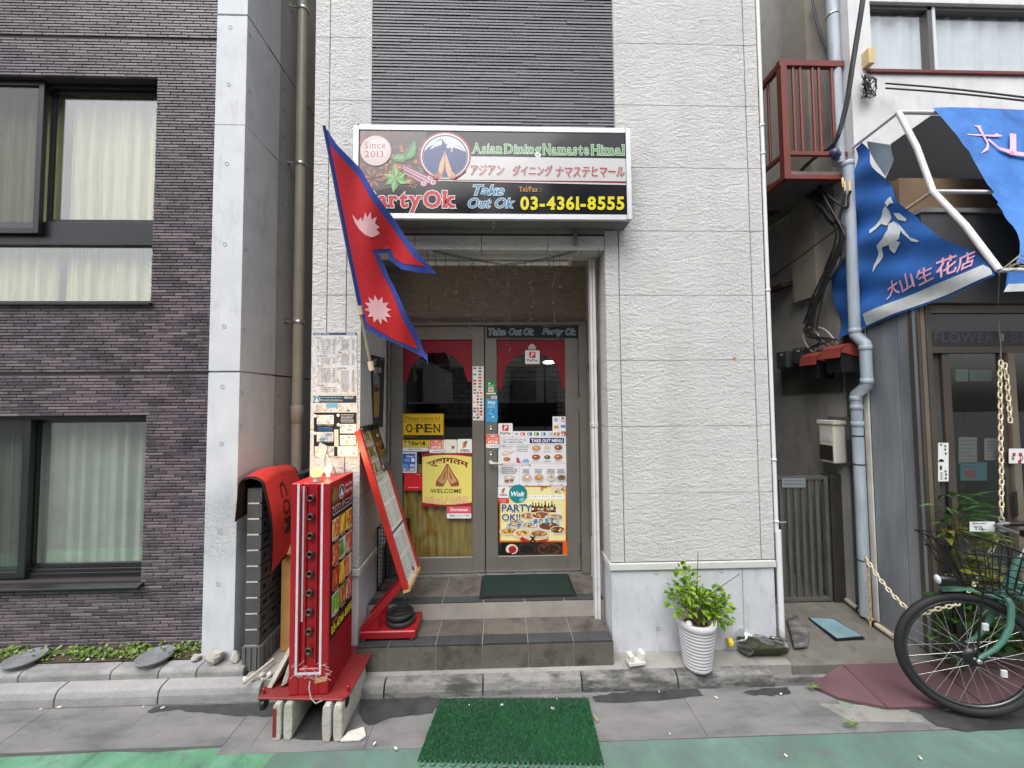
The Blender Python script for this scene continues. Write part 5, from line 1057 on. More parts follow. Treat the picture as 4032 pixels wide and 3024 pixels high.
# tilted roof-tile like block leaning on the left of the box
q = [zZ(*ZR(185, 1310), .2), xX(*ZR(285, 1095), -1.18), xX(*ZR(300, 1110), -1.175)]
m = MB(); m.prism([(-1.315, -.36, .207), (-1.285, -.37, .207), (-1.19, -.35, .395), (-1.178, -.33, .43), (-1.2, -.33, .43)], (0, .16, 0)); m.prism([(-1.24, -.36, .207), (-1.205, -.36, .225), (-1.185, -.36, .30), (-1.20, -.36, .33)], (0, .14, 0)); m.bev(.006, 2).build('broken_gutter_block', BLKC, label='broken pale concrete block leaning against the left of the sign box', cat='concrete block')
# ================================================================ leaning menu board
A_ = yY(1603, 2318, -.05); T_ = yY(1413, 1695, -.05); YB2 = .27
bd = (T_-A_); bl = bd.length; bu = bd.normalized(); bn = Vector((-bu.z, 0, bu.x)); bn = -bn if bn.x < 0 else bn
mb = thing('menu_board', 'red framed menu board leaning back on a red stand beside the steps', 'menu board', (A_.x, .1, ZS1))
def bp(u, v, o=0.): return A_+bu*(bl*v)+Vector((0, (YB2+.05)*u, 0))+bn*o
def bslab(m, u0, u1, v0, v1, o0, o1):
    vs = [bp(u, v, o) for u in (u0, u1) for v in (v0, v1) for o in (o0, o1)]
    m.add(vs, [(0, 1, 3, 2), (4, 6, 7, 5), (0, 4, 5, 1), (2, 3, 7, 6), (0, 2, 6, 4), (1, 5, 7, 3)])
ORED = surf('orange_red_paint', lin((168, 38, 32)), .4, .1, 5, .05, dirt=.3, dcol=lin((130, 30, 26)), ds=7)
m = MB(); bslab(m, -.03, .03, 0, 1.0, -.03, .012); bslab(m, .97, 1.03, 0, 1.0, -.03, .012); bslab(m, .03, .97, .985, 1.0, -.03, .012); m.bev(.004, 1).build('frame', ORED, mb)
m = MB(); bslab(m, .03, .97, 0, .985, -.012, -.002); m.build('board', surf('board_back', lin((170, 60, 50)), .6), mb)
m = MB(); bslab(m, -.02, 1.02, -.018, -.001, -.03, .016); m.build('bottom_rail', surf('raw_wood', lin((190, 150, 96)), .7, .2, 30, .1), mb)
a = Art(ZM, (0, 0, 0), (1, 0, 0)); rg = random.Random(21); a.at = lambda x, y: bp(x, 1-y, -.002+a.k*.00005)
a.rect(.05, .0, .97, 1., (226, 226, 222)); a.rect(.05, .66, .97, .675, (54, 48, 84))
for c_ in range(2):
    for y0, y1 in ((.37, .48), (.5, .64), (.70, .82), (.84, .97)): a.scrib(.10+c_*.45, y0, .40+c_*.42, y1, (130, 130, 136), 8, .8, rg); a.scrib(.42+c_*.43, y0, .49+c_*.43, y1, (130, 130, 136), 8, 1, rg)
a.build('menu_print', PRINT, mb)
a = Art(ZM, (0, 0, 0), (1, 0, 0)); a.at = lambda x, y: bp(x, 1-y, .008+a.k*.00005)
a.rect(.02, -.01, .56, .33, (214, 212, 204))
for i in range(3):
    for j in range(2): a.rect(.06+j*.25, .01+i*.105, .28+j*.25, .075+i*.105, (120, 110, 84)); a.blobs(.07+j*.25, .015+i*.105, .27+j*.25, .07+i*.105, [(206, 180, 90), (90, 90, 60), (226, 214, 170), (150, 110, 50)], 10, .02, .06, rg); a.scrib(.07+j*.25, .08+i*.105, .27+j*.25, .095+i*.105, (170, 50, 50), 1, .9, rg)
a.build('clipped_menu', PRINTG, label='small white drinks sheet clipped to the top of the red menu board', cat='menu')
a = Art(ZM, (0, 0, 0), (1, 0, 0)); a.at = lambda x, y: bp(x, 1-y, .012+a.k*.00005)
a.rect(.58, -.015, 1.12, .30, (40, 28, 24)); a.blobs(.6, .0, 1.1, .28, [(96, 54, 30), (60, 36, 26), (150, 90, 40), (30, 22, 20)], 30, .03, .08, rg); a.rect(.82, .05, .96, .07, (226, 214, 196)); a.scrib(.64, .10, 1.06, .2, (190, 110, 60), 5, .7, rg); a.rect(.6, .26, .7, .285, (226, 222, 214))
a.build('clipped_menu', PRINTG, label='dark brown drinks sheet clipped beside the white one on menu board', cat='menu')
for u in (.2, .42, .72, 1.0):
    m = MB(); bslab(m, u-.03, u+.03, .985, 1.02, -.02, .03); m.build('bulldog_clip', BLK, mb)
# stand: base tray, struts
m = MB(); m.box(-.922, -.562, -.045, .185, ZS1+.012, ZS1+.062); m.bev(.006, 1).build('base', RP, mb)
for x, y in ((-.90, -.03), (-.585, -.03), (-.585, .165), (-.90, .165)): MB().lathe([(.016, 0), (.016, .013), (0, .013)], (x, y, ZS1), n=14).build('foot', BLK, mb)
for y in (-.04, .155):
    s0 = Vector((-.91, y, ZS1+.062)); s1_ = A_+bu*.05+Vector((0, y-A_.y, 0)); dd = (s1_-s0); nn = Vector((-dd.z, 0, dd.x)).normalized()*.022
    m = MB().prism([s0-nn*.6, s1_-nn, s1_+nn, s0+nn], (0, .022, 0)); m.bev(.003, 1).build('strut', RP, mb)
    m = MB().prism([(-.90, y+.004, ZS1+.062), (-.80, y+.004, ZS1+.062), (-.80, y+.004, ZS1+.155)], (0, .012, 0)); m.build('gusset', RP, mb)
MB().tube([A_+bu*.02+Vector((.02, .2, 0)), A_+Vector((-.02, .25, -.16))], .004, 8).build('stay', STEEL, mb)
PLT = surf('black_rubber', lin((38, 38, 40)), .55, .1, 20, .1)
for i, (r_, z, lb_, ox) in enumerate(((.098, ZS1+.062, 'larger black weight plate lying on the red stand', .006), (.09, ZS1+.095, 'smaller black weight plate on top of the larger one', -.004))):
    c = (-.69+ox, .075-ox, z); MB().lathe([(.013, 0), (r_*.93, 0), (r_, .006), (r_, .027), (r_*.93, .032), (r_*.8, .031), (r_*.76, .026), (r_*.36, .026), (r_*.32, .031), (.016, .031), (.013, .026), (.013, 0)], c, n=40).build('weight_plate', PLT, label=lb_, cat='weight plate')
# wire basket behind the board
wb = thing('wire_basket', 'tall black wire basket in the left corner of the entrance', 'basket', (-.84, .47, ZL))
bx0, bx1, by0, by1, bz0, bz1 = -.935, -.75, .36, .57, ZL, ZL+.47
m = MB()
for z in (bz0+.01, bz1):
    m.tube([(bx0, by0, z), (bx1, by0, z), (bx1, by1, z), (bx0, by1, z)], .005, 6, closed=True)
for x, y in ((bx0, by0), (bx1, by0), (bx1, by1), (bx0, by1)): m.tube([(x, y, bz0), (x, y, bz1)], .006, 6)
m.build('frame', BLK, wb); m = MB(); n = 9
for i in range(1, n):
    t = i/n
    for (xa, ya), (xb, yb) in (((bx0, by0), (bx1, by0)), ((bx1, by0), (bx1, by1)), ((bx1, by1), (bx0, by1))): m.tube([(xa+(xb-xa)*t, ya+(yb-ya)*t, bz0), (xa+(xb-xa)*t, ya+(yb-ya)*t, bz1)], .0018, 4)
for i in range(1, 15):
    z = bz0+(bz1-bz0)*i/15
    for (xa, ya), (xb, yb) in (((bx0, by0), (bx1, by0)), ((bx1, by0), (bx1, by1)), ((bx1, by1), (bx0, by1))): m.tube([(xa, ya, z), (xb, yb, z)], .0018, 4)
m.build('wire_mesh', BLK, wb)
# ================================================================ mats
DMG = surf('dark_green_pile', lin((13, 36, 30)), .95, .3, 40, .8, 300, bd=.004)
c4 = [zZ(*ZF(x, y), ZL) for x, y in ((1010, 130), (1690, 130), (1750, 300), (970, 300))]
xa, xb = (c4[0].x+c4[3].x)/2, (c4[1].x+c4[2].x)/2; ya_, yb_ = c4[2].y, c4[0].y
dm = thing('door_mat', 'dark green door mat with black rubber border on the landing', 'mat', ((xa+xb)/2, (ya_+yb_)/2, ZL))
boxm(xa, xb, ya_, yb_, ZL+.0002, ZL+.006, .002).build('rubber_border', BLK, dm); boxm(xa+.022, xb-.022, ya_+.018, yb_-.018, ZL+.004, ZL+.010, .002).build('pile', DMG, dm)
TURF = NB('turf_blade'); _n = TURF.noise(5, 3, .6); _n2 = TURF.noise(60, 2, .5); _sp = TURF.n('ShaderNodeSeparateXYZ'); _ge = TURF.n('ShaderNodeNewGeometry'); TURF.l(_ge.outputs['Position'], _sp.inputs[0])
_c = TURF.ramp(_n2, [(.3, lin((34, 84, 54))), (.7, lin((58, 122, 76)))]); _c = TURF.mix(TURF.ramp(_n, [(.45, g(0)), (.7, g(.6))]), _c, lin((44, 128, 62)))
_bk = TURF.n('ShaderNodeMapRange', From_Min=-.33, From_Max=-.24, To_Min=0, To_Max=.6); TURF.l(_sp.outputs['Y'], _bk.inputs[0]); _c = TURF.mix(TURF.math('MULTIPLY', _bk.outputs[0], TURF.ramp(_n, [(.3, g(.5)), (.6, g(1))])), _c, lin((92, 110, 100))); TURF.done(_c, .6); TURF = TURF.m
c4 = [zZ(*ZF(x, y), .01) for x, y in ((675, 1105), (1840, 1100), (1965, 1622), (490, 1592))]
tm = thing('turf_mat', 'green artificial turf mat lying in front of the steps', 'mat', (sum((c.x for c in c4), 0)/4, sum((c.y for c in c4), 0)/4, 0))
for c in c4: c.y = min(c.y, -.196)
MB().prism([(c.x, c.y, .0035) for c in c4], (0, 0, .006)).build('backing', surf('turf_backing', lin((26, 66, 44)), .8), tm)
m = MB(); rg = random.Random(4)
for i in range(17000):
    u, v = rg.random(), rg.random(); p = c4[0].lerp(c4[1], u).lerp(c4[3].lerp(c4[2], u), v); t = rg.random()*6.28; h = rg.uniform(.008, .017); w_ = .0022
    dx, dy = math.cos(t)*w_, math.sin(t)*w_; lx, ly = rg.uniform(-.006, .006), rg.uniform(-.008, .004)
    m.v += [(p.x-dx, p.y-dy, .009), (p.x+dx, p.y+dy, .009), (p.x+lx, p.y+ly, .009+h)]; k = len(m.v); m.f.append((k-3, k-2, k-1))
m.c = [(1, 1, 1)]*len(m.f); m.sm = [False]*len(m.f); m.build('turf_blades', TURF, tm, kind='stuff')
GL = surf('turf_loop', lin((66, 128, 92)), .5); rm = MB().lathe([(.012, -.002), (.017, -.002), (.017, .003), (.012, .003), (.012, -.002)], n=14).mesh('edge_loop', GL)
for i in range(18): p = c4[3].lerp(c4[2], (i+.5)/18); place('edge_loop', rm, (p.x, p.y-.008, .006), tm)
# ================================================================ screen-block wall in the gap, red mat over it
BK = surf('charcoal_block', lin((74, 74, 75)), .85, .12, 20, .4, 90, dirt=.25, dcol=lin((46, 46, 46)), ds=8); MOR = surf('white_mortar', lin((196, 192, 182)), .9)
bf = -.045; bxr = yY(*ZC(1812, 700), bf).x; bxl = yY(*ZC(1712, 700), bf).x; bz_t = yY(*ZC(1760, 215), bf).z; bz_b = yY(*ZC(1760, 1313), bf).z
bw = thing('block_wall', 'charcoal screen block wall with pale joints in the gap between buildings', 'wall', ((bxl+bxr)/2, .5, .09)); nC = 10; ch = (bz_t-bz_b)/nC; BLn = .2
boxm(bxl+.001, bxr-.0165, bf+.0015, 1.4, bz_b, bz_t-.004).build('mortar', MOR, bw)
# block with a square opening on its right face
W_ = bxr-bxl; hh = ch-.011
def scr_block(L):
    m = MB(); m.box(0, W_-.016, 0, L, 0, hh)
    m.box(W_-.0158, W_, 0, .028, 0, hh); m.box(W_-.0158, W_, L-.028, L, 0, hh); m.box(W_-.0158, W_, .028, L-.028, 0, .028); m.box(W_-.0158, W_, .028, L-.028, hh-.028, hh)
    if L > .15: m.box(W_-.0158, W_-.001, L/2-.012, L/2+.012, .028, hh-.028)
    return m.mesh('block', BK)
mA = scr_block(BLn-.009); mB_ = scr_block(BLn/2-.009)
for r in range(nC):
    y = bf
    k = 0
    while y < 1.3:
        half = (k == 0 and r % 2 == 1); place('block', mB_ if half else mA, (bxl, y, bz_b+ch*r+.008), bw); y += BLn/2 if half else BLn; k += 1
m = MB(); zb_ = .1
m.box(bxl-.008, bxr+.012, bf-.012, 1.4, zb_, bz_b+.002)
for i in range(3): m.box(bxl+.004+i*.035, bxl+.016+i*.035, bf-.02, bf-.012, zb_, bz_b)
for i in range(30): m.box(bxr+.012, bxr+.02, bf+.0+i*.045, bf+.022+i*.045, zb_, bz_b)
m.build('ribbed_base', surf('ribbed_concrete', lin((92, 92, 92)), .85, .15, 15, .4), bw)
# mat draped over the top
MATR = surf('red_mat_pile', lin((170, 38, 32)), .95, .2, 50, .6, 250, bd=.004); MATB = surf('mat_rubber', lin((34, 26, 26)), .7)
mc = (bxl+bxr)/2
prof = []
Lr = .62
def drape(u, v, o=0.):
    """u along the wall, v from the left hem over the top to the right hem"""
    s = v*.98; R = W_/2+.03; y = -.10+.40*u-(.10*(1-v))*0
    if s < .23: x = mc-R-.012*(1-s/.23); z = bz_t+.03-.23+s
    elif s < .23+math.pi*R*.85:
        t = (s-.23)/(math.pi*R*.85)*math.pi; x = mc-R*math.cos(t); z = bz_t+.03+R*.62*math.sin(t)
    else:
        q = s-.23-math.pi*R*.85; x = mc+R+.02*math.sin(q*7)+.18*q; z = bz_t+.03-q
    nx = 1 if v > .5 else -1
    return Vector((x+o*(1 if s > .4 else -1)*.7, y+.03*math.sin(u*5+v*3)-.05*v+.09*v*u, z+o+.02*math.sin(u*4)+.10*u*v-.02*v))
rmt = thing('red_mat', 'red rubber backed door mat hung over the charcoal block wall', 'mat', (mc, .1, bz_t-.2))
MB().grid(lambda u, v: drape(u, v), 20, 40).build('rubber_back', MATB, rmt); MB().grid(lambda u, v: drape(.04+.92*u, .015+.97*v, .006), 20, 40).build('pile', MATR, rmt)
a = Art(ZM, (0, 0, 0), (1, 0, 0)); BKc = (46, 22, 22)
class _M: pass
m = MB(); m.cur = lin(BKc)
for i, chh in enumerate('COM'):
    v, f, a0, a1, b0, b1 = glyphs(chh, .01)
    pts = []
    for p in v:
        uu = .50-.20*(p[1]-b0)/(b1-b0)*-1-.1; vv = .50+i*.125+.105*(p[0]-a0)/(a1-a0); pts.append(drape(.04+.92*uu, .015+.97*vv, .0085))
    m.add(pts, f)
m.build('lettering', PRINT, rmt)
# cardboard box wedged behind the sign
CB = surf('cardboard', lin((176, 130, 78)), .85, .12, 10, .1)
cb = thing('cardboard_box', 'open cardboard box standing in the gap behind the red sign box', 'box', (-1.40, .35, .11)); m = MB(); m.box(-1.50, -1.30, .10, .105, .113, .84); m.box(-1.50, -1.30, .45, .455, .113, .84); m.box(-1.50, -1.495, .105, .45, .113, .84); m.box(-1.305, -1.30, .105, .45, .113, .84); m.box(-1.495, -1.305, .105, .45, .113, .118); m.build('carton', CB, cb)
MB().prism([(-1.495, .10, .84), (-1.305, .10, .84), (-1.305, .04, .78), (-1.495, .04, .78)], (0, 0, .004)).build('flap', CB, cb)
# ================================================================ flower shop building on the right
XW, YU, YF = 2.85, .30, -.10
fsb = thing('flower_shop_building', 'old white rendered building with a metal clad flower shop front, at the right edge', 'building', (4, 1, .1))
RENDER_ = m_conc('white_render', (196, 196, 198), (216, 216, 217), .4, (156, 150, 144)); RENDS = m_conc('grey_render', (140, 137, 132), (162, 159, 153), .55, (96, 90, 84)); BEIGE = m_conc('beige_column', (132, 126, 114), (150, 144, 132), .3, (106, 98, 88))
wx0 = yY(*Z1(978, 300), YU).x; wz0 = yY(*Z1(1400, 516), YU).z; wz1 = yY(*Z1(1400, 18), YU).z
m = MB(); m.box(XW, 7, YU, YU+.2, 2.5, wz0); m.box(XW, wx0, YU, YU+.2, wz0, wz1); m.box(XW, 7, YU, YU+.2, wz1, 6.4); m.box(5.6, 7, YU, YU+.2, wz0, wz1); m.build('front_wall', RENDER_, fsb)
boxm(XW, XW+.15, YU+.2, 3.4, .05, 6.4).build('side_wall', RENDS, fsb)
yc0 = xX(*Z1(500, 200), XW-.06).y; yc1 = xX(*Z1(335, 200), XW-.06).y; boxm(XW-.06, XW, yc0, yc1, 2.7, 6.4).build('side_column', BEIGE, fsb)
boxm(XW-.004, 7, YU+.2, 3.4, 6.4, 6.6).build('roof_slab', RENDS, fsb)
wn = thing('window', None, None, (wx0+.8, YU, wz0), parent=fsb); DKA = surf('grey_brown_aluminium', lin((90, 88, 88)), .4, .1, 5, .02, metal=.3)
mx = yY(*Z1(1390, 300), YU+.05).x; m = MB(); m.box(wx0, 5.6, YU+.03, YU+.1, wz1-.03, wz1); m.box(wx0, 5.6, YU+.03, YU+.1, wz0, wz0+.02); m.box(wx0, wx0+.02, YU+.03, YU+.1, wz0, wz1); m.box(mx-.018, mx+.018, YU+.03, YU+.1, wz0, wz1); m.build('frame', DKA, wn)
boxm(mx+.018, mx+.044, YU+.025, YU+.06, wz0+.01, wz1-.01).build('sash_edge', ALU, wn)
boxm(wx0+.02, mx-.018, YU+.06, YU+.064, wz0+.02, wz1-.03).build('pane', GLASS, wn); boxm(mx+.044, 5.6, YU+.07, YU+.074, wz0+.02, wz1-.03).build('pane', GLASS, wn)
boxm(wx0-.05, 7, YU-.02, YU+.0, wz0-.03, wz0-.004, .003).build('red_sill', surf('red_oxide', lin((110, 48, 48)), .6, .2, 9, .1), fsb)
curtain(wx0, 5.4, wz0-.02, wz1+.05, YU+.10, surf('white_net', lin((226, 231, 238)), .9, .1, 5), 'bluish white net curtain behind the upper right window', .2, .012)
boxm(wx0-.1, 5.8, 1.1, 1.12, wz0-.2, wz1+.2).build('room_lining', DARKR, fsb)
# white corner strip, metal cladding, shop box
boxm(XW-.012, XW+.0, YU-.03, YU+.012, .1, 2.45, .003).build('corner_strip', surf('white_strip', lin((208, 206, 200)), .5, .1, 6, dirt=.5, dcol=lin((150, 120, 84)), ds=4), fsb)
CLAD = NB('galvanised_sheet'); _n = CLAD.noise(2.2, 6, .6, vec=CLAD.pos((3, 3, .6))); CLAD.done(CLAD.ramp(_n, [(.3, lin((118, 122, 128))), (.7, lin((158, 162, 168)))]), .45, CLAD.bump(CLAD.noise(50, 4, .6), .1, .002), .35); CLAD = CLAD.m
yq = [YU-.03, xX(*Z5(468, 800), XW).y, xX(*Z5(668, 800), XW).y]
for a_, b_ in zip(yq, yq[1:]): boxm(XW-.0, XW+.03, b_+.002, a_-.002, .1, 2.5, .004).build('metal_panel', CLAD, fsb)
BRD = surf('dark_bronze', lin((84, 76, 70)), .45, .1, 5, .03, metal=.35); BRL = surf('worn_bronze', lin((122, 110, 98)), .45, .15, 5, .03, metal=.35)
def f8(x, y, Y=YF): return yY(*Z8(x, y), Y)
cols = [f8(q, 800).x for q in (55, 82, 122, 175)]
m = MB(); m.box(XW+.002, cols[0], YF+.01, yq[-1], .1, 2.5); m.build('corner_post', CLAD, fsb)
for i, (a_, b_) in enumerate(zip(cols, cols[1:])): boxm(a_+.001, b_-.001, YF-.004*(i+1), YF+.06, .1, 2.45, .003).build('door_post', [BRD, BRL, BRD][i], fsb)
zt8 = [f8(500, q).z for q in (2, 76, 250, 385, 450)]
boxm(cols[-1], 6, YF-.004, YF+.05, zt8[1], zt8[0], .003).build('head_rail', BRL, fsb)
boxm(cols[-1], 6, YF+.02, YF+.03, zt8[2], zt8[1]).build('transom_glass', surf('smoked_glass', lin((34, 36, 40)), .15, .05, 3, 0), fsb)
sp_ = boxm(cols[-1], 6, YF-.002, YF+.04, zt8[3], zt8[2], .002).build('sign_board', surf('dark_sign_board', lin((42, 40, 46)), .5), fsb)
a = Art(Z8, (0, YF-.003, 0), (0, -1, 0)); a.text('FLOWER', 190, 258, 742, 350, (74, 70, 82), .0); a.text('BI', 900, 262, 1016, 344, (72, 68, 78), .0); a.rect(805, 266, 838, 306, (150, 134, 90)); a.disc(822, 320, 16, 22, (150, 134, 90)); a.build('sign_letters', PRINT, sp_)
boxm(cols[-1], 6, YF+.0, YF+.045, zt8[4], zt8[3], .002).build('door_head', BRD, fsb)
FG = thing('sliding_door', None, None, (3.4, YF, .1), parent=fsb); XG = [f8(q, 900).x for q in (298, 372, 838, 880, 948)]
m = MB(); m.box(XG[0], XG[1], YF+.01, YF+.04, .12, zt8[4]); m.box(XG[2], XG[3], YF+.012, YF+.042, .12, zt8[4]); m.box(XG[1], XG[2], YF+.01, YF+.04, .12, .3); m.bev(.003, 1).build('frame', BRD, FG)
m = MB(); m.box(XG[3]+.002, XG[4], YF-.01, YF+.02, .12, zt8[4]); m.box(XG[4], 5.2, YF-.01, YF+.02, .12, .3); m.bev(.003, 1).build('frame', BRL, FG)
boxm(cols[-1], XG[0], YF+.03, YF+.034, .12, zt8[4]).build('pane', GLASSD, FG); boxm(XG[1], XG[2], YF+.022, YF+.026, .3, zt8[4]).build('pane', GLASSD, FG); boxm(XG[4], 5.2, YF+.0, YF+.004, .3, zt8[4]).build('pane', GLASSD, FG)
for x, y in ((331, 0), (915, 0)):
    p = f8(x, 1640); boxm(p.x-.012, p.x+.012, YF-.012 if x > 500 else YF+.006, YF-.008 if x > 500 else YF+.012, 1.0, 1.16).build('finger_pull', BLK, FG)
DKI = surf('dark_shop', lin((70, 72, 70)), .9); m = MB(); m.box(XW+.16, 6, 2.2, 2.22, .1, 2.5); m.box(XW+.16, 6, YF+.1, 2.2, 2.46, 2.5); m.box(6, 6.02, YF+.1, 2.2, .1, 2.5); m.box(XW+.03, XW+.16, yq[-1], .5, .1, 2.46); m.build('shop_interior', DKI, fsb)
boxm(XW+.03, 6, YF+.06, 2.2, .1, .118).build('shop_floor', DKI, fsb)
# fascia box above the shop
fz0 = yY(*Z7(600, 1085), -.15).z; fz1 = yY(*Z7(600, 110), -.15).z; FAS = surf('charcoal_fascia', lin((74, 74, 76)), .45, .12, 3, .03, metal=.3)
boxm(XW-.0, 6.5, -.15, YU, fz0, fz1, .004).build('fascia', FAS, fsb); boxm(XW-.01, 6.5, -.165, YU, fz1, fz1+.03, .003).build('fascia_cap', surf('fascia_cap', lin((128, 126, 122)), .5, .2, 6, dirt=.4), fsb)
boxm(XW, 6.5, -.02, YU-.002, fz1+.03, fz1+.32).build('wooden_board', surf('brown_board', lin((112, 92, 70)), .8, .2, 4, .1, dirt=.5, dcol=lin((60, 50, 42)), ds=3), fsb)
# ================================================================ awning
XA = 2.835
J = xX(*Z1(1175, 815), XA); JW = xX(*Z1(925, 1030), XA); JW = Vector((XA, YU-.002, J.z-.02)); BN = xX(*Z1(1425, 1390), XA); TP_ = xX(*Z2(2020, 712), XA)
aw = thing('awning', 'torn blue shop awning on a white tube frame', 'awning', (3.5, -.1, TP_.z))
WTB = surf('white_tube', lin((212, 208, 210)), .4, .06, 6, .03, dirt=.25, dcol=lin((160, 130, 110)), ds=10)
def seg(a_, b_, r=.015): return MB().tube([a_, b_], r, 12)
MB().tube([J, J.lerp(BN, .5)+Vector((0, -.012, .012)), BN, BN.lerp(TP_, .5)+Vector((0, -.01, .01)), TP_], .017, 12).build('rib', WTB, aw)
seg(JW, J, .012).build('top_stay', WTB, aw); seg(J, J+Vector((3.2, 0, 0)), .014).build('top_bar', WTB, aw); seg(BN, BN+Vector((3.2, 0, 0)), .012).build('middle_bar', WTB, aw); seg(TP_, TP_+Vector((3.2, 0, 0)), .014).build('front_bar', WTB, aw)
seg(BN, Vector((XA, YU, BN.z-.12)), .011).build('brace', surf('rusty_white_tube', lin((176, 160, 144)), .6, .2, 20, .1, dirt=.6, dcol=lin((110, 70, 44)), ds=14), aw)
AWB = NB('blue_canvas'); _n = AWB.noise(7, 5, .6); AWB.done(AWB.ramp(_n, [(.3, lin((40, 96, 170))), (.7, lin((62, 124, 198)))]), .6, AWB.bump(AWB.noise(300, 2, .5), .2, .001)); AWB = AWB.m
# canopy: follows the ribs, torn along its left edge
def awn_plane(a_, b_): d_ = b_-a_; return a_, Vector((0, -d_.z, d_.y)).normalized()
tear = [Z1(1412, 812), Z1(1470, 890), Z1(1530, 965), Z1(1570, 1020), Z1(1610, 1080), Z1(1650, 1130), Z1(1692, 1195), Z1(1740, 1280), Z1(1790, 1370), Z1(1830, 1440), Z1(1870, 1505), Z1(1920, 1570), Z2(1950, 140), Z2(2000, 215), Z2(2040, 280), Z2(2070, 340), Z2(2120, 400), Z2(2150, 450), Z2(2172, 520), Z2(2165, 600), Z2(2130, 690)]
edge = []
for q in tear:
    p = onP(*q, *awn_plane(J, BN))
    if p.z < BN.z: p = onP(*q, *awn_plane(BN, TP_))
    edge.append(p+Vector((0, -.016, .016)))
edge.sort(key=lambda p: -p.z); m = MB(); n = 14; vs = []
for k, p in enumerate(edge):
    x0 = p.x+rnd.uniform(-.006, .006)
    for i in range(n+1): t = i/n; vs.append((x0+(6.0-x0)*t**1.6, p.y-.01*math.sin(t*9+k*.3), p.z))
m.add(vs, [(k*(n+1)+i, k*(n+1)+i+1, (k+1)*(n+1)+i+1, (k+1)*(n+1)+i) for k in range(len(edge)-1) for i in range(n)], True); cn = m.build('canopy', AWB, aw)
PK = (240, 176, 196)
PKM = surf('pink_print', lin(PK), .6)
m = MB(); pl_ = awn_plane(J, BN)
def cpt(x, y): return onP(*Z1(x, y), *pl_)+Vector((0, -.026, .024))
for st_ in ([(1645, 1015), (1700, 1018), (1840, 1022), (1850, 1010), (1900, 1030), (1840, 1036), (1700, 1026), (1645, 1022)], [(1690, 953), (1745, 955), (1740, 966), (1800, 1090), (1795, 1130), (1740, 1158), (1780, 1110), (1784, 1080), (1715, 965)], [(1790, 1058), (1800, 1050), (1870, 1110), (1985, 1138), (1972, 1168), (1880, 1130)]):
    m.add([cpt(*q) for q in st_], [tuple(range(len(st_)))])
    for v in range(len(st_)): pass
v, f, a0, a1, b0, b1 = glyphs('山', .02); m.add([cpt(1950+320*(p[0]-a0)/(a1-a0), 1180-215*(p[1]-b0)/(b1-b0)+40*(p[0]-a0)/(a1-a0)) for p in v], f)
m.build('canopy_print', PKM, cn)
# side curtain of the awning
SID = surf('blue_canvas_side', lin((36, 92, 166)), .65, .2, 5, .1, 200)
XS = XA-.02
def sp3(q, o=0.):
    p = xX(*q, XS); s = (p.z*1.3+p.y)*9; return Vector((XS-o+.02*math.sin(s)*1.+.012*math.sin(p.z*23-p.y*8), p.y, p.z))
from mathutils.geometry import delaunay_2d_cdt
def cdt(pts, fn, step=16):
    n = len(pts); P = []
    for i in range(n):
        p, q = Vector(pts[i]), Vector(pts[(i+1) % n]); k = max(1, int((q-p).length/step)); P += [p.lerp(q, t/k) for t in range(k)]
    N = len(P); x0 = min(p.x for p in P); x1 = max(p.x for p in P); y0 = min(p.y for p in P); y1 = max(p.y for p in P); y = y0
    while y < y1:
        x = x0
        while x < x1: P.append(Vector((x, y))); x += step
        y += step
    V, _, F_ = delaunay_2d_cdt(P, [(i, (i+1) % N) for i in range(N)], [tuple(range(N))], 1, 1e-4)[:3]
    return [fn((v.x, v.y)) for v in V], [tuple(f) for f in F_]
OUTL = [Z1(900, 1035), Z1(960, 1120), Z1(1030, 1240), Z1(1090, 1340), Z1(1190, 1450), Z1(1290, 1580), Z2(1400, 350), Z2(1520, 410), Z2(1640, 480), Z2(1760, 550), Z2(1900, 650), Z2(2020, 735), Z2(2030, 752), Z2(1500, 950), Z2(1250, 1050), Z2(1010, 1150), Z2(950, 1180), Z2(800, 1232), Z2(770, 1000), Z2(740, 830), Z2(742, 740), Z2(790, 640), Z2(850, 560), Z1(862, 1300), Z1(852, 1080)]
m = MB(); m.add(*cdt(OUTL, sp3), True); sc_ = m.build('side_curtain', SID, aw)
HEM = surf('white_hem', lin((196, 200, 202)), .6, .15, 12, .1); m = MB(); m.add(*cdt([Z2(1000, 1048), Z2(1250, 940), Z2(1500, 830), Z2(1750, 730), Z2(1890, 668), Z2(1980, 700), Z2(2015, 742), Z2(1500, 935), Z2(1250, 1035), Z2(1012, 1138)], lambda q: sp3(q, .006)), True); m.build('hem', HEM, sc_)
m = MB()
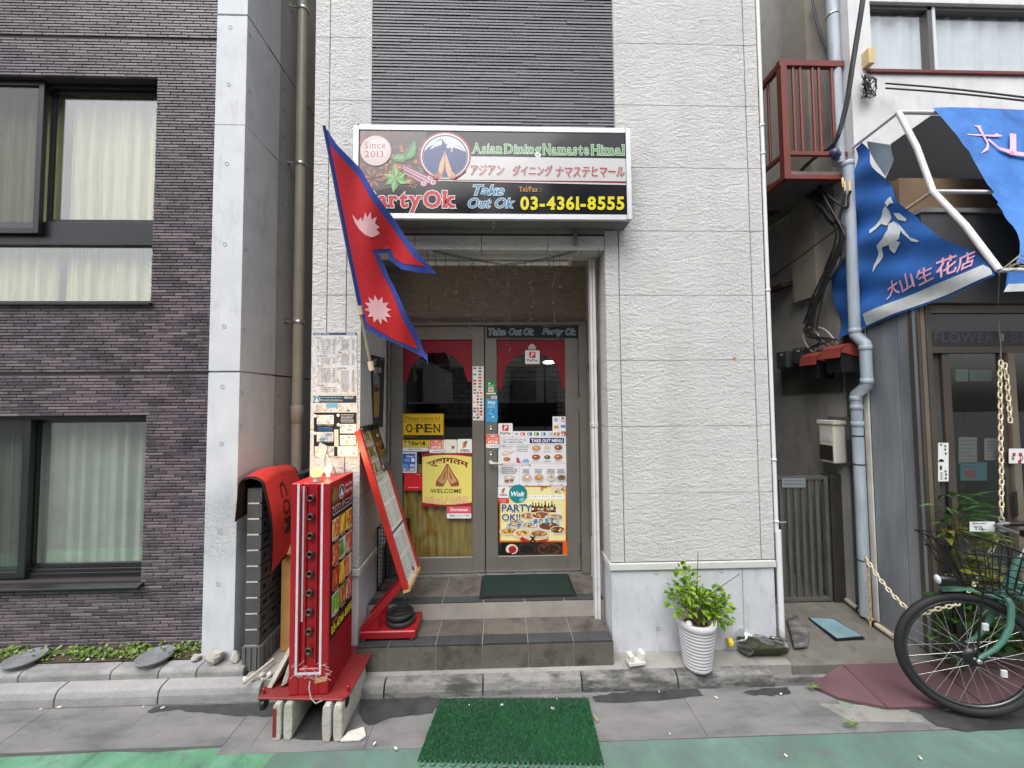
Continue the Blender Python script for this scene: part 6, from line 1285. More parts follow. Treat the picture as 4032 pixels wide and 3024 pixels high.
for blob in ([Z2(1160, 205), Z2(1200, 240), Z2(1218, 300), Z2(1180, 365), Z2(1120, 350), Z2(1080, 395), Z2(1030, 430), Z2(1010, 400), Z2(1060, 365), Z2(1110, 300), Z2(1130, 240)], [Z2(1240, 330), Z2(1295, 400), Z2(1275, 470), Z2(1245, 490), Z2(1278, 500), Z2(1200, 590), Z2(1170, 560), Z2(1180, 520), Z2(1120, 540), Z2(1100, 620), Z2(1050, 690), Z2(1022, 745), Z2(1030, 680), Z2(1075, 590), Z2(1085, 530), Z2(1150, 470), Z2(1190, 400), Z2(1195, 350)], [Z2(1180, 145), Z2(1215, 130), Z2(1260, 180), Z2(1210, 190), Z2(1190, 215), Z2(1155, 180)], [Z2(1240, 265), Z2(1290, 262), Z2(1335, 310), Z2(1330, 330), Z2(1270, 315)], [Z2(1250, 330), Z2(1300, 380), Z2(1370, 460), Z2(1440, 480), Z2(1472, 490), Z2(1440, 498), Z2(1380, 490), Z2(1310, 430)]):
    cb_ = Z2(1160, 430); blob = [(cb_[0]+(q[0]-cb_[0])*.82, cb_[1]+(q[1]-cb_[1])*.95) for q in blob]; m.add(*cdt(blob, lambda q: sp3(q, .007), 10), True)
m.build('white_mark', surf('white_print', lin((206, 212, 216)), .6, .1, 30), sc_)
m = MB()
for ch_, x0, y0, x1, y1 in (('大', 1176, 790, 1276, 915), ('山', 1290, 735, 1390, 865), ('生', 1416, 690, 1532, 805), ('花', 1550, 605, 1690, 752), ('店', 1690, 575, 1812, 705)):
    v, f, a0, a1, b0, b1 = glyphs(ch_, .015); m.add([sp3(Z2(x0+(x1-x0)*(p[0]-a0)/(a1-a0), y1-(y1-y0)*(p[1]-b0)/(b1-b0)+30-60*(p[0]-a0)/(a1-a0)), .010) for p in v], f)
m.build('pink_letters', PKM, sc_)
m = MB(); m.add(*cdt([Z1(945, 1025), Z1(1040, 1040), Z1(1118, 1050), Z1(1125, 1100), Z1(1142, 1160), Z1(1080, 1280), Z1(1010, 1180), Z1(960, 1090)], lambda q: xX(*q, XA+.03)), True); m.build('inner_flap', surf('grey_flap', lin((126, 140, 150)), .6), aw)
m = MB(); m.add(*cdt([Z1(1412, 838), Z1(1118, 1045), Z1(1142, 1160), Z1(1085, 1285), Z1(1080, 1310), Z1(2300, 1330), Z1(2300, 860)], lambda q: yY(*q, YU-.015), 40), True); m.build('canopy_shade_sheet', surf('canopy_shade_black', lin((26, 27, 30)), .9), aw)  # flat black sheet added against the wall, standing in for shade under the canopy
p = TP_; m = MB(); m.prism([p+Vector((.02, -.02, -.02)), p+Vector((.17, -.02, -.025)), p+Vector((.2, -.02, -.11)), p+Vector((.0, -.02, -.12))], (0, -.01, 0)); m.build('blue_valance_scrap', AWB, aw)
m = MB(); m.prism([p+Vector((.0, -.035, -.09)), p+Vector((.2, -.035, -.085)), p+Vector((.22, -.035, -.125)), p+Vector((-.03, -.035, -.135))], (0, -.004, 0)); m.build('white_valance_scrap', HEM, aw)
m = MB()
for k in range(7):
    q = p+Vector((rnd.uniform(-.02, .04), -.01, rnd.uniform(-.02, .02))); m.tube([q, q+Vector((.08, rnd.uniform(-.03, .03), .05+rnd.uniform(-.02, .03))), q+Vector((.2, 0, rnd.uniform(0, .05))), q+Vector((.3, 0, .02))], .0025, 5)
m.build('tie_wires', surf('tie_wire', lin((150, 140, 126)), .5), aw)
# ================================================================ chains
CHN = surf('cream_plastic', lin((226, 212, 182)), .45, .08, 30, .05); CHR = surf('grimy_chain', lin((196, 168, 118)), .6, .25, 40, .1)
def link_mesh(mat, L=.046, W_=.027, r=.0042):
    a_ = (L-W_)/2; R = W_/2-r; pts = []
    for k in range(7): t = math.pi*k/6; pts.append((R*math.cos(t), 0, a_+R*math.sin(t)))
    for k in range(7): t = math.pi+math.pi*k/6; pts.append((R*math.cos(t), 0, -a_+R*math.sin(t)))
    return MB().tube(pts, r, 6, closed=True).mesh('link', mat)
LKM = link_mesh(CHN); LKR = link_mesh(CHR, .042, .024, .0038)
def chain(path, label, me, pitch=.034, start=None):
    P = [Vector(p) for p in path]; t = thing('chain', label, 'chain', min(P, key=lambda p: p.z))
    k = 0; acc = 0.; dist = [0.]
    for a_, b_ in zip(P, P[1:]): dist.append(dist[-1]+(b_-a_).length)
    s = pitch/2
    while s < dist[-1]:
        i = max(j for j in range(len(P)-1) if dist[j] <= s); q = P[i].lerp(P[i+1], (s-dist[i])/max(1e-9, dist[i+1]-dist[i])); d_ = (P[i+1]-P[i]).normalized()
        rot = d_.to_track_quat('Z', 'Y').to_matrix() @ Matrix.Rotation((math.radians(25) if k % 2 else math.radians(105)), 3, 'Z')
        place('link', me, q, t, rot=rot.to_euler()); s += pitch; k += 1
    return t
def c8(x, y, Y=-.28): return yY(*Z8(x, y), Y)
def c5(x, y, Y): return yY(*Z5(x, y), Y)
top = c8(808, 520)
chain([top, c8(800, 640), c8(800, 800), c8(805, 1000), c8(808, 1300), c8(815, 1650), c5(1500, 400, -.28), c5(1505, 600, -.28), c5(1500, 700, -.26), c5(1440, 900, -.22), c5(1400, 1000, -.2), c5(1330, 1130, -.2), c5(1270, 1290, -.22), c5(1180, 1420, -.26), c5(1040, 1590, -.3), c5(960, 1620, -.31), c5(800, 1655, -.31), yY(*Z6(640, 325), -.31)], 'long cream plastic chain hanging from the awning down behind the bicycle', LKM)
chain([top+Vector((.012, -.01, -.02)), c8(845, 600, -.29), c8(868, 700, -.29), c8(872, 800, -.29), c8(885, 950, -.29), c8(895, 1080, -.29)], 'short cream chain end hanging beside the long chain', LKM)
STR = surf('thin_string', lin((120, 120, 116)), .6)
for q in ([TP_+Vector((.02, 0, -.02)), c8(775, 80), c8(790, 200), c8(806, 515)], [c8(735, 400), top]):
    pass
MB().tube([TP_+Vector((0, 0, -.02)), c8(775, 80), c8(790, 200), c8(806, 380), top], .003, 6).build('string', STR, None, label='thin grey string holding the cream chain under the awning', cat='string')
hk = xX(*Z5(25, 1090), XW-.13)
chain([hk, xX(*Z5(45, 1200), XW-.12), xX(*Z5(55, 1400), XW-.12), xX(*Z5(62, 1600), XW-.12), xX(*Z6(70, 300), XW-.12), xX(*Z6(72, 470), XW-.12)], 'grimy short chain hanging straight down the grey downpipe', LKR)
e0 = yY(*Z6(470, 265), -.15)
chain([hk+Vector((-.012, -.01, 0)), hk.lerp(e0, .3)+Vector((0, 0, -.03)), hk.lerp(e0, .65)+Vector((0, 0, -.03)), e0, yY(*Z6(620, 320), -.29)], 'cream chain running from the grey downpipe to the bicycle wheel', LKM)
# ================================================================ grey downpipe
GP = NB('blue_grey_pvc'); _n = GP.noise(3, 6, .65, vec=GP.pos((4, 4, .8))); GP.done(GP.ramp(_n, [(.3, lin((138, 150, 162))), (.7, lin((178, 186, 196)))]), .5); GP = GP.m
Xp = XW-.07
def pp(z, x, y): return xX(*z(x, y), Xp)
gpz = thing('downpipe', 'blue grey plastic downpipe with two bends on the shop corner', 'pipe', pp(Z4, 1352, 575))
P1 = [pp(Z1, 818, 1185), pp(Z2, 905, 1180)]
for q in P1: q.y = (P1[0].y+P1[1].y)/2
P2 = [pp(Z2, 985, 1310), pp(Z2, 1008, 1540)]; ya_ = sum(q.y for q in P2)/2
for q in P2: q.y = ya_
P3 = [pp(Z3, 893, 680), pp(Z4, 1350, 570)]; yb_ = sum(q.y for q in P3)/2
for q in P3: q.y = yb_
P2[1].z = pp(Z3, 955, 555).z
MB().tube([P1[0], P1[1]], .0375, 18).build('pipe', GP, gpz); MB().tube([P1[1], P1[1]+Vector((0, 0, -.03)), P2[0]+Vector((0, 0, .03)), P2[0]], .0385, 18).build('bend', GP, gpz); MB().tube(P2, .0375, 18).build('pipe', GP, gpz)
MB().tube([P2[1], P2[1]+Vector((0, 0, -.03)), P3[0]+Vector((0, 0, .03)), P3[0]], .0385, 18).build('bend', GP, gpz); MB().tube([P3[0], Vector((P3[1].x, P3[1].y, .13))], .0375, 18).build('pipe', GP, gpz)
for c in (P1[0], P1[1], P2[0], P2[1], P3[0], P3[0]+Vector((0, 0, -.07)), P3[0]+Vector((0, 0, -.2))): MB().lathe([(.038, -.02), (.041, -.018), (.041, .018), (.038, .02)], c, n=18).build('socket', GP, gpz)
for z in (1.5, 1.28, .55): MB().lathe([(.0395, -.004), (.0412, -.004), (.0412, .004), (.0395, .004)], (P3[0].x, P3[0].y, z), n=18).build('strap', BLK, gpz)
# second pipe on the alley wall above the balcony
ua, ub = xX(*Z1(705, 60), XW-.05), xX(*Z1(735, 1200), XW-.05); uy = (ua.y+ub.y)/2
up_ = thing('wall_pipe', 'pale grey pipe running up the alley wall behind the red railing', 'pipe', (XW-.05, uy, ub.z)); MB().tube([(XW-.05, uy, ub.z), (XW-.05, uy, 6.2)], .042, 16).build('pipe', GP, up_)
for z in (xX(*Z1(705, 105), XW-.05).z,): MB().lathe([(.043, -.008), (.046, -.008), (.046, .008), (.043, .008)], (XW-.05, uy, z), n=16).build('strap', STEEL, up_)
# white conduit on the corner of the restaurant
cq = [yY(2984, 0, -.012), yY(3015, 900, -.012), yY(3040, 1600, -.012), yY(3060, 2100, -.012), yY(*Z4(905, 640), -.012)]; cx_ = 1.888
WPV = surf('white_pvc', lin((214, 214, 216)), .4, .05, 5, .02)
cd = thing('conduit', 'thin white conduit running down the right corner of the restaurant', 'pipe', (cx_, -.0, .11)); zc_ = cq[3].z
MB().tube([(cx_-.006, .0, zc_), (cx_-.006, .0, 6.2)], .0125, 12).build('pipe', WPV, cd); MB().tube([(cx_+.004, .0, .112), (cx_+.004, .0, zc_+.02)], .0185, 14).build('pipe', WPV, cd)
MB().lathe([(.019, 0), (.03, .0), (.032, .012), (.022, .03), (.019, .03)], (cx_+.004, 0, .112), n=16).build('foot_socket', WPV, cd)
for z in (yY(2995, 495, 0).z, yY(3000, 605, 0).z, yY(3028, 1143, 0).z, yY(3055, 1810, 0).z, yY(3060, 2052, 0).z): MB().lathe([(.0195 if z < zc_ else .0128, -.008), (.022 if z < zc_ else .0155, -.008), (.022 if z < zc_ else .0155, .008), (.0195 if z < zc_ else .0128, .008)], (cx_+(.004 if z < zc_ else -.006), 0, z), n=14).build('clip', WPV, cd)
p = yY(*Z4(940, 73), .02); MB().tube([(cx_, 0, p.z), (cx_+.07, .01, p.z)], .006, 8).build('clip_arm', STEEL, cd)
# ================================================================ alley: back wall, balcony, stairs, gate
boxm(1.87, XW-.001, 3.3, 3.4, .05, 6.4).build('alley_end_wall', m_conc('alley_end', (92, 88, 84), (116, 112, 106), .6, (60, 57, 54)), None, label='dim grey wall closing the far end of the alley', cat='wall')
boxm(1.80, 1.855, .72, 3.4, .0, 6.2).build('restaurant_side', m_conc('restaurant_side', (150, 148, 144), (170, 168, 164), .3), rb)
REDI = surf('red_oxide_steel', lin((116, 52, 46)), .5, .15, 7, .05, dirt=.3, dcol=lin((70, 44, 40)), ds=6); YB = .36
bal = thing('balcony', 'rust red steel balcony with vertical railing bars above the alley', 'balcony', (2.5, .9, yY(*Z1(500, 1300), YB).z))
def pb2(x, y): return yY(*Z1(x, y), YB)
c0 = pb2(325, 470); bxL = c0.x; bT = pb2(500, 470).z; bB = pb2(500, 1118).z; bS = pb2(500, 1270).z; bxR = XW-.01
boxm(bxL-.03, bxR, YB-.02, YB+.02, bT-.025, bT+.025, .003).build('top_rail', REDI, bal); boxm(bxL+.02, bxR, YB-.014, YB+.014, bB-.016, bB+.016, .002).build('bottom_rail', REDI, bal); boxm(bxL-.026, bxL+.026, YB-.026, YB+.026, bS-.04, bT-.026, .003).build('corner_post', REDI, bal)
for x in (418, 470, 560, 605, 700, 750): p = pb2(x, 800); MB().tube([(p.x, YB, bB+.01), (p.x, YB, bT-.02)], .0125, 10).build('baluster', REDI, bal)
boxm(bxL-.02, bxL+.02, YB+.02, 2.6, bT-.025, bT+.025, .003).build('side_rail', REDI, bal); boxm(bxL-.014, bxL+.014, YB+.02, 2.6, bB-.016, bB+.016, .002).build('side_rail', REDI, bal)
for k in range(9): MB().tube([(bxL, YB+.16+k*.19, bB), (bxL, YB+.16+k*.19, bT)], .0125, 10).build('baluster', REDI, bal)
boxm(bxL-.03, bxR, YB-.03, YB+.01, bS-.05, bS-.012, .003).build('deck_edge', REDI, bal); boxm(bxL-.03, bxL+.01, YB+.012, 2.6, bS-.05, bS-.012, .003).build('deck_edge', REDI, bal); boxm(bxL+.02, bxR, YB-.0, 2.6, bS-.01, bS+.03).build('deck', surf('deck_grey', lin((104, 98, 94)), .8, .2, 6, dirt=.5), bal)
m = thing('stair_frame', 'dark steel stair stringers slanting below the red balcony', 'stairs', (2.3, 1.2, 2.2)); BRS = surf('dark_red_steel', lin((66, 44, 40)), .6, .2, 7)
for (x0, y0), (x1, y1), Y in (((230, 95), (480, -20), .8), ((235, 285), (640, 60), .95), ((240, 330), (800, 20), 1.2), ((250, 400), (640, 170), 1.5), ((238, 160), (560, 162), .9)):
    p, q = yY(*Z2(x0, y0), Y), yY(*Z2(x1, y1), Y); d_ = (q-p); L = d_.length/2; d_.normalize(); MB().obox((p+q)/2, d_*L, Vector((0, .02, 0)), d_.cross(Vector((0, 1, 0)))*.035).build('stringer', BRS, m)
for (x0, y0), (x1, y1), Y in (((260, 745), (580, 705), 1.3), ((265, 860), (640, 780), 1.1), ((268, 945), (560, 920), 1.5)):
    p, q = yY(*Z2(x0, y0), Y), yY(*Z2(x1, y1), Y); d_ = (q-p); L = d_.length/2; d_.normalize(); MB().obox((p+q)/2, d_*L, Vector((0, .15, 0)), d_.cross(Vector((0, 1, 0)))*.02).build('tread', BRS, m)
YG = .58
gt = thing('alley_gate', 'dark grey metal gate of vertical slats closing the alley', 'gate', (2.3, YG, .16)); GTM = surf('gate_grey', lin((98, 98, 96)), .5, .15, 5, .05, metal=.2)
def g3(x, y): return yY(*Z3(x, y), YG)
gx1 = g3(660, 1500).x; gz1 = g3(500, 1242).z; gz0 = yY(*Z4(1050, 495), YG).z
boxm(1.88, gx1, YG-.015, YG+.015, gz1-.03, gz1, .003).build('top_rail', GTM, gt); boxm(1.88, gx1, YG-.015, YG+.015, gz0, gz0+.03, .003).build('bottom_rail', GTM, gt); boxm(gx1-.03, gx1, YG-.018, YG+.018, gz0, gz1, .003).build('stile', GTM, gt)
x = 1.90
while x < gx1-.05:
    boxm(x, x+.03, YG-.008, YG+.008, gz0+.03, gz1-.03, .002).build('slat', GTM, gt); x += .062
boxm(gx1+.012, gx1+.115, YG-.03, YG+.06, .1, gz1+.012, .004).build('gate_post', surf('gate_post_dark', lin((58, 56, 54)), .5), gt)
a = Art(Z3, (0, YG-.016, 0), (0, -1, 0)); a.rect(330, 1258, 500, 1326, (136, 142, 144)); a.scrib(340, 1266, 490, 1318, (96, 104, 110), 2, .95); a.build('notice', PRINT, gt)
# mailbox
MBX = surf('ivory_steel', lin((206, 202, 190)), .45, .06, 6, .03); Xm = XW-.115; q0, q1 = xX(*Z3(600, 1000), Xm), xX(*Z3(707, 1000), Xm); mz1 = xX(*Z3(690, 860), Xm).z; mz0 = xX(*Z3(690, 1150), Xm).z
ml = thing('mailbox', 'ivory wall mailbox with a dark lower panel in the alley', 'mailbox', (XW-.06, (q0.y+q1.y)/2, mz0)); boxm(Xm, XW-.012, q1.y, q0.y, mz0, mz1, .012).build('box', MBX, ml); boxm(Xm-.008, XW-.012, q1.y-.012, q0.y+.012, mz1-.012, mz1+.022, .006).build('lid', MBX, ml)
boxm(Xm-.003, Xm+.001, q1.y+.012, q0.y-.004, mz0+.02, mz0+.145, .001).build('dark_panel', surf('brown_panel', lin((48, 40, 34)), .5), ml); boxm(Xm-.0025, Xm+.001, q1.y+.03, q0.y-.01, mz0+.175, mz0+.225).build('label_plate', surf('label_plate', lin((196, 196, 194)), .5), ml)
boxm(XW-.011, XW-.002, q1.y-.035, q0.y+.02, mz0-.01, mz1+.05).build('backing_plate', surf('backing_plate', lin((92, 90, 88)), .6), ml)
p = xX(*Z3(838, 1060), XW-.02); boxm(XW-.03, XW-.002, p.y-.035, p.y+.035, p.z-.09, p.z+.09, .004).build('intercom', BLK, None, label='small black intercom plate beside the mailbox', cat='intercom')
# electricity meters with red hoods, darker ones behind
HOOD = surf('red_hood', lin((130, 58, 48)), .5, .1, 8, .05); MGL = surf('meter_face', lin((34, 34, 36)), .25)
def meter(x, y, label, hood, s=1.):
    p = xX(*Z3(x, y), XW-.10); t = thing('electricity_meter', label, 'meter', p-Vector((0, 0, .12*s)), 'electricity meters on the alley wall')
    X0 = XW-.15*s; boxm(X0-.015, XW-.02, p.y-.075*s, p.y+.075*s, p.z-.12*s, p.z+.06*s, .012).build('case', MGL if hood else surf('dark_meter', lin((58, 60, 62)), .5), t)
    if hood:
        pr = [(X0-.05, p.z+.0), (X0-.03, p.z+.08*s), (X0+.02, p.z+.11*s), (XW-.02, p.z+.115*s), (XW-.02, p.z+.105*s), (X0+.02, p.z+.098*s), (X0-.02, p.z+.07*s), (X0-.04, p.z+.0)]
        MB().prism([(a_, p.y-.085*s, b_) for a_, b_ in pr], (0, .17*s, 0)).build('hood', HOOD, t)
        for yy in (p.y-.085*s, p.y+.082*s): MB().prism([(X0-.035, yy, p.z+.045*s), (X0-.025, yy, p.z+.075*s), (X0+.02, yy, p.z+.1*s), (XW-.02, yy, p.z+.105*s), (XW-.02, yy, p.z+.0*s)], (0, .004, 0)).build('hood_side', HOOD, t)
    boxm(X0-.019, X0-.0145, p.y-.03*s, p.y+.01*s, p.z+.01*s, p.z+.035*s).build('display', surf('meter_display', lin((150, 150, 146)), .4), t)
meter(760, 390, 'red hooded electricity meter nearest the grey downpipe', True); meter(590, 440, 'red hooded electricity meter left of and below the other', True)
meter(470, 350, 'dark unhooded meter beside the red hooded pair', False, .8); meter(360, 380, 'darkest meter deep in the alley', False, .9)
p = xX(*Z3(720, 610), XW-.02); q = xX(*Z3(330, 600), XW-.02); boxm(XW-.02, XW-.002, p.y-.05, q.y, p.z-.03, p.z+.35).build('meter_board', surf('meter_board', lin((76, 72, 66)), .8, .2, 6), None, label='dark wooden board behind the electricity meters', cat='board')
# cables
CAB = surf('grey_cable', lin((72, 74, 78)), .6); CABD = surf('black_cable', lin((40, 38, 38)), .6)
def cable(pts, r, label, mat=CABD, X=XW-.12):
    P = [xX(*q, X) for q in pts]; out = []
    for i in range(len(P)-1):      # smooth it
        p0, p1, p2, p3 = P[max(0, i-1)], P[i], P[i+1], P[min(len(P)-1, i+2)]
        for k in range(5):
            t = k/5; out.append(.5*((2*p1)+(p2-p0)*t+(2*p0-5*p1+4*p2-p3)*t*t+(3*p1-p0-3*p2+p3)*t**3))
    out.append(P[-1]); return MB().tube(out, r, 8).build('cable', mat, None, label=label, cat='cable', group='cables on the shop corner')
cable([Z1(925, -60), Z1(905, 80), Z1(870, 300), Z1(835, 520), Z1(800, 750), Z1(745, 960), Z1(690, 1060), Z1(560, 1150), Z1(470, 1240), Z1(440, 1330), Z1(500, 1410), Z1(620, 1500), Z1(700, 1600), Z2(770, 330)], .017, 'thickest grey cable sweeping down past the red balcony', CAB)
cable([Z1(905, 80), Z1(860, 350), Z1(830, 600), Z1(770, 850), Z1(745, 980)], .012, 'thinner cable tied along the thickest one', CAB, XW-.14)
cable([Z2(540, 60), Z2(590, 30), Z2(640, 70), Z2(620, 130), Z2(680, 200), Z2(730, 300), Z2(790, 360), Z2(810, 480), Z2(760, 640), Z2(680, 800), Z2(600, 1000), Z2(560, 1140)], .012, 'black cable looping below the balcony down to the meters')
cable([Z2(830, 120), Z2(820, 200), Z2(790, 330), Z2(810, 420), Z2(770, 560), Z2(700, 720), Z2(640, 850), Z2(570, 1050), Z2(520, 1180)], .010, 'black cable from the yellow taped ends down to the meters')
cable([Z2(650, 90), Z2(760, 180), Z2(850, 230), Z2(860, 150), Z2(878, 100)], .009, 'short black cable tail curling up with yellow tape')
cable([Z1(550, 0), Z1(580, 150), Z1(630, 300), Z1(680, 420)], .009, 'thin grey cable slanting down the alley wall at the top', CAB, XW-.03)
cable([Z2(260, 770), Z2(500, 600), Z2(790, 380)], .005, 'thin straight wire crossing the dark alley', CABD, XW-.1)
cable([Z2(560, 1150), Z2(510, 1200), Z2(540, 1290), Z2(600, 1340), Z2(640, 1240), Z2(600, 1160), Z2(680, 1170), Z2(780, 1280)], .008, 'pale cable curling above the red hooded meters', surf('pale_cable', lin((150, 146, 136)), .5))
rg = random.Random(61)
base_ = [Z2(600, 60), Z2(660, 190), Z2(740, 300), Z2(800, 400), Z2(800, 520), Z2(740, 680), Z2(670, 840), Z2(600, 1010), Z2(560, 1150)]
for k in range(6):
    o = [(x+rg.uniform(-12, 12)+(k-2.5)*8, y+rg.uniform(-20, 20)) for x, y in base_]; cable(o, rg.uniform(.005, .01), 'one of the black cables bundled down the alley wall', CABD, XW-.10-rg.random()*.05)
for k in range(5):
    cable([Z3(rg.uniform(480, 560), 170), Z3(rg.uniform(440, 700), rg.uniform(180, 260)), Z3(rg.uniform(460, 760), rg.uniform(240, 330)), Z3(rg.uniform(380, 760), rg.uniform(300, 360))], .006, 'one of the short wires fanning out to the meters', CABD, XW-.13)
YT_ = surf('yellow_tape', lin((226, 206, 140)), .6)
for k, (x, y) in enumerate(((815, 40), (830, 70), (866, 70))):
    MB().tube([xX(*Z2(x, y-40), XW-.125), xX(*Z2(x+5, y+30), XW-.125)], .0075, 8).build('cable_end', YT_, None, label=['left yellow taped cable end below the balcony', 'middle yellow taped cable end below the balcony', 'right yellow taped cable end below the balcony'][k], cat='cable end', group='taped cable ends')
ir = xX(*Z1(715, 1115), XW-.12); MB().lathe([(.022, -.03), (.04, -.025), (.044, 0), (.04, .025), (.022, .03), (.014, .03), (.014, -.03), (.022, -.03)], ir, (.5, -.8, .2), n=18).build('cable_reel', surf('navy_insulator', lin((52, 66, 96)), .4), None, label='small navy blue insulator hanging by the balcony', cat='insulator')
# fuse box and loose wires at the wall corner
p = yY(*Z1(965, 415), YU-.04); boxm(p.x-.025, p.x+.025, YU-.06, YU-.002, p.z-.065, p.z+.065, .006).build('junction_box', surf('yellowed_box', lin((206, 180, 130)), .5), None, label='yellowed junction box below the upper right window', cat='junction box')
m = MB(); rg = random.Random(8)
for k in range(16):
    P = [yY(*Z1(960+rg.uniform(-60, 60), 560+rg.uniform(-20, 160)), YU-.03-rg.random()*.04) for _ in range(4)]; m.tube(P, .0035, 5)
m.build('loose_wires', CABD, None, label='tangle of loose wires on the white wall corner', cat='wires')
for lb_, ya, yb in (('upper of two wires running right from the wire tangle', 605, 705), ('lower of two wires running right from the wire tangle', 640, 730)):
    MB().tube([yY(*Z1(1080, ya), YU-.06)]+[yY(*Z1(1080+k*100, ya+(yb-ya)*k/10-8*math.sin(k/10*3.14)), YU-.06-.04*k) for k in range(1, 13)], .006, 6).build('wire', CABD, None, label=lb_, cat='wire')
# ================================================================ things on the alley floor
BLP = surf('light_blue_plate', lin((116, 146, 156)), .6, .15, 10, .1, dirt=.3); p4 = [zZ(*Z4(x, y), .108) for x, y in ((1068, 592), (1195, 597), (1345, 688), (1215, 700))]; p4b = [zZ(*Z4(x, y), .108) for x, y in ((1060, 588), (1200, 592), (1362, 697), (1205, 706))]
bp_ = thing('floor_plate', 'light blue plate set in a dark frame on the alley floor', 'floor plate', p4[0]); MB().prism([Vector((p.x, p.y, .1065)) for p in p4b], (0, 0, .006)).build('frame', BLK, bp_); MB().prism([Vector((p.x, p.y, .108)) for p in p4], (0, 0, .008)).build('plate', BLP, bp_)
gpp = [zZ(*Z4(1265, 490), .135), zZ(*Z4(1335, 545), .13), zZ(*Z4(1420, 620), .125), zZ(*Z4(1518, 688), .12)]; lp_ = thing('floor_pipe', 'rusty white pipe lying along the foot of the shop wall', 'pipe', gpp[0]-Vector((0, 0, .02)))
MB().tube(gpp, .018, 10).build('pipe', surf('rusty_white_pipe', lin((190, 180, 160)), .6, .2, 20, dirt=.7, dcol=lin((96, 70, 50)), ds=16), lp_)
for q in (gpp[1], gpp[2]): MB().lathe([(.019, -.012), (.023, -.012), (.023, .012), (.019, .012)], q, gpp[2]-gpp[1], n=12).build('coupling', BLK, lp_)
st2 = zZ(*Z4(1010, 720), .1); m = MB(); m.prism([zZ(*Z4(x, y), .105) for x, y in ((945, 610), (1000, 590), (1065, 680), (1060, 745), (985, 755))], (0, 0, .028)); m.bev(.008, 2).build('broken_stone', KERBD, None, label='broken kerb stone beside the white conduit foot', cat='stone')
# maroon kerb ramp
MAR = surf('maroon_rubber', lin((90, 64, 68)), .65, .15, 8, .15, 120, dirt=.35, dcol=lin((112, 92, 92)), ds=5)
zf, zb = .024, .085
tipp = zZ(*ZK(826, 316), .03); f1 = zZ(*ZK(1290, 455), zf); b1_ = zZ(*ZK(1060, 222), zb); f2 = zZ(*ZK(1960, 462), zf); b2_ = zZ(*ZK(1690, 235), zb)
b1_.y = b2_.y = max(-.13, min(b1_.y, -.118)); f1.y = f2.y = (f1.y+f2.y)/2
rp = thing('kerb_ramp', 'maroon rubber kerb ramp in front of the alley', 'ramp', (b1_.x+.6, f1.y, 0))
def rampseg(m, F0, F1, B0, B1):
    F0, F1, B0, B1 = map(Vector, (F0, F1, B0, B1)); g0 = lambda p: Vector((p.x, p.y, .001))
    m.add([F0, F1, B1, B0, g0(F0), g0(F1), g0(B1), g0(B0)], [(0, 1, 2, 3), (4, 7, 6, 5), (0, 4, 5, 1), (1, 5, 6, 2), (2, 6, 7, 3), (3, 7, 4, 0)])
mm = MB(); mid_ = zZ(*ZK(1000, 400), zf); mid_ = Vector((mid_.x, mid_.y, .016)); g0 = lambda p: Vector((p.x, p.y, .001)); tipp = Vector((tipp.x, tipp.y, .022))
mm.add([tipp, mid_, f1, b1_, g0(tipp), g0(mid_), g0(f1), g0(b1_)], [(0, 1, 3), (1, 2, 3), (4, 5, 1, 0), (5, 6, 2, 1), (6, 7, 3, 2), (7, 4, 0, 3)]); mm.build('corner_piece', MAR, rp)
dx = f2.x-f1.x; dxb = b2_.x-b1_.x
for k in range(3):
    m = MB(); rampseg(m, f1+Vector((dx*k+.009, 0, 0)), f1+Vector((dx*(k+1), 0, 0)), b1_+Vector((dxb*k+.009, 0, 0)), b1_+Vector((dxb*(k+1), 0, 0))); m.bev(.004, 1).build('ramp_piece', MAR, rp)
cv = [zZ(*ZK(x, y), 0) for x, y in ((870, 450), (1420, 470), (1560, 570), (1080, 565))]; cv_ = thing('drain_cover', 'worn square concrete drain cover in front of the maroon ramp', 'drain cover', cv[0])
MB().prism([Vector((p.x, p.y, -.01)) for p in cv], (0, 0, .014)).bev(.003, 1).build('slab', APRON, cv_)
GP2 = surf('old_green_paint', lin((116, 140, 118)), .7, .2, 12)
for q in ([(990, 430), (1060, 450), (1100, 470), (1070, 490), (1020, 475)], [(1230, 480), (1300, 476), (1370, 480), (1350, 500), (1260, 502)]): MB().poly([Vector((p.x, p.y, .0052)) for p in gp(ZK, q, 0)]).build('paint_patch', GP2, cv_)
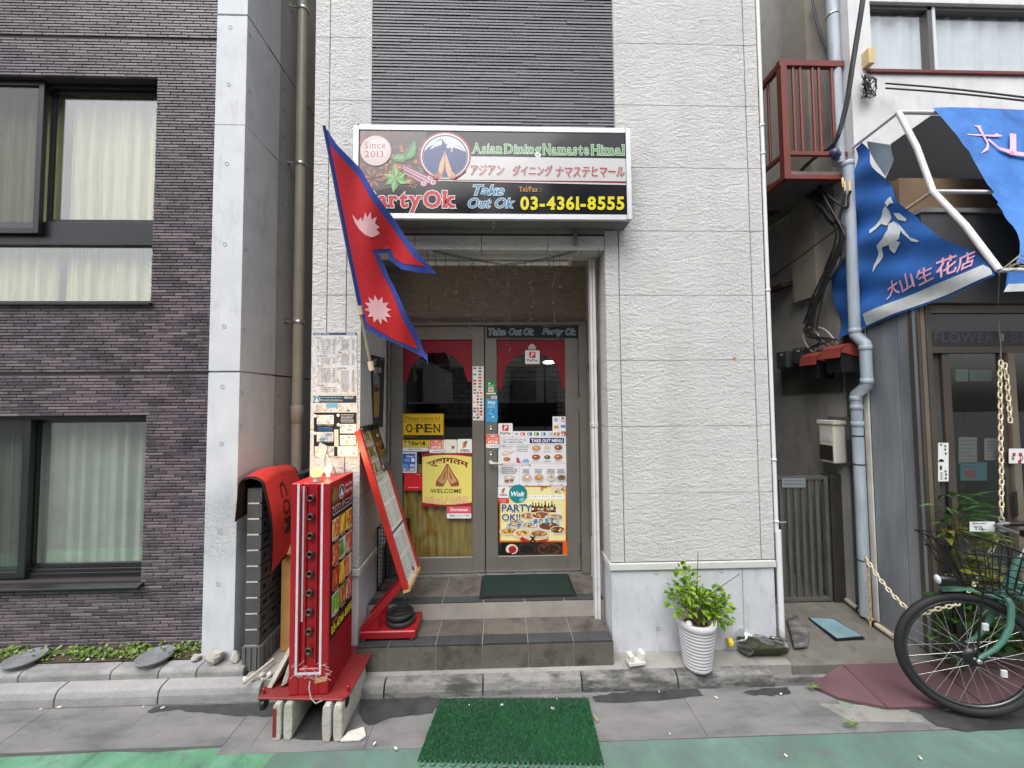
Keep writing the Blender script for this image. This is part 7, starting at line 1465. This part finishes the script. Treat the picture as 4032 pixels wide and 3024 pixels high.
# ================================================================ bicycle (front half in view)
HB = Vector((2.621, -.459, .352)); bdv = Vector((math.cos(-.289), math.sin(-.289), 0)); bnv = Vector((-bdv.y, bdv.x, 0)); RW = .336
def BL(x, l, z): return Vector((HB.x, HB.y, 0))+bdv*x+bnv*l+Vector((0, 0, z))
def bpx(z, x, y, l=0.): return onP(*z(x, y), HB+bnv*l, bnv)
bi = thing('bicycle', 'mint green bicycle with a black wire front basket, cut off at the right edge', 'bicycle', (HB.x+.5, HB.y-.1, .0))
MINT = surf('mint_paint', lin((74, 116, 104)), .3, .06, 5, .02); TYRE = surf('tyre_rubber', lin((30, 30, 32)), .7, .1, 60, .3, 200); RIM = surf('rim_alloy', lin((90, 92, 94)), .3, .1, 9, metal=.8); SPK = surf('spoke_steel', g(.7), .25, metal=.9)
def torus(cx, cz, R, r, mat, name, par, n=64, k=12, sx=1.):
    m = MB(); vs = []
    for i in range(n):
        t = i/n*2*math.pi
        for j in range(k):
            q = j/k*2*math.pi; rr = R+r*math.cos(q); vs.append(BL(cx+rr*math.cos(t), r*sx*math.sin(q), cz+rr*math.sin(t)))
    m.add(vs, [(i*k+j, ((i+1) % n)*k+j, ((i+1) % n)*k+(j+1) % k, i*k+(j+1) % k) for i in range(n) for j in range(k)], True); return m.build(name, mat, par)
def wheel(cx, lab):
    wh = thing('wheel', None, None, BL(cx, 0, HB.z-RW), parent=bi); ty = torus(cx, HB.z, RW-.022, .022, TYRE, 'tyre', wh)
    torus(cx, HB.z, RW-.05, .0105, RIM, 'rim', wh, 64, 8, 1.1)
    MB().lathe([(0, -.05), (.02, -.05), (.046, -.04), (.05, -.02), (.05, .02), (.046, .04), (.02, .05), (0, .05)], BL(cx, 0, HB.z), bnv, n=24).build('hub', surf('hub_black', lin((28, 28, 30)), .35), wh)
    MB().lathe([(0, -.075), (.009, -.075), (.009, .075), (0, .075)], BL(cx, 0, HB.z), bnv, n=10).build('axle', STEEL, wh)
    for i in range(32):
        t = i/32*2*math.pi; sd_ = -1 if i % 2 else 1; sw_ = .75 if (i//2) % 2 else -.75
        MB().tube([BL(cx+.044*math.cos(t+sw_), sd_*.034, HB.z+.044*math.sin(t+sw_)), BL(cx+(RW-.058)*math.cos(t), sd_*.004, HB.z+(RW-.058)*math.sin(t))], .0012, 5).build('spoke', SPK, wh)
    return wh
wheel(0, 'front'); wheel(1.12, 'rear')
# fender, stays, fork
def fender(cx, a0, a1):
    m = MB(); vs = []; n = 28; k = 6
    for i in range(n+1):
        t = math.radians(a0+(a1-a0)*i/n)
        for j in range(k+1):
            q = (j/k-.5)*2.2; rr = RW+.014+.012*math.cos(q); vs.append(BL(cx+rr*math.cos(t), .03*math.sin(q), HB.z+rr*math.sin(t)))
    m.add(vs, [(i*(k+1)+j, (i+1)*(k+1)+j, (i+1)*(k+1)+j+1, i*(k+1)+j+1) for i in range(n) for j in range(k)], True); return m.build('fender', MINT, bi)
fender(0, 108, 8); fender(1.12, 170, 20)
fk = [bpx(Z6, 1200, 775), bpx(Z6, 1330, 640), bpx(Z6, 1420, 540), bpx(Z6, 1490, 400), bpx(Z6, 1520, 280), bpx(Z6, 1515, 170)]
def lx(p): return (p-HB).dot(bdv)
crown = BL(lx(fk[-1])-.0, 0, fk[-1].z+.02)
for l in (-.055, .055):
    MB().tube([BL(0, l, HB.z)]+[BL(lx(p), l*(1 if i < 4 else .8), p.z) for i, p in enumerate(fk[1:], 1)]+[crown+bnv*l*.5], [.010, .0115, .013, .014, .0145, .0145, .0145], 12).build('fork_blade', MINT, bi)
    MB().lathe([(0, -.008), (.012, -.008), (.012, .008), (0, .008)], BL(0, l*1.3, HB.z), bnv, n=12).build('axle_nut', STEEL, bi)
hx_, hz_ = lx(crown), crown.z; ht = BL(hx_+.09, 0, hz_+.22)
MB().tube([crown, ht], .021, 14).build('head_tube', MINT, bi)
for o, r_ in ((.03, .026), (.13, .022)): MB().tube([crown.lerp(ht, .12+o*2), BL(hx_+.62, 0, .40+o*1.6)], r_, 14).build('down_tube', MINT, bi)
MB().tube([BL(hx_+.62, 0, .36), BL(hx_+.78, 0, .86)], .018, 12).build('seat_tube', MINT, bi); MB().tube([BL(hx_+.64, 0, .38), BL(1.12, .04, HB.z)], .011, 10).build('chain_stay', MINT, bi); MB().tube([BL(hx_+.74, 0, .7), BL(1.12, .04, HB.z)], .010, 10).build('seat_stay', MINT, bi)
m = MB(); sdl = BL(hx_+.80, 0, .92); m.ball(sdl, .12, .08, .035); m.build('saddle', BLK, bi)
MB().tube([ht, ht+(ht-crown).normalized()*.12], .013, 10).build('stem', STEEL, bi); hs_ = ht+(ht-crown).normalized()*.12
MB().tube([hs_+bnv*.27+bdv*.24+Vector((0, 0, .01)), hs_+bnv*.27+bdv*.08, hs_+bnv*.2-bdv*.0, hs_, hs_-bnv*.2, hs_-bnv*.27+bdv*.08, hs_-bnv*.27+bdv*.24+Vector((0, 0, .01))], .011, 10).build('handlebar', STEEL, bi)
for s in (-1, 1): MB().tube([hs_+bnv*.27*s+bdv*.12, hs_+bnv*.27*s+bdv*.25+Vector((0, 0, .01))], .016, 12).build('grip', BLK, bi); MB().tube([hs_+bnv*.22*s+bdv*.02+Vector((0, 0, -.015)), hs_+bnv*.25*s+bdv*.06+Vector((0, 0, -.04)), hs_+bnv*.25*s+bdv*.19+Vector((0, 0, -.045))], .006, 8).build('brake_lever', STEEL, bi)
m = MB(); m.obox(hs_+Vector((0, 0, .02)), bdv*.035, bnv*.02, Vector((0, 0, .018))); m.bev(.005, 1).build('bar_clamp', BLK, bi)
for s, o in ((1, .05), (-1, .03), (1, .02)):
    MB().tube([hs_+bnv*.2*s+Vector((0, 0, .0)), hs_-bdv*.06+bnv*.1*s+Vector((0, 0, .02-o)), hs_-bdv*.05+Vector((0, 0, -.15)), crown-bdv*.02+Vector((0, 0, .1)), crown+bdv*.03+bnv*.04*s+Vector((0, 0, -.03))], .0035, 6).build('brake_cable', CABD, bi)
# basket
bt = [zZ(*Z5(670, 855), .80), zZ(*Z5(950, 1012), .80)]
x0b = lx(bpx(Z5, 830, 930)); zt_b = bpx(Z5, 830, 930).z; x1b = x0b+.30; zb_b = zt_b-.21; wtop, wbot = .19, .13
bk = thing('basket', None, None, BL((x0b+x1b)/2, 0, zb_b), parent=bi); BWR = surf('black_wire', lin((22, 22, 24)), .4)
def bcor(t): # ring at height t 0..1
    fx = x0b+(1-t)*.09; bxx = x1b-(1-t)*.03; ww = wbot+(wtop-wbot)*t; z = zb_b+(zt_b-zb_b)*t; return [BL(fx, -ww, z+.01*t), BL(fx, ww, z+.01*t), BL(bxx, ww*.9, z), BL(bxx, -ww*.9, z)]
for i, t in enumerate((0, .3, .65, 1.)): MB().tube(bcor(t), .0042 if t in (0, 1.) else .003, 6, closed=True).build('ring_wire', BWR, bk)
c0_, c1_ = bcor(0), bcor(1.)
for e in range(4):
    for k in range(6): t = (k+.5)/6; MB().tube([c0_[e].lerp(c0_[(e+1) % 4], t), c1_[e].lerp(c1_[(e+1) % 4], t)], .0024, 5).build('upright_wire', BWR, bk)
for k in range(6): t = (k+.5)/6; MB().tube([c0_[0].lerp(c0_[1], t), c0_[3].lerp(c0_[2], t)], .0024, 5).build('floor_wire', BWR, bk)
m = MB().obox(c0_[0].lerp(c0_[1], .5).lerp(c1_[0].lerp(c1_[1], .5), .5)-bdv*.004, bnv*.022, Vector((0, 0, .09))+bdv*-.035, bdv*.003); m.build('front_plate', BWR, bk)
for s in (-.05, .05): MB().tube([BL((x0b+x1b)/2, s, zb_b), BL(.0, s*1.2, HB.z+.01)], .005, 8).build('basket_stay', BWR, bi)
lmp = bpx(Z5, 890, 1335, -.04); MB().lathe([(0, -.045), (.02, -.045), (.026, -.02), (.027, .03), (.024, .035)], lmp, -bdv, n=16).build('head_lamp', BLK, bi); MB().lathe([(.025, .033), (.022, .04), (0, .044)], lmp, -bdv, n=16).build('lamp_lens', surf('lens', lin((206, 212, 214)), .15), bi)
for z, x, y in ((Z6, 1325, 465), (Z6, 1530, 975)): p = bpx(z, x, y, -.03); MB().obox(p, bdv*.014, bnv*.006, Vector((0, 0, .02))).bev(.003, 1).build('reflector', surf('reflector_white', lin((206, 206, 208)), .2), bi)
# ================================================================ plants
def leaf_mesh(name, mat, L, W_, curl=.25, n=4):
    m = MB(); vs = []
    for i in range(n+1):
        t = i/n; w_ = W_*math.sin(math.pi*(t**.8))*.5+.0004; z = -curl*L*t*t
        vs += [(-w_, L*t, z+w_*.35), (0, L*t, z), (w_, L*t, z+w_*.35)]
    m.add(vs, [(i*3+j, i*3+j+1, (i+1)*3+j+1, (i+1)*3+j) for i in range(n) for j in range(2)], True); return m.mesh(name, mat)
def m_leaf(name, lo, hi):
    b = NB(name); oi = b.n('ShaderNodeObjectInfo'); c = b.ramp(oi.outputs['Random'], [(0, lin(lo)), (1, lin(hi))]); b.b.inputs['Subsurface Weight'].default_value = 0
    b.done(c, .45)
    tl = b.n('ShaderNodeBsdfTranslucent'); b.l(c, tl.inputs[0]); mx_ = b.n('ShaderNodeMixShader'); mx_.inputs[0].default_value = .3; b.l(b.b.outputs[0], mx_.inputs[1]); b.l(tl.outputs[0], mx_.inputs[2]); b.l(mx_.outputs[0], b.out.inputs[0]); return b.m
LFY = m_leaf('yellow_green_leaf', (84, 128, 26), (164, 192, 56)); LFD = m_leaf('deep_green_leaf', (36, 74, 34), (86, 128, 54)); LFO = m_leaf('olive_leaf', (96, 96, 36), (140, 142, 60))
def leaves_at(par, me, pts, rg, up=.3, s0=.7, s1=1.2):
    for p, out in pts:
        d_ = (Vector(out).normalized()+Vector((rg.uniform(-.5, .5), rg.uniform(-.5, .5), rg.uniform(-.3, .6)*up*2))).normalized()
        q = d_.to_track_quat('Y', 'Z').to_matrix() @ Matrix.Rotation(rg.uniform(-.7, .7), 3, 'Y')
        o = place('leaf', me, p, par, rot=q.to_euler()); k = rg.uniform(s0, s1); o.scale = (k, k, k)
# potted shrub on the kerb
pb0 = zZ(*Z4(478, 858), .088); rim = yY(*Z4(470, 600), pb0.y); Rr = .86*(yY(*Z4(585, 600), pb0.y).x-yY(*Z4(357, 600), pb0.y).x)/2; Rb = .88*(yY(*Z4(556, 840), pb0.y).x-yY(*Z4(402, 840), pb0.y).x)/2; PH = rim.z-.088+.005
pt = thing('plant_pot', 'white ribbed plastic pot on the kerb below the white wall', 'pot', (pb0.x, pb0.y+.02, .088)); C_ = Vector((pb0.x, pb0.y+.02, .088))
prof = [(0, .0), (Rb*.92, 0), (Rb, .008)]
for i in range(12): t = i/12; r_ = Rb+(Rr*.94-Rb)*t; h_ = .012+(PH*.82)*t; prof += [(r_, h_), (r_+.0035, h_+.004), (r_+.0035, h_+.010), (r_, h_+.0135)]
prof += [(Rr*.95, PH*.86), (Rr, PH*.88), (Rr, PH), (Rr*.95, PH), (Rr*.93, PH*.8), (Rr*.86, PH*.72)]
MB().lathe(prof, C_, n=40).build('pot', surf('white_pot', lin((188, 186, 190)), .45, .05, 6, .05, dirt=.3, dcol=lin((150, 146, 140)), ds=12), pt)
MB().lathe([(Rr*.80, PH*.72), (Rr*.82, PH*.97), (Rr*.74, PH*.97), (Rr*.70, PH*.84), (0, PH*.82)], C_, n=32).build('inner_pot', surf('beige_pot', lin((196, 186, 170)), .6), pt)
MB().lathe([(Rr*.7, PH*.845), (0, PH*.86)], C_, n=20).build('soil', SOIL, pt)
MB().ball(C_+Vector((-Rr*.62, -Rr*.45, PH*.98)), .02).build('white_ball', surf('white_ball', lin((226, 224, 220)), .4), None, label='small white ball resting on the rim of the pot', cat='ball')
sh = thing('potted_shrub', 'bright yellow green shrub growing in the white ribbed pot', 'plant', C_+Vector((0, 0, PH*.85))); rg = random.Random(31)
def z4p(x, y, dy=0.): return yY(*Z4(x, y), C_.y+dy)
root = C_+Vector((.01, 0, PH*.85)); BARK = surf('thin_bark', lin((96, 84, 52)), .8); lmS = leaf_mesh('leaf', LFY, .036, .026)
lp = []
clumps = [(405, 390, 45, 55, 34), (400, 460, 65, 45, 44), (370, 500, 50, 45, 30), (455, 480, 50, 50, 34), (500, 520, 60, 55, 40), (570, 520, 65, 60, 50), (600, 560, 45, 45, 28), (530, 590, 60, 50, 36)]
ends = []
for cx, cy, rx, ry, n in clumps:
    c = z4p(cx, cy, rg.uniform(-.05, .05)); ends.append(c)
    for k in range(int(n*2.1)):
        a_, e_ = rg.uniform(0, 6.28), rg.uniform(-1, 1); rr = rg.random()**.5; q = c+Vector((rx/1100*1.9*rr*math.cos(a_)*.8, .06*e_, ry/1100*2.2*rr*math.sin(a_)*.8)); lp.append((q, (q-c)+Vector((0, -.02, .03))))
rg.shuffle(lp); lp.sort(key=lambda t: t[0].y); leaves_at(sh, lmS, lp[:290], rg)
m = MB()
for p, out in lp[290:]:
    d_ = (Vector(out).normalized()+Vector((rg.uniform(-.5, .5), rg.uniform(-.5, .5), rg.uniform(-.2, .4)))).normalized(); q = d_.to_track_quat('Y', 'Z').to_matrix(); k = rg.uniform(.7, 1.2)
    m.add([p+q @ (v.co*k) for v in lmS.vertices], [tuple(f.vertices) for f in lmS.polygons], True)
m.build('foliage', LFY, sh, kind='stuff')
for c in ends: MB().tube([root, root.lerp(c, .5)+Vector((rg.uniform(-.02, .02), rg.uniform(-.02, .02), .02)), c], [.004, .003, .0015], 6).build('stem', BARK, sh)
for x, y, x2, y2 in ((460, 560, 473, 240), (520, 440, 695, 352), (497, 600, 497, 405)): MB().tube([z4p(x, y, -.02) if y > 500 else root.lerp(z4p(x, y), .8), z4p(x2, y2, -.03)], .0022, 6).build('bare_twig', BARK, sh)
# plastic bottle planter
bq0 = zZ(*Z4(700, 815), .095); bq1 = zZ(*Z4(960, 808), .098); yB = (bq0.y+bq1.y)/2+.06; bx0_, bx1_ = bq0.x+.01, bq1.x; hB = .125
bo = thing('bottle_planter', 'clear plastic bottle cut open on its side and filled with soil', 'planter', ((bx0_+bx1_)/2, yB, .097))
CLR = m_glass('clear_pet', (.9, .92, .9), .3)
MOSS = surf('mossy_soil', lin((52, 54, 34)), .9, .4, 30, .8, 70, dirt=.5, dcol=lin((30, 28, 22)), ds=12, bd=.01)
hw = .078; zc0 = .1+hw
def ring(x, r, a0=150, a1=390, n=20, fl=.0): return [(x, yB+math.cos(math.radians(a0+(a1-a0)*i/n))*r, zc0+math.sin(math.radians(a0+(a1-a0)*i/n))*r*(1.)) for i in range(n+1)]
xs = [(bx0_-.035, .018), (bx0_-.03, .022), (bx0_-.005, .034), (bx0_+.03, .066), (bx0_+.055, hw), (bx1_-.01, hw), (bx1_, hw*.9)]
m = MB(); R_ = [ring(x, r, 0, 360, 24) if x < bx0_+.06 else ring(x, r, 140, 400, 24) for x, r in xs]
m.add([v for r in R_ for v in r], [(i*25+j, i*25+j+1, (i+1)*25+j+1, (i+1)*25+j) for i in range(len(R_)-1) for j in range(24)], True); m.poly([(bx1_, yB+math.cos(t/12*6.283)*hw*.9, zc0+math.sin(t/12*6.283)*hw*.9) for t in range(12)])
m.build('bottle', CLR, bo)
m = MB(); x0s, x1s = bx0_+.02, bx1_-.006
def sfn(u, v):
    x = x0s+(x1s-x0s)*u; a_ = math.pi+math.pi*v; k = (hw-.004)*min(1, .72+u*2); return Vector((x, yB+math.cos(a_)*k, max(.1, zc0+math.sin(a_)*k)))
m.grid(sfn, 12, 12); m.grid(lambda u, v: Vector((x0s+(x1s-x0s)*u, yB-(hw-.004)*min(1, .72+u*2)*(1-2*v), zc0+.012*math.sin(u*17)*math.sin(v*9)+.012*math.sin(math.pi*v))), 24, 10); m.build('soil', MOSS, bo)
MB().lathe([(0, 0), (.025, 0), (.026, .004), (.026, .026), (.024, .028)], (bx0_-.058, yB, zc0), (1, 0, 0), n=20).build('cap', surf('yellow_cap', lin((230, 210, 60)), .4), bo)
# small things on kerb and step
WSTN = surf('white_stone', lin((206, 202, 194)), .8, .12, 20, .4, dirt=.3, dcol=lin((150, 140, 124)), ds=14)
p = zZ(*Z4(140, 835), .1); t = thing('notched_brick', 'small white notched brick on the strip beside the steps', 'brick', (p.x, p.y, .1))
m = MB(); m.obox((p.x, p.y, .118), (.055, .008, 0), (-.004, .028, 0), (0, 0, .012)); m.obox((p.x-.036, p.y-.004, .150), (.016, .002, 0), (-.004, .026, 0), (0, 0, .022)); m.obox((p.x+.038, p.y+.005, .154), (.014, .002, 0), (-.004, .026, 0), (.004, 0, .026)); m.bev(.006, 2).build('block', WSTN, t)
def rock(name, label, p, r, mat, seed, sz=(1, 1, 1), sink=0.):
    rg = random.Random(seed); m = MB(); m.ball((0, 0, 0), 1, n=10, m=7, smooth=False); dirs = [(Vector((rg.gauss(0, 1), rg.gauss(0, 1), rg.gauss(0, 1))).normalized(), rg.uniform(.55, .85)) for _ in range(9)]; vs = []
    for v in m.v:
        q = Vector(v)
        for d_, k in dirs:
            e = q.dot(d_)
            if e > k: q -= d_*(e-k)
        vs.append(q)
    zmin = min(q.z*sz[2] for q in vs); m.v = [(p[0]+q.x*r*sz[0], p[1]+q.y*r*sz[1], p[2]+(q.z*sz[2]-zmin)*r-sink) for q in vs]; return m.build(name, mat, None, label=label, cat='stone')
p = zZ(*ZF(1825, 455), ZS1); rock('wrapped_stone', 'pale upright stone on the lower step by the white post', (p.x, p.y+.03, ZS1), .032, WSTN, 3, (.8, .8, 1.6))
p = zZ(*ZG(1580, 175), .15); RUB = surf('rubble_grey', lin((168, 164, 156)), .85, .15, 20, .5, dirt=.4, dcol=lin((118, 110, 98)), ds=10)
rock('rubble', 'largest pale rubble chunk at the foot of the concrete pier', (p.x, -.04, .14), .062, RUB, 11, (1.2, .7, .8))
p = zZ(*ZG(1725, 165), .15); rock('rubble', 'rubble chunk wedged between pier and charcoal blocks', (p.x, -.03, .12), .046, RUB, 12, (.7, .8, 1))
p = zZ(*ZG(1430, 175), .15); rock('rubble', 'small rubble chunk left of the largest one', (p.x, -.02, .142), .03, RUB, 13, (1.1, .8, .8))
for k in range(9):
    rock('rubble', 'little white rubble bits strewn beside the charcoal block wall', (-1.6+rnd.uniform(0, .2), -.1+rnd.uniform(-.04, .06), .085), rnd.uniform(.008, .02), WSTN, 40+k)['group'] = 'rubble bits'
sa, sb = zZ(*ZG(1762, 368), .105), zZ(*ZG(1985, 190), .13); MB().tube([sa+Vector((0, 0, .012)), sb+Vector((0, 0, .012))], .0095, 10).build('stick', surf('pale_stick', lin((176, 168, 156)), .6, .2, 20), None, label='pale pipe lying on the kerb left of the red sign box', cat='pipe')
for nm, (xa, ya, xb, yb) in (('round grey drain lid on the kerb at the far left', (8, 228, 345, 150)), ('round grey drain lid on the kerb right of the other', (978, 205, 1270, 140))):
    a_, b_ = zZ(*ZG(xa, ya), .158), zZ(*ZG(xb, yb), .158); c = (a_+b_)/2; r_ = min(.15, (b_-a_).length/2); t = thing('inspection_cover', nm, 'cover', (c.x, c.y, .142), 'round covers on the kerb')
    MB().lathe([(r_*.9, .0), (r_, .006), (r_, .016), (r_*.96, .018), (r_*.94, .0165), (0, .0165)], (c.x, c.y, .166), n=40).build('lid', surf('grey_lid', lin((120, 122, 126)), .5, .08, 9, .1), t)
    MB().tube([(c.x, c.y, .10), (c.x, c.y, .168)], r_*.7, 20).build('riser_pipe', MATS['grey_lid'], t)
    for k in range(1, 6): MB().lathe([(r_*k/6.2-.0025, .0165), (r_*k/6.2-.0015, .0178), (r_*k/6.2+.0015, .0178), (r_*k/6.2+.0025, .0165)], (c.x, c.y, .166), n=36).build('ridge', MATS['grey_lid'], t)
    if nm.endswith('other'): pass
# weeds along the tiled wall
WD = NB('weed_leaf'); _n = WD.noise(22, 3, .6); WD.done(WD.ramp(_n, [(.3, lin((62, 88, 34))), (.5, lin((96, 126, 50))), (.7, lin((140, 158, 78)))]), .6); WD = WD.m
m = MB(); rg = random.Random(77)
for k in range(460):
    x = rg.uniform(-4.2, -1.97); y = rg.uniform(.012, .115)
    if rg.random() < .35: x = rg.gauss(rg.choice((-3.4, -3.15, -2.7, -2.45, -2.2)), .08)
    x = min(-1.97, x); h0 = .15+rg.uniform(0, .055)*rg.random()
    for j in range(rg.randint(3, 6)):
        a_ = rg.uniform(0, 6.28); L = rg.uniform(.01, .028); w_ = L*rg.uniform(.3, .5); d_ = Vector((math.cos(a_), math.sin(a_), rg.uniform(.1, 1.1))).normalized(); s_ = d_.cross(Vector((0, 0, 1))).normalized()*w_
        b_ = Vector((x+rg.uniform(-.02, .02), max(.006, min(.118, y+rg.uniform(-.02, .02))), h0)); t_ = b_+d_*L; t_.y = min(t_.y, .119); mm_ = b_+d_*L*.5
        q1_, q2_ = mm_+s_, mm_-s_; q1_.y = min(q1_.y, .119); q2_.y = min(q2_.y, .119); m.poly([b_, q1_, t_, q2_])
for x, y in ((ZG(1360, 312)), (ZK(860, 345)), (ZK(1060, 580)), (ZR(190, 1225))):
    c = zZ(x, y, .02)
    for j in range(26):
        a_ = rg.uniform(0, 6.28); L = rg.uniform(.01, .025); d_ = Vector((math.cos(a_), math.sin(a_), rg.uniform(.1, .8))).normalized(); s_ = d_.cross(Vector((0, 0, 1))).normalized()*L*.3; b_ = c+Vector((rg.uniform(-.04, .04), rg.uniform(-.015, .015), 0)); m.poly([b_, b_+d_*L*.5+s_, b_+d_*L, b_+d_*L*.5-s_])
m.build('weeds', WD, None, label='low green weeds along the foot of the tiled wall', cat='weeds', kind='stuff')
m = MB()
for k in range(60):
    x = rg.uniform(-4, -1.95); y = rg.uniform(.01, .1); r_ = rg.uniform(.004, .014); m.ball((x, y, .152), r_, r_*.8, r_*.6, 6, 4)
m.build('pebbles', WSTN, None, label='pale pebbles among the weeds by the tiled wall', cat='pebbles', kind='stuff')
# litter on the ground
LIT = surf('litter_white', lin((214, 210, 200)), .7); LITB = surf('litter_tan', lin((176, 150, 110)), .8); m = MB()
for z, x, y in ((ZG, 1040, 528), (ZG, 1180, 535), (ZG, 295, 545), (ZG, 345, 352), (ZG, 430, 530), (ZF, 900, 1165), (ZF, 150, 1472), (ZF, 318, 1510), (ZF, 1160, 1165), (ZF, 1560, 1192), (ZF, 1595, 1115), (Z4, 265, 985), (Z4, 915, 997), (Z4, 322, 1210), (ZK, 1535, 810), (ZK, 655, 795), (ZK, 200, 415)):
    p = zZ(*z(x, y), .006); s = rnd.uniform(.004, .011); a_ = rnd.random()*3; m.obox(p+Vector((0, 0, .006)), (s*math.cos(a_), s*math.sin(a_), 0), (-s*.5*math.sin(a_), s*.5*math.cos(a_), 0), (0, 0, .002))
m.build('litter', LIT, None, label='scattered scraps of white litter on the gutter', cat='litter', kind='stuff')
p = zZ(*ZF(1905, 1265), .02); MB().tube([p+Vector((-.006, .03, -.006)), p+Vector((.008, -.012, -.006))], .005, 8).build('cigarette_butt', LITB, None, label='cigarette butt beside the right edge of the turf mat', cat='cigarette butt')
m = MB(); q = gp(ZR, [(560, 1565), (600, 1520), (680, 1495), (692, 1540), (660, 1560)], 0); m.prism([Vector((p.x, p.y, .003)) for p in q], (0, 0, .014)); m.bev(.003, 1).build('concrete_flake', WSTN, None, label='flat broken concrete flake beside the right block of sign box', cat='stone')
# ================================================================ plants and notices at the flower shop
def bush(name, label, c, rad, n, me, seed, h=None):
    rg = random.Random(seed); t = thing(name, label, 'plant', (c[0], c[1], c[2])); pts = []; stems = 7
    for k in range(stems):
        a_ = rg.uniform(0, 6.28); e = Vector((c[0]+rad[0]*.7*math.cos(a_), c[1]+rad[1]*.7*math.sin(a_), c[2]+rad[2]*rg.uniform(.5, 1))); MB().tube([Vector(c), Vector(c).lerp(e, .5)+Vector((0, 0, .04)), e], .004, 5).build('stem', BARK, t)
    for k in range(n):
        a_ = rg.uniform(0, 6.28); rr = rg.random()**.5; z = rg.random(); p = Vector((c[0]+rad[0]*rr*math.cos(a_), min(-.125, c[1]+rad[1]*rr*math.sin(a_)), c[2]+.03+rad[2]*z)); pts.append((p, (math.cos(a_)*.6, -.5, .35)))
    leaves_at(t, me, pts, rg, .3, .6, 1.3); return t
lmB = leaf_mesh('leaf', LFD, .085, .06); lmF = leaf_mesh('leaf', LFD, .13, .02, .5, 6); lmO = leaf_mesh('leaf', LFO, .12, .035, .5, 5)
q = yY(*Z6(1150, 560), -.2); bush('leafy_plant', 'broad leaved green plant seen through the bicycle wheel', (q.x-.05, -.21, .1), (.2, .08, .42), 110, lmB, 5)
q = yY(*Z6(1600, 560), -.2); bush('leafy_plant', 'broad leaved green plant at the right edge behind the fork', (q.x+.1, -.21, .1), (.26, .08, .48), 120, lmB, 6)
q = yY(*Z5(1060, 960), -.17); bush('olive_plant', 'olive leaved plant behind the bicycle basket', (q.x, -.19, .5), (.12, .05, .42), 60, lmO, 7)
q = yY(*Z5(960, 600), -.15); bush('fern', 'feathery green fern at the shop door above the basket', (q.x, -.18, .85), (.14, .04, .28), 60, lmF, 8)
a = Art(Z8, (0, YF-.012, 0), (0, -1, 0)); a.rect(222, 1288, 320, 1648, (226, 226, 226)); 
for x, y in ((250, 1308), (288, 1320), (288, 1352), (292, 1390), (290, 1555), (296, 1585), (292, 1620)): a.disc(x-5, y-4, 7, 7, (70, 110, 60), 8); a.disc(x+5, y-4, 7, 7, (70, 110, 60), 8); a.disc(x, y+6, 7, 7, (70, 110, 60), 8)
a.disc(250, 1465, 26, 26, (30, 26, 30), 16, 180, 360); a.rect(236, 1500, 256, 1540, (40, 40, 60)); a.scrib(238, 1560, 262, 1640, (70, 70, 80), 5, 1); a.build('clover_notice', PRINT, label='tall white notice with green clovers on the shop post', cat='notice')
a = Art(Z8, (0, YF-.013, 0), (0, -1, 0)); a.rect(882, 1342, 1060, 1480, (232, 230, 230))
for x, y in ((915, 1382), (975, 1382), (968, 1448), (1030, 1400)): a.rect(x, y, x+30, y+32, (190, 30, 50))
a.text('¥', 905, 1410, 935, 1455, (60, 60, 66), .01); a.text('0', 985, 1405, 1015, 1455, (60, 50, 60), .01); a.build('price_card', PRINT, label='white price card with red squares on the shop door frame', cat='price card')
a = Art(Z5, (0, -.30, 0), (0, -1, 0)); a.rect(1155, 702, 1430, 810, (222, 224, 228)); a.text('Y0', 1200, 750, 1290, 795, (40, 40, 48), .02); a.scrib(1185, 712, 1340, 740, (50, 50, 60), 1, .95); a.build('price_tag', PRINT, label='white price tag behind the bicycle handlebar', cat='price tag')
# papers behind the shop glass
for k, (x0, y0, x1, y1, c, lb_) in enumerate(((415, 1235, 585, 1480, (120, 124, 122), 'left grey paper behind the shop door glass'), (655, 1245, 800, 1450, (140, 140, 136), 'right grey paper behind the shop door glass'), (430, 1470, 680, 1640, (60, 110, 116), 'teal poster behind the shop door glass'), (385, 600, 500, 715, (96, 130, 116), 'left pale green box behind the shop glass'), (515, 610, 720, 712, (90, 122, 110), 'right pale green box behind the shop glass'))):
    a = Art(Z8, (0, YF+.1, 0), (0, -1, 0)); a.rect(x0, y0, x1, y1, c); 
    if k == 2: a.disc(525, 1575, 60, 42, (120, 60, 50)); a.scrib(450, 1500, 600, 1530, (40, 60, 90), 1, .9)
    else: a.scrib(x0+10, y0+20, x1-10, y1-10, tuple(int(q*.8) for q in c), 6, .8)
    a.build('shop_paper', PRINT, label=lb_, cat='paper')
# ================================================================ row of buildings across the street (seen only as reflections)
OP = [(-9, -4.2, 8.5, (206, 200, 180), 'pale cream house across the street, mirrored in the left windows'), (-4.2, 1.5, 7.5, (196, 190, 182), 'beige house across the street, mirrored in the door glass'), (1.5, 8, 9, (186, 188, 190), 'light grey house across the street, mirrored in the shop glass')]
for x0, x1, h_, c, lb_ in OP:
    t = thing('opposite_house', lb_, 'building', ((x0+x1)/2, -9.5, 0)); boxm(x0+.03, x1-.03, -14, -9, 0, h_).build('wall', surf('opposite_wall_%d' % c[2], lin(c), .8, .08, 1), t)
    for fl_ in range(3):
        boxm(x0+.03, x1-.03, -9.06, -9.0, .9+fl_*2.6, 1.7+fl_*2.6).build('balcony_band', surf('green_band', lin((140, 172, 160)), .7), t)
        for k in range(3): xx = x0+.7+k*(x1-x0)/3; boxm(xx, xx+.9, -9.05, -8.99, 1.75+fl_*2.6, 2.9+fl_*2.6).build('window', surf('opposite_glass', lin((70, 80, 90)), .1), t)
